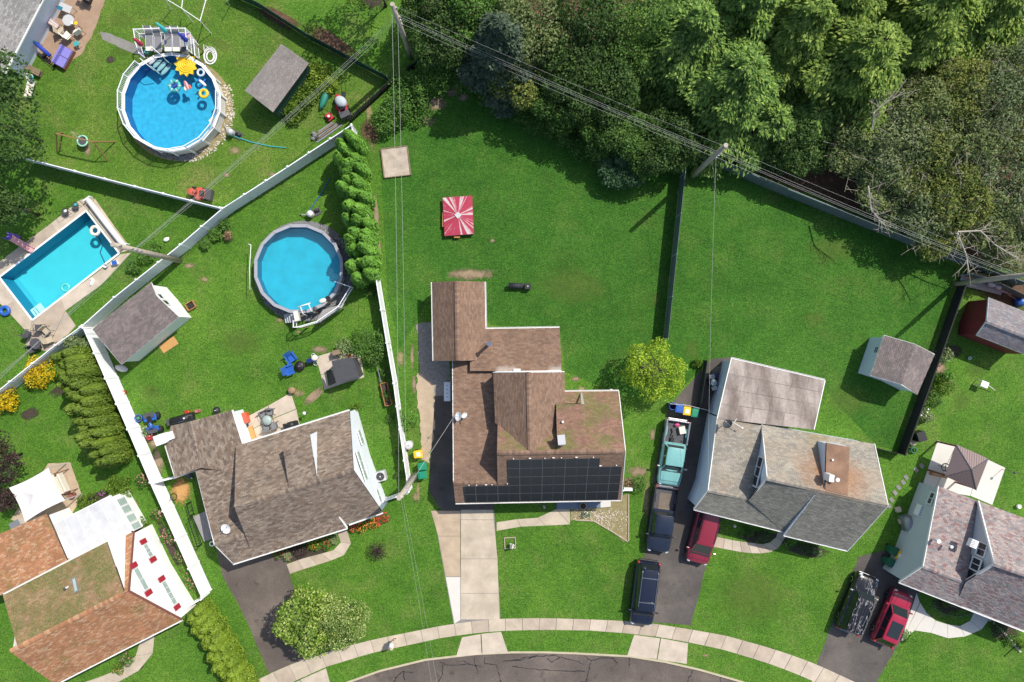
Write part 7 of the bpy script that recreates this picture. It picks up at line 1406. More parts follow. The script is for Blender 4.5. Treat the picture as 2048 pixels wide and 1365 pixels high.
for i in range(4):
    a, b = C7[i], C7[(i + 1) % 4]; m = MB(); m.slab([a, b, K7], .03); o = m.build('roof', M_gz[0], t7)
    for k in range(1, 14): u = k / 14; e = a.lerp(b, u); f = K7.lerp(a, min(1, 2 * (1 - u))) if u > .5 else K7.lerp(b, min(1, 2 * u)); f = (a.lerp(K7, 2 * u) if u <= .5 else b.lerp(K7, 2 * (1 - u))); m = MB(); m.bar(e + Vector((0, 0, .012)), f + Vector((0, 0, .012)), .025, .025); m.build('roof_rib', M_gz[0], o)
    m = MB(); m.bar(a + Vector((0, 0, .015)), K7 + Vector((0, 0, .02)), .06, .04); m.build('hip_trim', M_dgrey, t7); p = a + (K7 - a) * .08; m = MB(); m.bar((p.x, p.y, 0), (p.x, p.y, 2.5), .12, .12); m.build('post', M_brown, t7)
# low striped canopy on the lawn
def striped():
    m, t, b = nt_new('red_white_streaked_canvas'); g = N(t, 'ShaderNodeTexCoord'); s = N(t, 'ShaderNodeSeparateXYZ'); L(t, g.outputs['Object'], s.inputs[0]); at = N(t, 'ShaderNodeMath', operation='ARCTAN2'); L(t, s.outputs[1], at.inputs[0]); L(t, s.outputs[0], at.inputs[1])
    nz = N(t, 'ShaderNodeTexNoise', noise_dimensions='1D'); nz.inputs['Scale'].default_value = 3.4; nz.inputs['Detail'].default_value = 4; L(t, at.outputs[0], nz.inputs['W']); n2 = noise(t, 1.1, 4, .6, g.outputs['Object']); a = N(t, 'ShaderNodeMath', operation='MULTIPLY_ADD'); L(t, n2.outputs[0], a.inputs[0]); a.inputs[1].default_value = .28; L(t, nz.outputs[0], a.inputs[2])
    L(t, ramp(t, a.outputs[0], [(.66, (.36, .024, .060)), (.71, (.50, .26, .28)), (.76, (.50, .46, .44))]).outputs[0], b.inputs['Base Color']); b.inputs['Roughness'].default_value = .75; return m
tc = thing('play_canopy', 'red and white streaked square canopy on the middle lawn', 'canopy', P(917, 433)); CC = PL((885.5, 396, .5), (944, 392, .5), (947.5, 468, .5), (889.5, 472, .5)); pk = P(916, 431, .62); off = ROOT[tc.name].translation; m = MB()
for i in range(4): m.add([CC[i], CC[(i + 1) % 4], pk], [(0, 1, 2)])
m.build('canopy_cloth', striped(), tc); m = MB(); m.box(pk + Vector((0, 0, .02)), (.42, .42, .06), .7); m.build('hub', M_lgrey, tc)
for i in range(4): p = CC[i] + (pk - CC[i]) * .06; m = MB(); m.bar((p.x, p.y, 0), (p.x, p.y, .48), .09, .09); m.build('leg', M_wood2, tc); m = MB(); m.bar(CC[i] + Vector((0, 0, -.03)), CC[(i + 1) % 4] + Vector((0, 0, -.03)), .05, .05); m.build('edge_bar', plain('dull_red', (.25, .04, .05), .7), tc)
m = MB(); m.box(P(914, 475, .3), (.5, .12, .1)); m.build('step', M_wood2, tc); m = MB(); m.box(P(886, 440, .35), (.12, 1.2, .08)); m.build('side_bar', M_wood2, tc)
mk('covered_smoker', 'long black covered smoker with box end on the middle lawn', 'smoker', 1035, 573, 0, [('barrel', 'u', (.24, [(-.75, 0, .45), (.45, 0, .45)]), plain('black_cover', (.02, .022, .03), .7)), ('firebox', 'b', (.85, -.05, .35, .50, .48, .55), M_black), ('vent', 'c', (.85, -.05, .62, .08, .06), M_grey)])
mk('sandbox', 'square weathered sandbox pad on the side lawn', 'sandbox', 792, 325, ia(60, -7), [('sand', 'b', (0, 0, .06, 2.15, 2.35, .1), plain('dirty_sand', (.42, .35, .28), .95, 0, .3, 1.6, .3))] + [('board', 'b', (s * 1.12, 0, .09, .07, 2.46, .17), M_wood) for s in (-1, 1)] + [('board', 'b', (0, s * 1.22, .09, 2.16, .07, .17), M_wood) for s in (-1, 1)])
# round pool toys and fittings
wz = 1.12
def ring_float(label, px, py, r, rr, mt, z=wz, mt2=None, name='swim_ring', cat='float'):
    c = P(px, py, z); t = thing(name, label, cat, (c.x, c.y, z)); m = MB(); m.torus((0, 0, rr * .4), r, rr, 24, 8); m.build('tube', mt, t, True, local=True)
    if mt2:
        for k in range(6): a = 1.047 * k; m = MB(); m.torus((r * math.cos(a), r * math.sin(a), rr * .4), rr * 1.01, rr * .16, 10, 5, M=Matrix.Rotation(a, 3, 'Z') @ Matrix.Rotation(math.pi / 2, 3, 'X')); m.build('band', mt2, t, True, local=True)
    return t
st_ = []
for i in range(22): a = math.pi * i / 11; rr = .98 if i % 2 == 0 else .74; st_.append((rr * math.cos(a), rr * math.sin(a)))
mk('sun_float', 'big yellow sun shaped float', 'float', 373, 131, .2, [('rays', 'p', (st_, 0, .14), M_yellow)] + [('ring_rib', 't', (0, 0, .15, r, .05), M_yellow) for r in (.62, .44, .27, .12)], None, wz)
ring_float('clear white swim ring beside the sun float', 402, 146, .26, .09, plain('clear_vinyl', (.55, .62, .68), .2)); ring_float('patterned green and white tube float with dark seat', 350, 173, .40, .15, M_teal, wz, M_wpaint); mk('tube_seat', 'dark blue mesh lounger lying in the patterned tube', 'float', 350, 173, .6, [('mesh', 'b', (0, 0, .08, .5, .36, .05), M_navy), ('stripe', 'b', (0, 0, .11, .5, .10, .02), M_blue)], None, wz); ring_float('yellow duck ring float at the pool wall', 408, 188, .30, .12, M_yellow)
mk('ride_float', 'pink and red ride-on float', 'float', 374, 172, ia(6, 14), [('body', 's', (0, 0, .1, .42, .16, .12), M_pink), ('stripe', 's', (0, 0, .16, .34, .06, .08), M_red), ('wing', 's', (.2, .22, .08, .20, .10, .07), M_orange), ('wing', 's', (.2, -.22, .08, .20, .10, .07), M_cream)], None, wz); mk('ride_float', 'blue and white aeroplane float beside the yellow ring', 'float', 406, 167, ia(12, 10), [('body', 's', (0, 0, .1, .42, .13, .12), M_wpaint), ('wing', 'b', (0, 0, .1, .14, .8, .05), M_blue), ('tail', 'b', (-.36, 0, .14, .12, .36, .05), M_blue)], None, wz)
mk('pool_steps', 'grey wavy in-pool steps with white handrails', 'pool steps', 318, 128, ia(16, 14), [('tread', 's', (-.55 + .3 * k, 0, .05 - .22 * k, .20, .62, .09), M_lgrey) for k in range(4)] + [('side', 'b', (-.1, s * .6, -.3, 1.2, .06, .5), M_lgrey) for s in (-1, 1)] + [('handrail', 'u', (.035, [(-.9, s * .66, .2), (-.85, s * .66, .95), (-.3, s * .66, .9), (.15, s * .66, .1)]), M_wpaint) for s in (-1, 1)], None, wz)
def lounge(label, px, py, rz, z, mt, fr, pil, group): return mk('lounge_chair', label, 'lounge chair', px, py, rz, [('seat_sling', 'r', ((-.15, 0, .36), (.85, 0, .34), .56, .03), mt), ('back_sling', 'r', ((-.15, 0, .37), (-.72, 0, .80), .56, .03), mt), ('footrest', 'b', (.98, 0, .36, .34, .54, .06), pil)] + [('side_rail', 'u', (.022, [(-.72, s * .30, .80), (-.15, s * .30, .36), (1.1, s * .30, .34)]), fr) for s in (-1, 1)] + [('leg', 'u', (.02, [(x, s * .3, .36), (x, s * .3, 0)]), fr) for s in (-1, 1) for x in (-.3, .8)], group, z)
for i, (x, y) in enumerate([(303, 78), (320, 81), (341, 79), (357, 79)]): lounge('grey sling lounge chair on the pool deck, %s from the red umbrella' % ordn[i], x, y, ia(0, 10), 1.3, M_greysling, M_white, M_greysling if i == 1 else M_cream, 'lounge chairs on the pool deck')
def umbrella(label, px, py, z, h, mt, tilt=(0, 0)): return mk('closed_umbrella', label, 'umbrella', px, py, 0, [('pole', 'u', (.025, [(0, 0, 0), (0, 0, h)]), M_lgrey), ('folded_cloth', 'l', [(.05, h * .42), (.16, h * .46), (.19, h * .52), (.15, h * .7), (.09, h * .88), (.03, h), (0, h + .03)], mt), ('base', 'c', (0, 0, 0, .26, .07), M_grey)] + [('fold', 'u', (.03, [(.15 * math.cos(a), .15 * math.sin(a), h * .48), (.13 * math.cos(a), .13 * math.sin(a), h * .7), (.04 * math.cos(a), .04 * math.sin(a), h * .96)]), mt) for a in (0, 1.05, 2.09, 3.14, 4.19, 5.24)], 'closed umbrellas on the pool deck', z)
umbrella('closed turquoise umbrella behind the lounge chairs', 347, 77, 1.3, 2.75, plain('turquoise_cloth', (.06, .50, .52), .8)); umbrella('closed royal blue umbrella at the deck stairs', 386, 94, 1.3, 2.55, plain('royal_cloth', (.02, .05, .38), .8)); umbrella('closed red umbrella at the railing corner', 297, 101, 1.3, 2.3, plain('crimson_cloth', (.48, .03, .08), .8))
mk('pool_box', 'grey lidded box at the edge of the pool deck', 'box', 373, 105, 0, [('body', 'b', (0, 0, .26, .42, .42, .5), M_grey), ('lid', 'b', (0, 0, .53, .46, .46, .06), M_dgrey)], None, 1.3); mk('deck_pail', 'teal pail at the top of the pool steps', 'pail', 296, 106, 0, [('pail', 'l', [(.13, 0), (.17, .3), (.15, .3), (.12, .05), (0, .05)], M_teal)], None, 1.3); mk('toy_ball', 'purple ball on the railing corner of the round pool deck', 'ball', 287, 113, 0, [('ball', 's', (0, 0, .16, .16, .16, .16), M_purple)], None, 1.3)
mk('blanket', 'purple and pink towel heap in the deck corner', 'towel', 372, 72, 0, [('cloth', 's', (0, 0, .1, .3, .22, .12), M_purple), ('corner', 's', (.22, -.1, .08, .2, .2, .1), M_pink)], None, 1.3)
coil = []
for i in range(90): a = i * .42; r = .22 + .09 * math.sin(i * .13) + .004 * i; coil.append((r * math.cos(a), r * math.sin(a) * 1.35, .03 + .0006 * i))
mk('hose_coil', 'coiled white hose lying on the grass by the deck stairs', 'hose', 421, 113, 0, [('hose', 'u', (.03, coil), M_wpaint), ('tail', 'u', (.03, [(-.2, .7, .03), (-.55, 1.0, .03), (-.5, 0, .03), (-.4, -.9, .03)]), M_wpaint)])
def pump(label, px, py, rz, pm_): return mk('pool_pump', label, 'pool pump', px, py, rz, [('filter_tank', 'l', [(.2, 0), (.26, .1), (.26, .6), (.16, .74), (0, .78)], pm_), ('motor', 'u', (.12, [(.3, .1, .2), (.75, .1, .2)]), M_black), ('base', 'b', (.3, .05, .04, 1.0, .6, .08), M_dgrey), ('pipe', 'u', (.04, [(-.2, 0, .4), (-.6, .2, .3), (-.9, .4, .1)]), M_lgrey), ('clamp', 't', (0, 0, .6, .26, .03), M_grey)])
pump('black and white pump on the lawn beside the bright blue pool', 466, 268, ia(18, 8), M_lgrey); pump('white pump tank behind the plain teal-blue pool', 624, 430, .4, M_wpaint); mk('skimmer_box', 'white skimmer box hung on the bright blue pool wall', 'skimmer', 436, 250, .8, [('box', 'b', (0, 0, .9, .45, .4, .5), M_wpaint), ('lid', 'c', (0, 0, 1.15, .16, .03), M_lgrey)])
m = MB(); m.tube([P(467, 272, .08), P(500, 284, .05), P(540, 293, .05), P(572, 296, .05)], .05, 6); tag(m.build('garden_hose', M_teal), 'pale green hose from the pump towards the diagonal fence', 'hose'); m = MB(); m.tube([P(620, 420, .05), P(632, 402, .05), P(645, 385, .05), P(660, 355, .05)], .03, 6); tag(m.build('garden_hose', M_blue), 'thin blue hose in the shade of the arborvitae hedge', 'hose')
mk('pool_ladder', 'white pole and hook hanging on the plain pool rim', 'pole', 514, 540, 0, [('pole', 'u', (.03, [(0, 1.9, 1.32), (-.12, 0, 1.32), (-.1, -1.8, 1.3)]), M_wpaint), ('hook', 'u', (.03, [(0, 1.9, 1.32), (-.25, 1.98, 1.3)]), M_wpaint)]); mk('pool_ladder', 'white curved deck ladder at the plain pool', 'ladder', 618, 618, ia(22, -8), [('rail', 'u', (.04, [(-.35 + x, .45, .2), (-.35 + x, .2, .95), (-.35 + x, -.35, .95), (-.35 + x, -.5, .0)]), M_wpaint) for x in (0, .7)] + [('top_bar', 'u', (.05, [(-.6, .3, .95), (.5, .25, .98)]), M_wpaint)], None, 1.22)
mk('swim_toy', 'white towel and black cap on the plain pool deck edge', 'towel', 646, 602, .3, [('towel', 's', (0, 0, .1, .32, .2, .1), M_cream), ('cap', 'c', (.45, .05, .02, .22, .1), M_black)], None, 1.24); mk('deck_lamp', 'dark round lamp standing on the plain pool deck', 'lamp', 636, 619, 0, [('shade', 's', (0, 0, .9, .2, .2, .07), M_dgrey), ('stand', 'u', (.02, [(0, 0, 0), (0, 0, .9)]), M_grey)], None, 1.24); mk('deck_box', 'tan ended box at the plain pool stairs', 'box', 596, 633, .2, [('box', 'b', (0, 0, .25, .36, .8, .5), M_cream)], None, 1.24)
# rectangular pool surroundings
mk('cover_roller', 'long white pool cover roll on the deck end', 'cover roll', 216, 447, ia(74, 95), [('roll', 'u', (.24, [(-2.4, 0, .35), (2.4, 0, .35)]), M_canvas), ('stand', 'b', (-2.5, 0, .25, .1, .7, .5), M_white), ('stand', 'b', (2.5, 0, .25, .1, .7, .5), M_white)])
m = MB(); m.tube([P(196, 472, -1.4), P(205, 492, -1.5), P(200, 505, -1.5), P(208, 522, -1.5), P(214, 540, -1.4)], .03, 5); tag(m.build('cleaner_hose', M_navy), 'dark vacuum hose lying on the floor of the rectangular pool', 'hose')
mk('pool_slide', 'pink and purple children\'s slide at the rectangular pool', 'slide', 50, 487, ia(30, 22), [('chute', 'r', ((-.5, 0, 1.0), (1.0, 0, .12), .42, .05), M_pink), ('chute_side', 'r', ((-.5, .22, 1.06), (1.0, .22, .2), .05, .16), M_pink), ('chute_side', 'r', ((-.5, -.22, 1.06), (1.0, -.22, .2), .05, .16), M_pink), ('tower', 'b', (-.72, 0, .5, .36, .5, 1.0), M_purple), ('handle', 'u', (.05, [(-.7, .26, 1.0), (-.8, .26, 1.35), (-.6, .26, 1.2)]), M_purple), ('handle', 'u', (.05, [(-.7, -.26, 1.0), (-.8, -.26, 1.35), (-.6, -.26, 1.2)]), M_purple)])
for i, (x, y, a, tx) in enumerate(((136, 426, .6, 'black wire lounge chair with white cloth beside the rectangular pool'), (156, 414, .9, 'black wire chair with green cushion at the pool corner'))): mk('wire_chair', tx, 'chair', x, y, a, [('seat_ring', 't', (0, 0, .4, .30, .02), M_black), ('seat', 'c', (0, 0, .38, .26, .02), M_dgrey), ('back_hoop', 'u', (.02, [(-.28, -.25, .4), (-.42, -.2, .9), (-.42, .2, .9), (-.28, .25, .4)]), M_black), ('cloth', 's', (.1, 0, .46, .16, .12, .07), M_wpaint if i == 0 else M_teal)] + [('leg', 'u', (.018, [(.26 * math.cos(q), .26 * math.sin(q), .4), (.34 * math.cos(q), .34 * math.sin(q), 0)]), M_black) for q in (.8, 2.4, 3.9, 5.5)], 'black wire chairs by the rectangular pool')
ring_float('white and cream ring in the rectangular pool', 191, 462, .34, .13, M_cream, -.10, M_wpaint); ring_float('pale turquoise ring at the near side of the rectangular pool', 132, 576, .30, .10, plain('turquoise_vinyl', (.10, .55, .50), .3), -.10); ring_float('blue tube lying on the grass beside the pool deck', 11, 622, .32, .15, M_blue, .12)
mk('cooler_chest', 'small blue and white cooler on the pool deck', 'cooler', 232, 527, .2, [('body', 'b', (0, 0, .17, .5, .32, .32), M_wpaint), ('lid', 'b', (.06, 0, .36, .4, .34, .06), M_blue)]); mk('pail', 'grey pail at the pool coping', 'pail', 214, 533, 0, [('pail', 'l', [(.14, 0), (.18, .3), (.16, .3), (.13, .04), (0, .04)], M_lgrey)]); mk('towel', 'white towel lying on the pool deck', 'towel', 185, 565, 1.2, [('cloth', 's', (0, 0, .06, .34, .16, .07), M_wpaint), ('fold', 's', (.2, .1, .08, .14, .14, .07), M_cream)]); mk('grass_bag', 'crumpled white bag on the grass above the diagonal fence', 'bag', 334, 480, .4, [('bag', 's', (0, 0, .12, .26, .18, .13), M_wpaint), ('knot', 's', (.22, .05, .12, .08, .07, .07), M_wpaint)])
round_table('dark patio table in the corner of the rectangular pool deck', 83, 688, .45, M_dgrey, M_black)
for i, (x, y, a, tx) in enumerate(((62, 668, 1.1, 'black framed chair at the deck corner nearest the grass'), (100, 662, -.8, 'black framed chair with tan seat near the lattice fence'), (84, 656, 1.6, 'black framed chair on the pool side of the corner table'), (106, 680, .4, 'black framed chair against the lattice fence'), (70, 700, -1.2, 'black framed chair at the outer deck edge'))): chair(tx, x, y, a, M_tan if i in (1, 3) else M_dgrey, M_black, 'chairs around the deck corner table')
# crowded clay patio
mk('lounge_sofa', 'lavender cushioned sofa on the clay patio', 'sofa', 134, 119, ia(20, -36), [('base', 'b', (0, 0, .18, 1.75, .85, .34), M_brown), ('seat_cushion', 'b', (-.42, -.03, .42, .8, .75, .16), M_lav), ('seat_cushion', 'b', (.42, -.03, .42, .8, .75, .16), M_lav), ('back_cushion', 'b', (-.42, .36, .64, .8, .16, .42), M_lav), ('back_cushion', 'b', (.42, .36, .64, .8, .16, .42), M_lav)])
round_table('round grey patio table with yellow plate', 148, 49, .48, M_lgrey, M_grey); mk('plate', 'yellow plate on the round grey table', 'plate', 152, 47, 0, [('dish', 'l', [(0, 0), (.12, .01), (.16, .04), (.15, .045), (0, .02)], M_yellow)], None, .76); mk('dish_set', 'white dishes stacked on the round grey table', 'dishes', 145, 47, 0, [('bowl', 'l', [(0, 0), (.08, .02), (.12, .09), (.1, .09), (0, .03)], M_wpaint), ('cup', 'c', (.14, .1, 0, .04, .09), M_orange)], None, .76)
for i, (x, y, a, tx) in enumerate(((162, 68, 2.2, 'cream cushioned chair at the lawn side of the clay patio'), (141, 76, .8, 'cream cushioned lounge chair in the middle of the clay patio'), (128, 66, .2, 'tan cushioned chair behind the round grey table'), (80, 52, -.4, 'dark wicker chair at the wall of the clay patio'), (78, 66, -.5, 'dark wicker chair nearer the folded umbrella'), (76, 88, .6, 'black wicker chair by the red bench'))): chair(tx, x, y, a, M_cream if i < 2 else (M_tan if i == 2 else M_dgrey), M_black if i > 2 else M_dgrey, 'chairs on the clay patio', 0, .62)
mk('side_table', 'grey rectangular table with blue cloth on the clay patio', 'table', 141, 24, -.4, [('tabletop', 'b', (0, 0, .7, 1.1, .6, .04), M_lgrey), ('cloth', 'b', (-.35, -.2, .74, .4, .3, .06), plain('teal_cloth', (.01, .16, .26), .8))] + [('leg', 'u', (.025, [(x, y, .7), (x, y, 0)]), M_grey) for x in (-.5, .5) for y in (-.25, .25)])
mk('folded_awning', 'folded white and mauve striped awning on the clay patio', 'awning', 110, 50, ia(32, 22), [('fold', 'u', (.07, [(-.8, y, .55), (.8, y * .6, .6)]), M_cream if i % 2 else plain('mauve_cloth', (.42, .30, .33), .8)) for i, y in enumerate((-.24, -.12, 0, .12, .24))] + [('stand', 'b', (0, 0, .25, .3, .3, .5), M_grey)])
mk('folded_umbrella', 'royal blue folded umbrella lying over a black grate', 'umbrella', 97, 106, ia(30, 28), [('cloth', 'u', (.16, [(-.6, 0, .9), (.0, 0, .85), (.75, 0, .6)]), plain('royal_cloth', (.02, .05, .38), .8)), ('tip', 'u', (.10, [(-.9, 0, .92), (-.6, 0, .9)]), M_teal), ('stand', 'b', (-.2, 0, .4, .16, .16, .8), M_grey)]); mk('black_grate', 'black lattice grate standing on the grass edge of the clay patio', 'grate', 103, 122, ia(24, 20), [('bar', 'r', ((-.6, -.3 + .15 * k, .25), (.6, -.3 + .15 * k, .25), .03, .03), M_black) for k in range(5)] + [('cross_bar', 'r', ((-.6 + .2 * k, -.32, .26), (-.6 + .2 * k, .32, .26), .03, .03), M_black) for k in range(7)] + [('foot', 'b', (s * .55, 0, .12, .06, .6, .24), M_black) for s in (-1, 1)])
mk('brown_cabinet', 'red-brown wooden cabinet at the corner of the clay patio', 'cabinet', 46, 124, ia(20, 22), [('body', 'b', (0, 0, .5, 1.1, .8, 1.0), M_brown), ('door', 'b', (-.27, -.42, .5, .5, .03, .9), M_brown), ('door', 'b', (.27, -.42, .5, .5, .03, .9), M_brown), ('top', 'b', (0, 0, 1.02, 1.2, .9, .06), M_brown), ('tray', 'b', (-.2, .1, 1.08, .3, .25, .06), M_lgrey)]); mk('picnic_bench', 'grey-brown plank bench below the red-brown cabinet', 'bench', 74, 145, ia(24, 12), [('plank', 'b', (0, -.18, .45, 1.2, .16, .05), M_wood), ('plank', 'b', (0, 0, .45, 1.2, .16, .05), M_wood), ('plank', 'b', (0, .18, .45, 1.2, .16, .05), M_wood), ('leg', 'b', (-.5, 0, .21, .08, .5, .42), M_wood), ('leg', 'b', (.5, 0, .21, .08, .5, .42), M_wood)])
lounge('cream chaise with green cushion on the grass beside the clay patio', 67, 172, ia(-3, 12), 0, M_cream, M_wpaint, M_cream, None); mk('cushion', 'mint green cushion lying on the cream chaise', 'cushion', 64, 156, .3, [('pad', 's', (0, 0, .1, .22, .18, .1), M_teal)], None, .72); mk('striped_crate', 'mauve striped crate at the house wall', 'crate', 62, 67, ia(-14, 20), [('slat', 'b', (0, -.2 + .1 * k, .5, .9, .07, .9), plain('mauve_slat', (.30, .20, .22), .7)) for k in range(5)])
for i, (x, y) in enumerate(((105, 27), (114, 17))): mk('planter', 'dark green planter box at the patio wall, %s' % ('nearer the folded awning' if i == 0 else 'nearer the frame edge'), 'planter', x, y, .4, [('box', 'b', (0, 0, .3, .5, .45, .6), M_g2), ('soil', 'b', (0, 0, .605, .4, .35, .02), M_mulch), ('flowers', 's', (0.05, 0, .7, .18, .15, .12), M_cream if i else M_green)], 'planters at the patio wall')
mk('toy_kitchen', 'yellow and black toy table beside the cabinet', 'toy', 54, 140, .5, [('top', 'b', (0, 0, .5, .42, .42, .05), M_yellow), ('tray', 'b', (.05, .05, .54, .25, .2, .04), M_navy)] + [('leg', 'b', (x, y, .25, .05, .05, .5), M_yellow) for x in (-.18, .18) for y in (-.18, .18)]); mk('side_stool', 'mint topped white stool at the sofa end', 'stool', 159, 92, .4, [('top', 'b', (0, 0, .42, .4, .36, .05), M_teal)] + [('leg', 'u', (.02, [(x, y, .42), (x, y, 0)]), M_wpaint) for x in (-.17, .17) for y in (-.15, .15)])
# swing set
sw = thing('swing_set', 'weathered wooden swing set frame', 'swing set', P(172, 290)); m = MB(); bt = [P(113, 268, 2.1), P(187, 284, 2.1)]
M_sw = plain('swing_timber', (.25, .15, .06), .85, 0, .2, 3)
m.bar(bt[0], bt[1], .10, .10); m.build('top_beam', M_sw, sw)
for (a, bs) in ((bt[0], [(125, 266), (114, 305)]), (bt[1], [(231, 284), (216, 323)])):
    for b in bs: m = MB(); m.bar(a, P(*b), .09, .09); m.build('leg', M_sw, sw)
m = MB(); m.bar(P(122, 285, .9), P(118, 300, .2), .06, .06); m.build('brace', M_sw, sw)
ws = mk('saucer_swing', 'mint green round saucer swing with dark net', 'swing', 173, 286, 0, [('ring', 't', (0, 0, .55, .42, .07), plain('mint_plastic', (.30, .62, .46), .5)), ('net', 'c', (0, 0, .5, .38, .03), M_dgrey)] + [('rope', 'u', (.015, [(.4 * math.cos(a), .4 * math.sin(a), .58), (.05 * math.cos(a), .3 + .05 * math.sin(a), 1.95)]), M_tan) for a in (.8, 2.4, 3.9, 5.5)])
m = MB(); F = [P(328, -4, 1.9), P(363, 17, 2.0), P(400, 42, 2.0), P(411, 3, 2.0), P(366, -6, 2.0)]
fr = thing('pipe_frame', 'bare white pipe frame standing at the top edge lawn', 'frame', P(380, 20))
for a, b in ((F[0], F[1]), (F[1], F[2]), (F[2], F[3]), (F[1], F[4]), (F[3], P(408, -6, 2.0)), (F[3], P(418, -6, 2.0)), (F[2], P(423, 68)), (F[1], P(385, 44)), (F[0], P(343, 20)), (P(450, -4, 2), P(460, 13))): m = MB(); m.tube([a, b], .035, 6); m.build('pipe', M_wpaint, fr)
# machines
def mower(label, px, py, rz, mt): return mk('riding_mower', label, 'mower', px, py, rz, [('hood', 's', (.5, 0, .58, .42, .30, .24), mt), ('deck', 'l', [(.5, .12), (.56, .2), (.5, .34), (0, .36)], mt), ('seat', 'b', (-.35, 0, .66, .36, .42, .10), M_black), ('seat_back', 'b', (-.55, 0, .85, .08, .42, .34), M_black), ('fender', 'b', (-.4, 0, .50, .6, .78, .1), mt), ('steering_wheel', 't', (.08, 0, .95, .17, .025), M_black), ('column', 'u', (.03, [(.16, 0, .6), (.08, 0, .95)]), M_black), ('bagger', 'b', (-.95, 0, .55, .5, .85, .6), M_dgrey)] + [('wheel', 'u', (r, [(x, s * .42 - .08, r), (x, s * .42 + .08, r)]), M_rubber) for x, r in ((.55, .19), (-.4, .26)) for s in (-1, 1)])
mower('orange-red riding mower parked on the white dividing fence', 402, 389, ia(-30, -5), plain('mower_red', (.55, .10, .06), .4, 0, .05, 3, 0, .5)); mower('covered riding mower under pale tarp near the black slat fence', 685, 214, ia(-6, -14), M_red); mk('grey_tarp', 'pale grey tarp draped on the covered mower', 'tarp', 687, 211, ia(10, 8), [('tarp', 's', (0, 0, .88, .55, .45, .30), plain('pale_tarp', (.42, .46, .48), .6, 0, .05))])
mk('push_mower', 'bright red push mower in the weeds near the black slat fence', 'mower', 660, 236, ia(10, 12), [('deck', 'b', (0, 0, .2, .6, .5, .2), M_red), ('engine', 'c', (.05, 0, .3, .17, .22), M_red), ('handle', 'u', (.02, [(-.3, .2, .25), (-.6, .15, .6), (-.85, .1, .8)]), M_black), ('handle', 'u', (.02, [(-.3, -.2, .25), (-.6, -.2, .6), (-.85, -.2, .8)]), M_black), ('engine_cap', 'c', (.05, 0, .52, .1, .05), M_wpaint)] + [('wheel', 'u', (.11, [(x, y - .04, .11), (x, y + .04, .11)]), M_rubber) for x in (-.26, .26) for y in (-.3, .3)])
mk('green_canoe', 'dark green overturned canoe in the weeds beside the blue tarp', 'boat', 653, 192, ia(-12, 34), [('hull', 's', (0, 0, .25, 1.35, .32, .28), plain('canoe_green', (.02, .20, .14), .5)), ('keel', 'r', ((-1.2, 0, .5), (1.2, 0, .5), .05, .06), plain('canoe_green', (.02, .20, .14), .5))]); mk('blue_tarp', 'crumpled blue tarp heap behind the canoe', 'tarp', 651, 172, 0, [('fold', 's', (0, 0, .25, .5, .35, .3), M_blue), ('fold', 's', (.35, .1, .2, .35, .25, .22), M_navy), ('fold', 's', (-.3, -.15, .2, .3, .3, .2), M_blue)])
mk('tiller', 'black garden tiller standing above the covered mower', 'tiller', 689, 193, ia(2, -12), [('engine', 'b', (0, 0, .4, .4, .3, .3), M_black), ('handle', 'u', (.02, [(.1, .15, .5), (.8, .2, .9)]), M_black), ('handle', 'u', (.02, [(.1, -.15, .5), (.8, -.2, .9)]), M_black), ('tines', 't', (-.2, 0, .2, .16, .05), M_dgrey)]); mk('board_pile', 'grey scrap boards lying against the diagonal white fence', 'boards', 655, 262, ia(60, -42), [('board', 'b', (0, -.3 + .16 * k, .05 + .05 * (k % 2), 2.6 - .3 * k, .12, .04), M_wood if k % 2 else M_grey) for k in range(5)]); mk('stone_pile', 'heap of dark stones at the outside of the diagonal white fence', 'stones', 634, 276, 0, [('stone', 's', (.3 * math.cos(k * 2.1) * (k % 3), .22 * math.sin(k * 1.7) * (k % 3), .12, .2, .16, .13), M_dstone) for k in range(7)])
mk('quad_bike', 'blue and black four-wheeler parked behind the wing roof', 'quad bike', 311, 846, ia(8, 34), [('front_fender', 'b', (.45, 0, .62, .42, 1.0, .10), M_blue), ('rear_fender', 'b', (-.5, 0, .66, .5, 1.05, .10), M_blue), ('tank', 's', (.12, 0, .78, .32, .17, .16), M_blue), ('seat', 'b', (-.28, 0, .80, .72, .32, .14), M_black), ('handlebar', 'u', (.025, [(.32, -.42, 1.02), (.4, 0, .98), (.32, .42, 1.02)]), M_black), ('front_rack', 'b', (.62, 0, .72, .34, .8, .03), M_dgrey), ('rear_rack', 'b', (-.72, 0, .78, .42, .85, .03), M_dgrey), ('headlight', 's', (.66, 0, .62, .1, .18, .1), M_lamp)] + [('wheel', 'u', (.29, [(x, s * .48 - .12, .29), (x, s * .48 + .12, .29)]), M_rubber) for x in (-.58, .6) for s in (-1, 1)])
mk('round_planter', 'blue rimmed round planter at the white fence by the four-wheeler', 'planter', 281, 836, 0, [('tub', 'l', [(.26, 0), (.32, .38), (.27, .38), (.25, .3), (0, .3)], M_blue), ('soil', 'c', (0, 0, .28, .25, .04), M_mulch), ('plant', 's', (0, 0, .36, .16, .14, .12), M_green)]); mk('red_toolbox', 'dark red generator under the four-wheeler tail', 'generator', 304, 874, .3, [('body', 'b', (0, 0, .25, .5, .4, .4), M_red), ('frame', 't', (0, 0, .45, .26, .02), M_black), ('handle', 'u', (.02, [(-.2, 0, .45), (.2, 0, .5)]), M_black)]); mk('red_bucket', 'red bucket on the lawn side of the sunlit white fence', 'bucket', 251, 785, 0, [('bucket', 'l', [(.14, 0), (.18, .34), (.16, .34), (.13, .05), (0, .05)], M_red), ('rim', 't', (0, 0, .34, .17, .015), M_orange)])
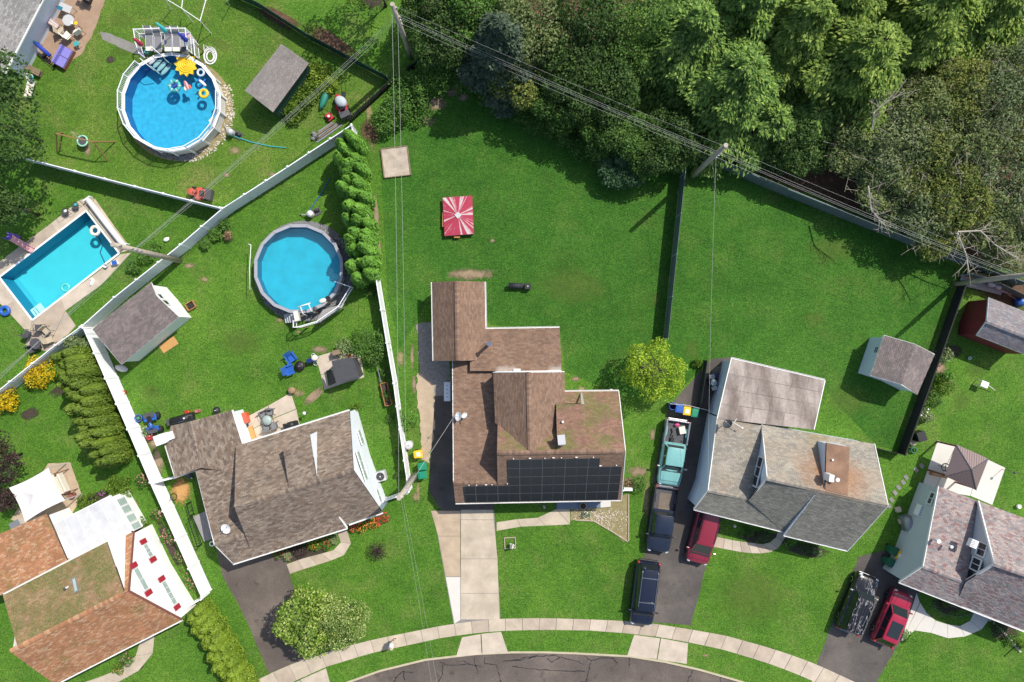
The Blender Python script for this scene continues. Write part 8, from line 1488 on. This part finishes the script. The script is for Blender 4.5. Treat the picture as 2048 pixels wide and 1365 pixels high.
mk('ply_sheet', 'orange plywood board on the grass by the white gabled shed', 'board', 338, 690, ia(36, -24), [('board', 'b', (0, 0, .05, 1.5, .75, .03), M_ply), ('bearer', 'b', (-.5, 0, .02, .08, .7, .04), M_wood), ('bearer', 'b', (.5, 0, .02, .08, .7, .04), M_wood)]); mk('timber_frame', 'small orange timber frame at the corner of the white gabled shed', 'frame', 384, 612, ia(14, -8), [('side', 'b', (0, s * .3, .2, .7, .06, .3), M_wood2) for s in (-1, 1)] + [('end', 'b', (s * .35, 0, .2, .06, .6, .3), M_wood2) for s in (-1, 1)] + [('core', 'b', (0, 0, .12, .5, .4, .2), M_black)]); mk('grey_cover', 'grey covered bundle behind the white gabled shed', 'bundle', 246, 737, ia(20, 6), [('cover', 's', (0, 0, .22, .55, .28, .24), M_lgrey), ('strap', 't', (.1, 0, .22, .26, .02), M_grey)])
mk('round_trampoline', 'small trampoline with lime rim beside the tall arborvitae', 'trampoline', 147, 818, 0, [('rim', 't', (0, 0, .3, .45, .06), plain('lime_pad', (.45, .62, .04), .6)), ('mat', 'c', (0, 0, .28, .42, .02), M_black)] + [('leg', 'u', (.02, [(.42 * math.cos(a), .42 * math.sin(a), .28), (.44 * math.cos(a), .44 * math.sin(a), 0)]), M_grey) for a in (.5, 2.1, 3.7, 5.2)])
mk('porch_swing', 'cream cushioned swing seat behind the white tent canopy', 'swing seat', 132, 965, ia(15, 32), [('seat', 'b', (0, 0, .5, 1.6, .6, .16), M_cream), ('back', 'b', (0, .36, .8, 1.6, .14, .6), M_cream), ('roof_cloth', 'b', (0, .1, 1.75, 1.75, .85, .05), M_cream), ('frame', 'u', (.035, [(-.9, -.5, 0), (-.9, .1, 1.72), (.9, .1, 1.72), (.9, -.5, 0)]), M_brown), ('frame', 'u', (.035, [(-.9, .7, 0), (-.9, .1, 1.72)]), M_brown), ('frame', 'u', (.035, [(.9, .7, 0), (.9, .1, 1.72)]), M_brown)]); mk('cream_ottoman', 'small cream ottoman at the tent canopy edge', 'ottoman', 108, 952, .3, [('cushion', 'b', (0, 0, .3, .45, .45, .2), M_cream), ('base', 'b', (0, 0, .12, .4, .4, .2), M_brown)]); mk('wicker_basket', 'red-brown wicker basket below the cream swing seat', 'basket', 148, 990, .3, [('basket', 'l', [(.22, 0), (.27, .38), (.24, .38), (.2, .06), (0, .06)], M_brown), ('rim', 't', (0, 0, .38, .26, .02), M_brown)]); mk('grey_bench', 'grey box at the corner of the tent canopy', 'box', 38, 1046, .5, [('box', 'b', (0, 0, .25, .8, .5, .5), M_lgrey), ('lid', 'b', (0, 0, .52, .84, .54, .05), M_grey)])
mk('raised_bed', 'long orange raised planter bed along the white fence', 'planter', 774, 788, ia(9, 40), [('side', 'b', (0, s * .28, .25, 1.9, .06, .5), M_wood2) for s in (-1, 1)] + [('end', 'b', (s * .95, 0, .25, .06, .5, .5), M_wood2) for s in (-1, 1)] + [('soil', 'b', (0, 0, .2, 1.8, .5, .3), M_mulch)]); mk('rail_fence', 'low grey rail at the plants behind the small black shed', 'rail', 758, 740, ia(9, 40), [('rail', 'r', ((-1.0, 0, .4), (1.0, 0, .4), .06, .06), M_grey), ('post', 'b', (-1, 0, .25, .08, .08, .5), M_grey), ('post', 'b', (1, 0, .25, .08, .08, .5), M_grey)])
mk('wicker_pot', 'round pot of dry brown plants at the patio corner', 'pot', 583, 781, 0, [('pot', 'l', [(.18, 0), (.26, .36), (.23, .36), (.2, .3), (0, .3)], M_dgrey), ('plant', 's', (.15, .02, .42, .34, .3, .2), F_brown)]); mk('garden_rack', 'wooden rack with red tub behind the small black shed', 'rack', 682, 704, .2, [('shelf', 'b', (-.2, 0, .5, .6, .4, .04), M_wood), ('shelf', 'b', (-.2, 0, .9, .6, .4, .04), M_wood), ('post', 'b', (-.5, 0, .45, .06, .4, .9), M_wood), ('post', 'b', (.1, 0, .45, .06, .4, .9), M_wood)]); mk('red_tub', 'red tub beside the wooden rack at the black shed', 'tub', 699, 711, 0, [('tub', 'l', [(.16, 0), (.2, .3), (.18, .3), (.15, .05), (0, .05)], M_red)]); mk('kids_bike', 'black frame bicycle leaning at the small black shed', 'bicycle', 667, 709, ia(4, 14), [('wheel', 'l', [(.28, .02), (.31, .0), (.31, .04), (.28, .02)], M_rubber), ('frame', 'u', (.02, [(-.3, 0, .3), (0, 0, .55), (.3, 0, .3)]), M_black), ('handlebar', 'u', (.018, [(.25, -.2, .7), (.25, .2, .7)]), M_black)])
# red and white board at the gable corner
bd = mk('swirl_board', 'white board with red loops standing at the white gable corner', 'board', 716, 838, ia(8, 20), [('panel', 'b', (0, 0, .85, .85, .06, .75), M_wpaint), ('red_loop', 'u', (.05, [(.28 * math.cos(a) * 1.1, -.05, .85 + .26 * math.sin(a)) for a in [k * .45 for k in range(15)]]), M_red), ('red_bar', 'b', (0, -.04, .85, .5, .03, .08), M_red), ('stand', 'b', (-.35, 0, .25, .06, .06, .5), M_wpaint), ('stand', 'b', (.35, 0, .25, .06, .06, .5), M_wpaint)])
# side porch of the grey-brown house
sp_ = deck('small grey porch deck behind the grey-brown side wall', [(386, 1034), (412, 1022), (424, 1078), (408, 1084)], .5, M_greywood, .14, -1.3, 'porch_deck'); railing('black porch railing around the small grey porch', [(P(386, 1034, .5).x, P(386, 1034, .5).y), (P(404, 1088, .5).x, P(404, 1088, .5).y)], .5, .85, M_black, .2, None, 'porch_railing'); railing('black railing by the sandy patch at the porch', [(P(378, 1006, .4).x, P(378, 1006, .4).y), (P(384, 1030, .4).x, P(384, 1030, .4).y)], .0, .85, M_black, .3, None, 'porch_railing')
mk('bicycle', 'dark bicycle lying beside the sunlit white fence at the sandy patch', 'bicycle', 347, 1004, 1.1, [('wheel', 't', (-.5, 0, .3, .28, .025), M_black), ('wheel', 't', (.5, .1, .25, .28, .025), M_black), ('frame', 'u', (.025, [(-.5, 0, .35), (0, .2, .5), (.5, .1, .3)]), M_grey), ('handlebar', 'u', (.02, [(.3, -.25, .6), (.45, .25, .6)]), M_black), ('saddle', 's', (-.2, .1, .6, .12, .06, .04), M_black)]); ring_float('white ringed round bin at the corner of the grey-brown roof', 424, 1088, .18, .05, M_wpaint, .5, None, 'round_bin', 'bin'); mk('meter_pipes', 'dark pipes and meter in the notch of the wing roof', 'meter', 384, 950, 0, [('box', 'b', (0, 0, .5, .4, .3, .5), M_dgrey), ('pipe', 'u', (.05, [(-.5, .2, .2), (-.2, .1, .6), (.3, -.2, .6)]), M_wpaint), ('pipe', 'u', (.04, [(.2, -.3, .1), (.25, .1, .5)]), M_black)])
# bed loads and front yard things
mk('tool_heap', 'heap of black tools in the aqua truck bed', 'tools', 1343, 872, ia(-3, 20), [('tool', 'r', ((-.7 + .25 * k, -.25 + .12 * (k % 3), .78), (-.35 + .25 * k, -.1 - .1 * (k % 2), .84), .08, .08), M_black) for k in range(5)] + [('case', 'b', (.3, -.1, .78, .5, .3, .2), M_black)]); mk('white_tub', 'white plastic tub in the aqua truck bed', 'tub', 1359, 858, .2, [('tub', 'b', (0, 0, .84, .5, .6, .36), M_cream), ('disc', 'c', (.1, .1, 1.02, .08, .02), M_wpaint)]); mk('pink_bag', 'pink bag at the tailgate of the aqua truck', 'bag', 1349, 848, .2, [('bag', 's', (0, 0, .82, .22, .15, .14), plain('hot_pink', (.65, .08, .22), .6)), ('strap', 'u', (.02, [(-.1, 0, .95), (.1, 0, .98)]), M_red)]); mk('bed_mat', 'tan worn mat lying in the navy truck bed', 'mat', 1323, 1000, ia(-17, 122), [('mat', 'b', (0, .1, .69, 1.45, 1.0, .03), plain('worn_mat', (.16, .125, .095), .85, 0, .2, 2)), ('fold', 'b', (.62, .1, .71, .12, 1.0, .03), M_tan)])
mk('porch_pot', 'dark round pot on the blue slate porch', 'pot', 1165, 1010, 0, [('pot', 'l', [(.2, .16), (.28, .5), (.25, .5), (.22, .42), (0, .42)], M_dgrey), ('rim', 't', (0, 0, .5, .27, .02), M_tan), ('soil', 'c', (0, 0, .4, .22, .04), M_mulch)]); mk('downspout', 'white downspout box at the gable end of the solar roof', 'downspout', 1254, 976, 0, [('box', 'b', (0, 0, .5, .7, .25, .35), M_wpaint), ('elbow', 'u', (.06, [(-.3, 0, .5), (-.5, 0, 1.2)]), M_wpaint)]); mk('porch_figure', 'small pale figurine in the plants under the solar roof', 'figurine', 1088, 1013, 0, [('body', 'c', (0, 0, 0, .12, .35, .07), M_lgrey), ('head', 's', (0, 0, .42, .09, .09, .1), M_lgrey)]); mk('square_edging', 'wooden square edging with white flowers on the front lawn', 'planter', 1020, 1086, .05, [('edge', 'b', (0, s * .45, .06, .95, .06, .12), M_tan) for s in (-1, 1)] + [('edge', 'b', (s * .45, 0, .06, .06, .85, .12), M_tan) for s in (-1, 1)]); shrub('white flowered plant on a stem in the square edging', 1024, 1093, .25, 1.0, F_pale, 260, .09, 5, 360, 'white_plant', 'plant', flowers=(P_wh, 60, .1)); mk('garden_lamp', 'small pale lamp on the lawn under the pale grey eave', 'lamp', 1465, 1049, 0, [('post', 'c', (0, 0, 0, .03, .5), M_grey), ('globe', 's', (0, 0, .58, .13, .13, .12), M_cream)]); mk('yard_lamp', 'round grey fan vent at the rear eave of the mossy roof', 'vent', 1214, 779, 0, [('drum', 'c', (0, 0, 2.2, .2, .3), M_lgrey), ('ring', 't', (0, 0, 2.5, .16, .03), M_wpaint), ('pole', 'c', (0, 0, 0, .05, 2.2), M_grey)])
for k in range(20):
    a, b = [((1257, 988), (1257, 1082)), ((1255, 1083), (1222, 1062)), ((1222, 1062), (1187, 1042)), ((1187, 1042), (1150, 1040))][k % 4]; u = (k // 4 + .5) / 5; c = P(a[0] + (b[0] - a[0]) * u, a[1] + (b[1] - a[1]) * u)
    if k == 0: eg = thing('bed_edging', 'pale edging boards around the stone bed', 'edging', P(1230, 1040))
    m = MB(); l = math.hypot(b[0] - a[0], b[1] - a[1]) * S / 5 * .97; m.box(c + Vector((0, 0, .05)), (l, .07, .12), ia(b[0] - a[0], b[1] - a[1])); m.build('edging_board', M_tan, eg)
m = MB(); r_ = random.Random(9)
for k in range(420):
    x, y = r_.gauss(1198, 24), r_.gauss(1035, 12)
    if k % 3 == 0: x, y = r_.uniform(1142, 1256), r_.uniform(1012, 1082)
    if y > 1042 + max(0, (x - 1187)) * .6 or x > 1256 or y < 1016 or x < 1142: continue
    m.ball(P(x, y, .02), (r_.uniform(.03, .075), r_.uniform(.03, .06), .035), 6, 4, r_.uniform(0, 3))
tag(m.build('stones', M_stone), None, None, None, 'stuff')
def scatter_stones(name, cx, cy, r0, r1, a0, a1, n, mat, s0, s1, seed):
    m = MB(); r_ = random.Random(seed)
    for k in range(n): a = r_.uniform(a0, a1); r = r_.uniform(r0, r1); m.ball(P(cx + r * math.cos(a), cy + r * math.sin(a), .02), (r_.uniform(s0, s1), r_.uniform(s0, s1), r_.uniform(s0, s1) * .7), 6, 4, a)
    return tag(m.build(name, mat), None, None, None, 'stuff')
scatter_stones('gravel', 607, 542, 84, 101, -1.2, 2.6, 1500, M_dstone, .05, .12, 3); scatter_stones('gravel', 607, 542, 84, 99, -1.2, 2.6, 260, M_lgrey, .04, .08, 5); scatter_stones('pebbles', 362, 219, 92, 108, -.5, 1.5, 260, M_stone, .04, .09, 4); scatter_stones('dark_gravel', 362, 219, 92, 102, 1.3, 2.3, 420, M_dstone, .05, .11, 6)
# right hand yards
mk('cinder_block', 'pair of pale blocks beside the grey propane grill', 'blocks', 1797, 1030, ia(8, 30), [('block', 'b', (-.5, 0, .15, .4, .4, .3), M_tan), ('block', 'b', (.5, 0, .15, .4, .4, .3), M_tan)]); mk('barbecue_grill', 'large grey covered grill against the grey wall', 'grill', 1808, 1046, ia(8, 30), [('cover', 's', (0, 0, .65, .78, .42, .5), M_grey), ('skirt', 'b', (0, 0, .35, 1.4, .7, .7), M_grey), ('handle', 'u', (.02, [(.2, -.4, .9), (.6, -.4, .9)]), M_chrome)]); mk('white_stool', 'white stool with long pole on the lawn past the planting bed', 'stool', 1957, 768, ia(12, 5), [('top', 'b', (0, 0, .75, .62, .5, .06), M_white)] + [('leg', 'u', (.03, [(x, y, .75), (x * 1.2, y * 1.2, 0)]), M_wpaint) for x in (-.25, .25) for y in (-.2, .2)] + [('pole', 'u', (.03, [(.3, .1, .6), (1.3, -.05, .3)]), M_cream)]); mk('dark_planter', 'black square composter at the end of the black board fence', 'composter', 1832, 871, ia(4, 12), [('body', 'b', (0, 0, .4, .75, .65, .8), M_black), ('lid', 'b', (0, 0, .83, .8, .7, .06), M_black)]); mk('sack', 'tan sack and hose reel beside the black composter', 'sack', 1823, 893, 0, [('sack', 's', (0, .3, .18, .3, .25, .2), M_tan), ('reel', 't', (.05, -.3, .2, .22, .08), M_g2)])
mk('watering_can', 'green watering can in the shadow of the red barn', 'can', 1937, 716, .3, [('body', 'c', (0, 0, 0, .14, .28), M_green), ('spout', 'u', (.025, [(.1, 0, .1), (.4, .05, .3)]), M_green), ('handle', 't', (-.1, 0, .3, .12, .02), M_wpaint)]); mk('fire_ring', 'black wire ring table on the pale patio', 'table', 1884, 933, 0, [('ring', 't', (0, 0, .45, .32, .035), M_black), ('cross', 'r', ((-.3, 0, .45), (.3, 0, .45), .03, .03), M_black), ('cross', 'r', ((0, -.3, .45), (0, .3, .45), .03, .03), M_black)] + [('leg', 'u', (.02, [(.3 * math.cos(a), .3 * math.sin(a), .45), (.34 * math.cos(a), .34 * math.sin(a), 0)]), M_black) for a in (.8, 2.9, 5)]); mk('wood_bench', 'orange-brown wooden beam bench under the gazebo edge', 'bench', 1872, 948, ia(30, 6), [('plank', 'b', (0, -.1, .45, 1.4, .14, .05), M_wood2), ('plank', 'b', (0, .1, .45, 1.4, .14, .05), M_wood2), ('leg', 'b', (-.55, 0, .22, .08, .36, .44), M_wood2), ('leg', 'b', (.55, 0, .22, .08, .36, .44), M_wood2)]); mk('torch', 'garden torch with pole at the patio corner', 'torch', 2003, 939, 0, [('pole', 'u', (.02, [(0, 0, 0), (0, 0, 1.5)]), M_wood), ('bowl', 's', (0, 0, 1.5, .12, .12, .12), M_dgrey)]); mk('white_bucket', 'small white bucket on the lawn past the pale patio', 'bucket', 2034, 1012, 0, [('bucket', 'l', [(.13, 0), (.17, .32), (.15, .32), (.12, .05), (0, .05)], M_white)])
ss = thing('stepping_stones', 'line of grey stepping stones in the grass between two houses', 'stepping stones', P(1790, 1010))
for k, (x, y) in enumerate([(1843, 932), (1832, 940), (1806, 965), (1797, 975), (1790, 986), (1783, 1000), (1778, 1012), (1812, 955)]): m = MB(); m.box(P(x, y, .02), (.42, .30, .06), -.9); m.build('stone', M_concg, ss)
m = MB()
mk('lumber_rack', 'white and tan planks on the long rack behind the black fence', 'lumber', 1957, 567, ia(40, 10), [('plank', 'b', (-.6, .15 + .12 * k, .5, 1.7, .10, .04), M_cream if k % 2 else M_ply) for k in range(5)] + [('shelf', 'b', (0, -.15, .4, 3.6, .9, .04), M_greywood)] + [('leg', 'b', (x, y, .2, .08, .08, .4), M_wood) for x in (-1.7, 1.7) for y in (-.5, .3)]); mk('stored_tank', 'pair of pale grey tanks on the planks beside the red barn', 'tank', 1976, 571, ia(10, 3), [('tank', 's', (-.2, 0, .75, .34, .3, .28), M_lgrey), ('tank', 's', (.4, -.05, .72, .28, .26, .26), M_lgrey), ('cap', 'c', (-.2, 0, 1.0, .07, .06), M_grey)]); mk('pink_board', 'long pale pink board leaning behind the red barn', 'board', 2002, 584, ia(30, 9), [('board', 'b', (0, 0, .45, 1.3, .28, .05), plain('pale_pink_board', (.45, .33, .30), .8)), ('trestle', 'b', (-.5, 0, .2, .08, .3, .42), M_wood), ('trestle', 'b', (.5, 0, .2, .08, .3, .42), M_wood)]); mk('blue_barrel', 'bright blue drum lying behind the red barn', 'barrel', 2036, 604, .3, [('drum', 'u', (.36, [(-.5, 0, .36), (.5, 0, .36)]), M_blue), ('hoop', 'u', (.375, [(-.2, 0, .36), (-.14, 0, .36)]), M_blue), ('hoop', 'u', (.375, [(.14, 0, .36), (.2, 0, .36)]), M_blue)])
fence('green-grey screen behind the lumber rack and red barn', [(1945, 548), (2000, 566), (2062, 596)], 1.6, (M_scr, M_scr2), 'mesh', 2.4)
eg2 = thing('stone_edging', 'row of pale edging stones below the pink-grey eave', 'edging', P(2005, 1270))
for k in range(11): u = k / 10; m = MB(); m.ball(P(1981 + 58 * u ** .9, 1240 + 62 * u, .06), (.20, .12, .09), 8, 5, -.9); m.build('stone', M_stone if k % 3 else M_lgrey, eg2)
eg3 = thing('scallop_edging', 'dark scalloped edging around the mulch bed by the white walk', 'edging', P(1900, 1215))
for k in range(16): u = k / 15; a = math.pi * (1.0 - u) ; m = MB(); m.ball(P(1908 - 40 * math.cos(u * math.pi) , 1206 + 20 * math.sin(u * math.pi) + 12 * u, .05), (.12, .05, .09), 8, 5, 0); m.build('edge_piece', M_dstone, eg3)
mk('garden_sign', 'small wire frame in the mulch bed by the white walk', 'frame', 1902, 1211, -.3, [('bar', 'r', ((-.3, 0, .3), (.3, 0, .3), .03, .03), M_tan), ('leg', 'b', (-.28, 0, .15, .03, .03, .3), M_tan), ('leg', 'b', (.28, 0, .15, .03, .03, .3), M_tan)]); mk('white_downspout', 'white downspout at the frame edge below the pink-grey eave', 'downspout', 2041, 1290, 0, [('pipe', 'u', (.07, [(.15, .4, 2.6), (.05, .3, .6), (-.15, -.3, .1)]), M_white), ('strap', 'b', (.05, .3, 1.2, .2, .06, .06), M_white)])
mk('umbrella_base', 'dark olive tarp beside the flat roof corner', 'tarp', 1437, 745, .5, [('tarp', 's', (0, 0, .12, .8, .5, .14), plain('olive_tarp', (.12, .11, .085), .8)), ('corner', 's', (.5, .2, .1, .4, .3, .1), plain('olive_tarp', (.12, .11, .085), .8))]); mk('blue_cooler', 'navy box at the head of the silver grill', 'box', 1427, 751, .1, [('box', 'b', (0, 0, .25, .4, .3, .5), M_navy), ('lid', 'b', (0, 0, .53, .44, .34, .06), M_navy)])
# the person on the pavement
def person(label, px, py, rz):
    t = thing('person', label, 'person', P(px, py, .035), rz)
    J = {'pel': (0, 0, .92, .145, .11), 'wst': (.02, 0, 1.08, .135, .10), 'che': (.04, 0, 1.28, .16, .115), 'nk0': (.05, 0, 1.43, .075, .07), 'nk1': (.07, 0, 1.50, .055, .055), 'hd0': (.085, 0, 1.58, .080, .085), 'hd1': (.085, 0, 1.68, .088, .095), 'hd2': (.08, 0, 1.745, .06, .065)}
    E = [('pel', 'wst'), ('wst', 'che'), ('che', 'nk0'), ('nk0', 'nk1'), ('nk1', 'hd0'), ('hd0', 'hd1'), ('hd1', 'hd2')]
    for s, n, f in ((1, 'l', 1), (-1, 'r', -1)):
        J.update({n + 'h': (0, s * .10, .88, .095, .09), n + 'k': (.07 * f + .03, s * .11, .48, .062, .06), n + 'a': (.12 * f - .05, s * .11, .09, .042, .042), n + 't': (.12 * f + .12, s * .12, .04, .040, .034), n + 's': (.04, s * .185, 1.40, .065, .06), n + 'e': (.0 - .06 * f, s * .26, 1.12, .045, .042), n + 'w': (.10 - .05 * f, s * .25, .88, .032, .030), n + 'p': (.13 - .05 * f, s * .25, .80, .036, .02)})
        E += [('pel', n + 'h'), (n + 'h', n + 'k'), (n + 'k', n + 'a'), (n + 'a', n + 't'), ('che', n + 's'), (n + 's', n + 'e'), (n + 'e', n + 'w'), (n + 'w', n + 'p')]
        for i in range(5):
            b = n + 'f%d' % i; y = s * .25 + (i - 2) * .017 * (1 if i < 4 else 1.6); J[b] = (.15 - .05 * f, y, .755 if i < 4 else .79, .010, .009); J[b + 'b'] = (.165 - .05 * f, y, .715 - .006 * (i % 2) if i < 4 else .76, .008, .008); E += [(n + 'p', b), (b, b + 'b')]
    ks = list(J); me = bpy.data.meshes.new('body'); me.from_pydata([J[k][:3] for k in ks], [(ks.index(a), ks.index(b)) for a, b in E], []); o = bpy.data.objects.new('body', me); col.objects.link(o); o.parent = t; ROOT[o.name] = ROOT[t.name]
    sm = o.modifiers.new('skin', 'SKIN'); sm.use_smooth_shade = True
    for i, k in enumerate(ks): me.skin_vertices[0].data[i].radius = J[k][3:5]; me.skin_vertices[0].data[i].use_root = (k == 'pel')
    o.modifiers.new('sub', 'SUBSURF').levels = 1; o.modifiers['sub'].render_levels = 1; me.materials.append(plain('skin', (.52, .33, .24), .6, 0, .05))
    m = MB(); m.lathe((.03, 0, 0), [(.19, .80), (.205, 1.0), (.21, 1.2), (.225, 1.36), (.12, 1.46), (.08, 1.47)], 16, .82, 1.12); m.build('shirt', M_white, t, True, local=True)
    for s in (-1, 1): m = MB(); m.tube([(.04, s * .17, 1.41), (-.03 * s, s * .26, 1.13)], .085, 8, .07); m.build('sleeve', M_white, t, True, local=True); m = MB(); m.tube([(0, s * .10, .92), (.06 * s + .03, s * .11, .52)], .125, 8, .095); m.build('trouser_leg', M_cream, t, True, local=True); m = MB(); m.ball((.12 * s + .03, s * .115, .045), (.14, .055, .05), 10, 6); m.build('shoe', M_dgrey, t, True, local=True); m = MB(); m.ball((.16, s * .035, 1.655), (.012, .014, .010), 6, 4); m.build('eye', M_black, t, local=True); m = MB(); m.ball((.085, s * .092, 1.64), (.025, .012, .032), 6, 4); m.build('ear', MC['skin'], t, local=True)
    m = MB(); m.ball((.182, 0, 1.625), (.018, .014, .022), 6, 4); m.build('nose', MC['skin'], t, local=True); m = MB(); m.ball((.165, 0, 1.585), (.008, .025, .006), 6, 4); m.build('mouth', M_red, t, local=True); m = MB(); m.lathe((.078, 0, 0), [(.11, 1.66), (.108, 1.72), (.07, 1.78), (0, 1.795)], 14, 1.05, .95); m.lathe((.10, 0, 0), [(.11, 1.675), (.155, 1.668), (.155, 1.675), (.11, 1.69)], 14); m.build('sun_hat', M_tan, t, True, local=True)
person('person in white shirt and pale sun hat walking on the pavement', 787, 1281, ia(10, -2))
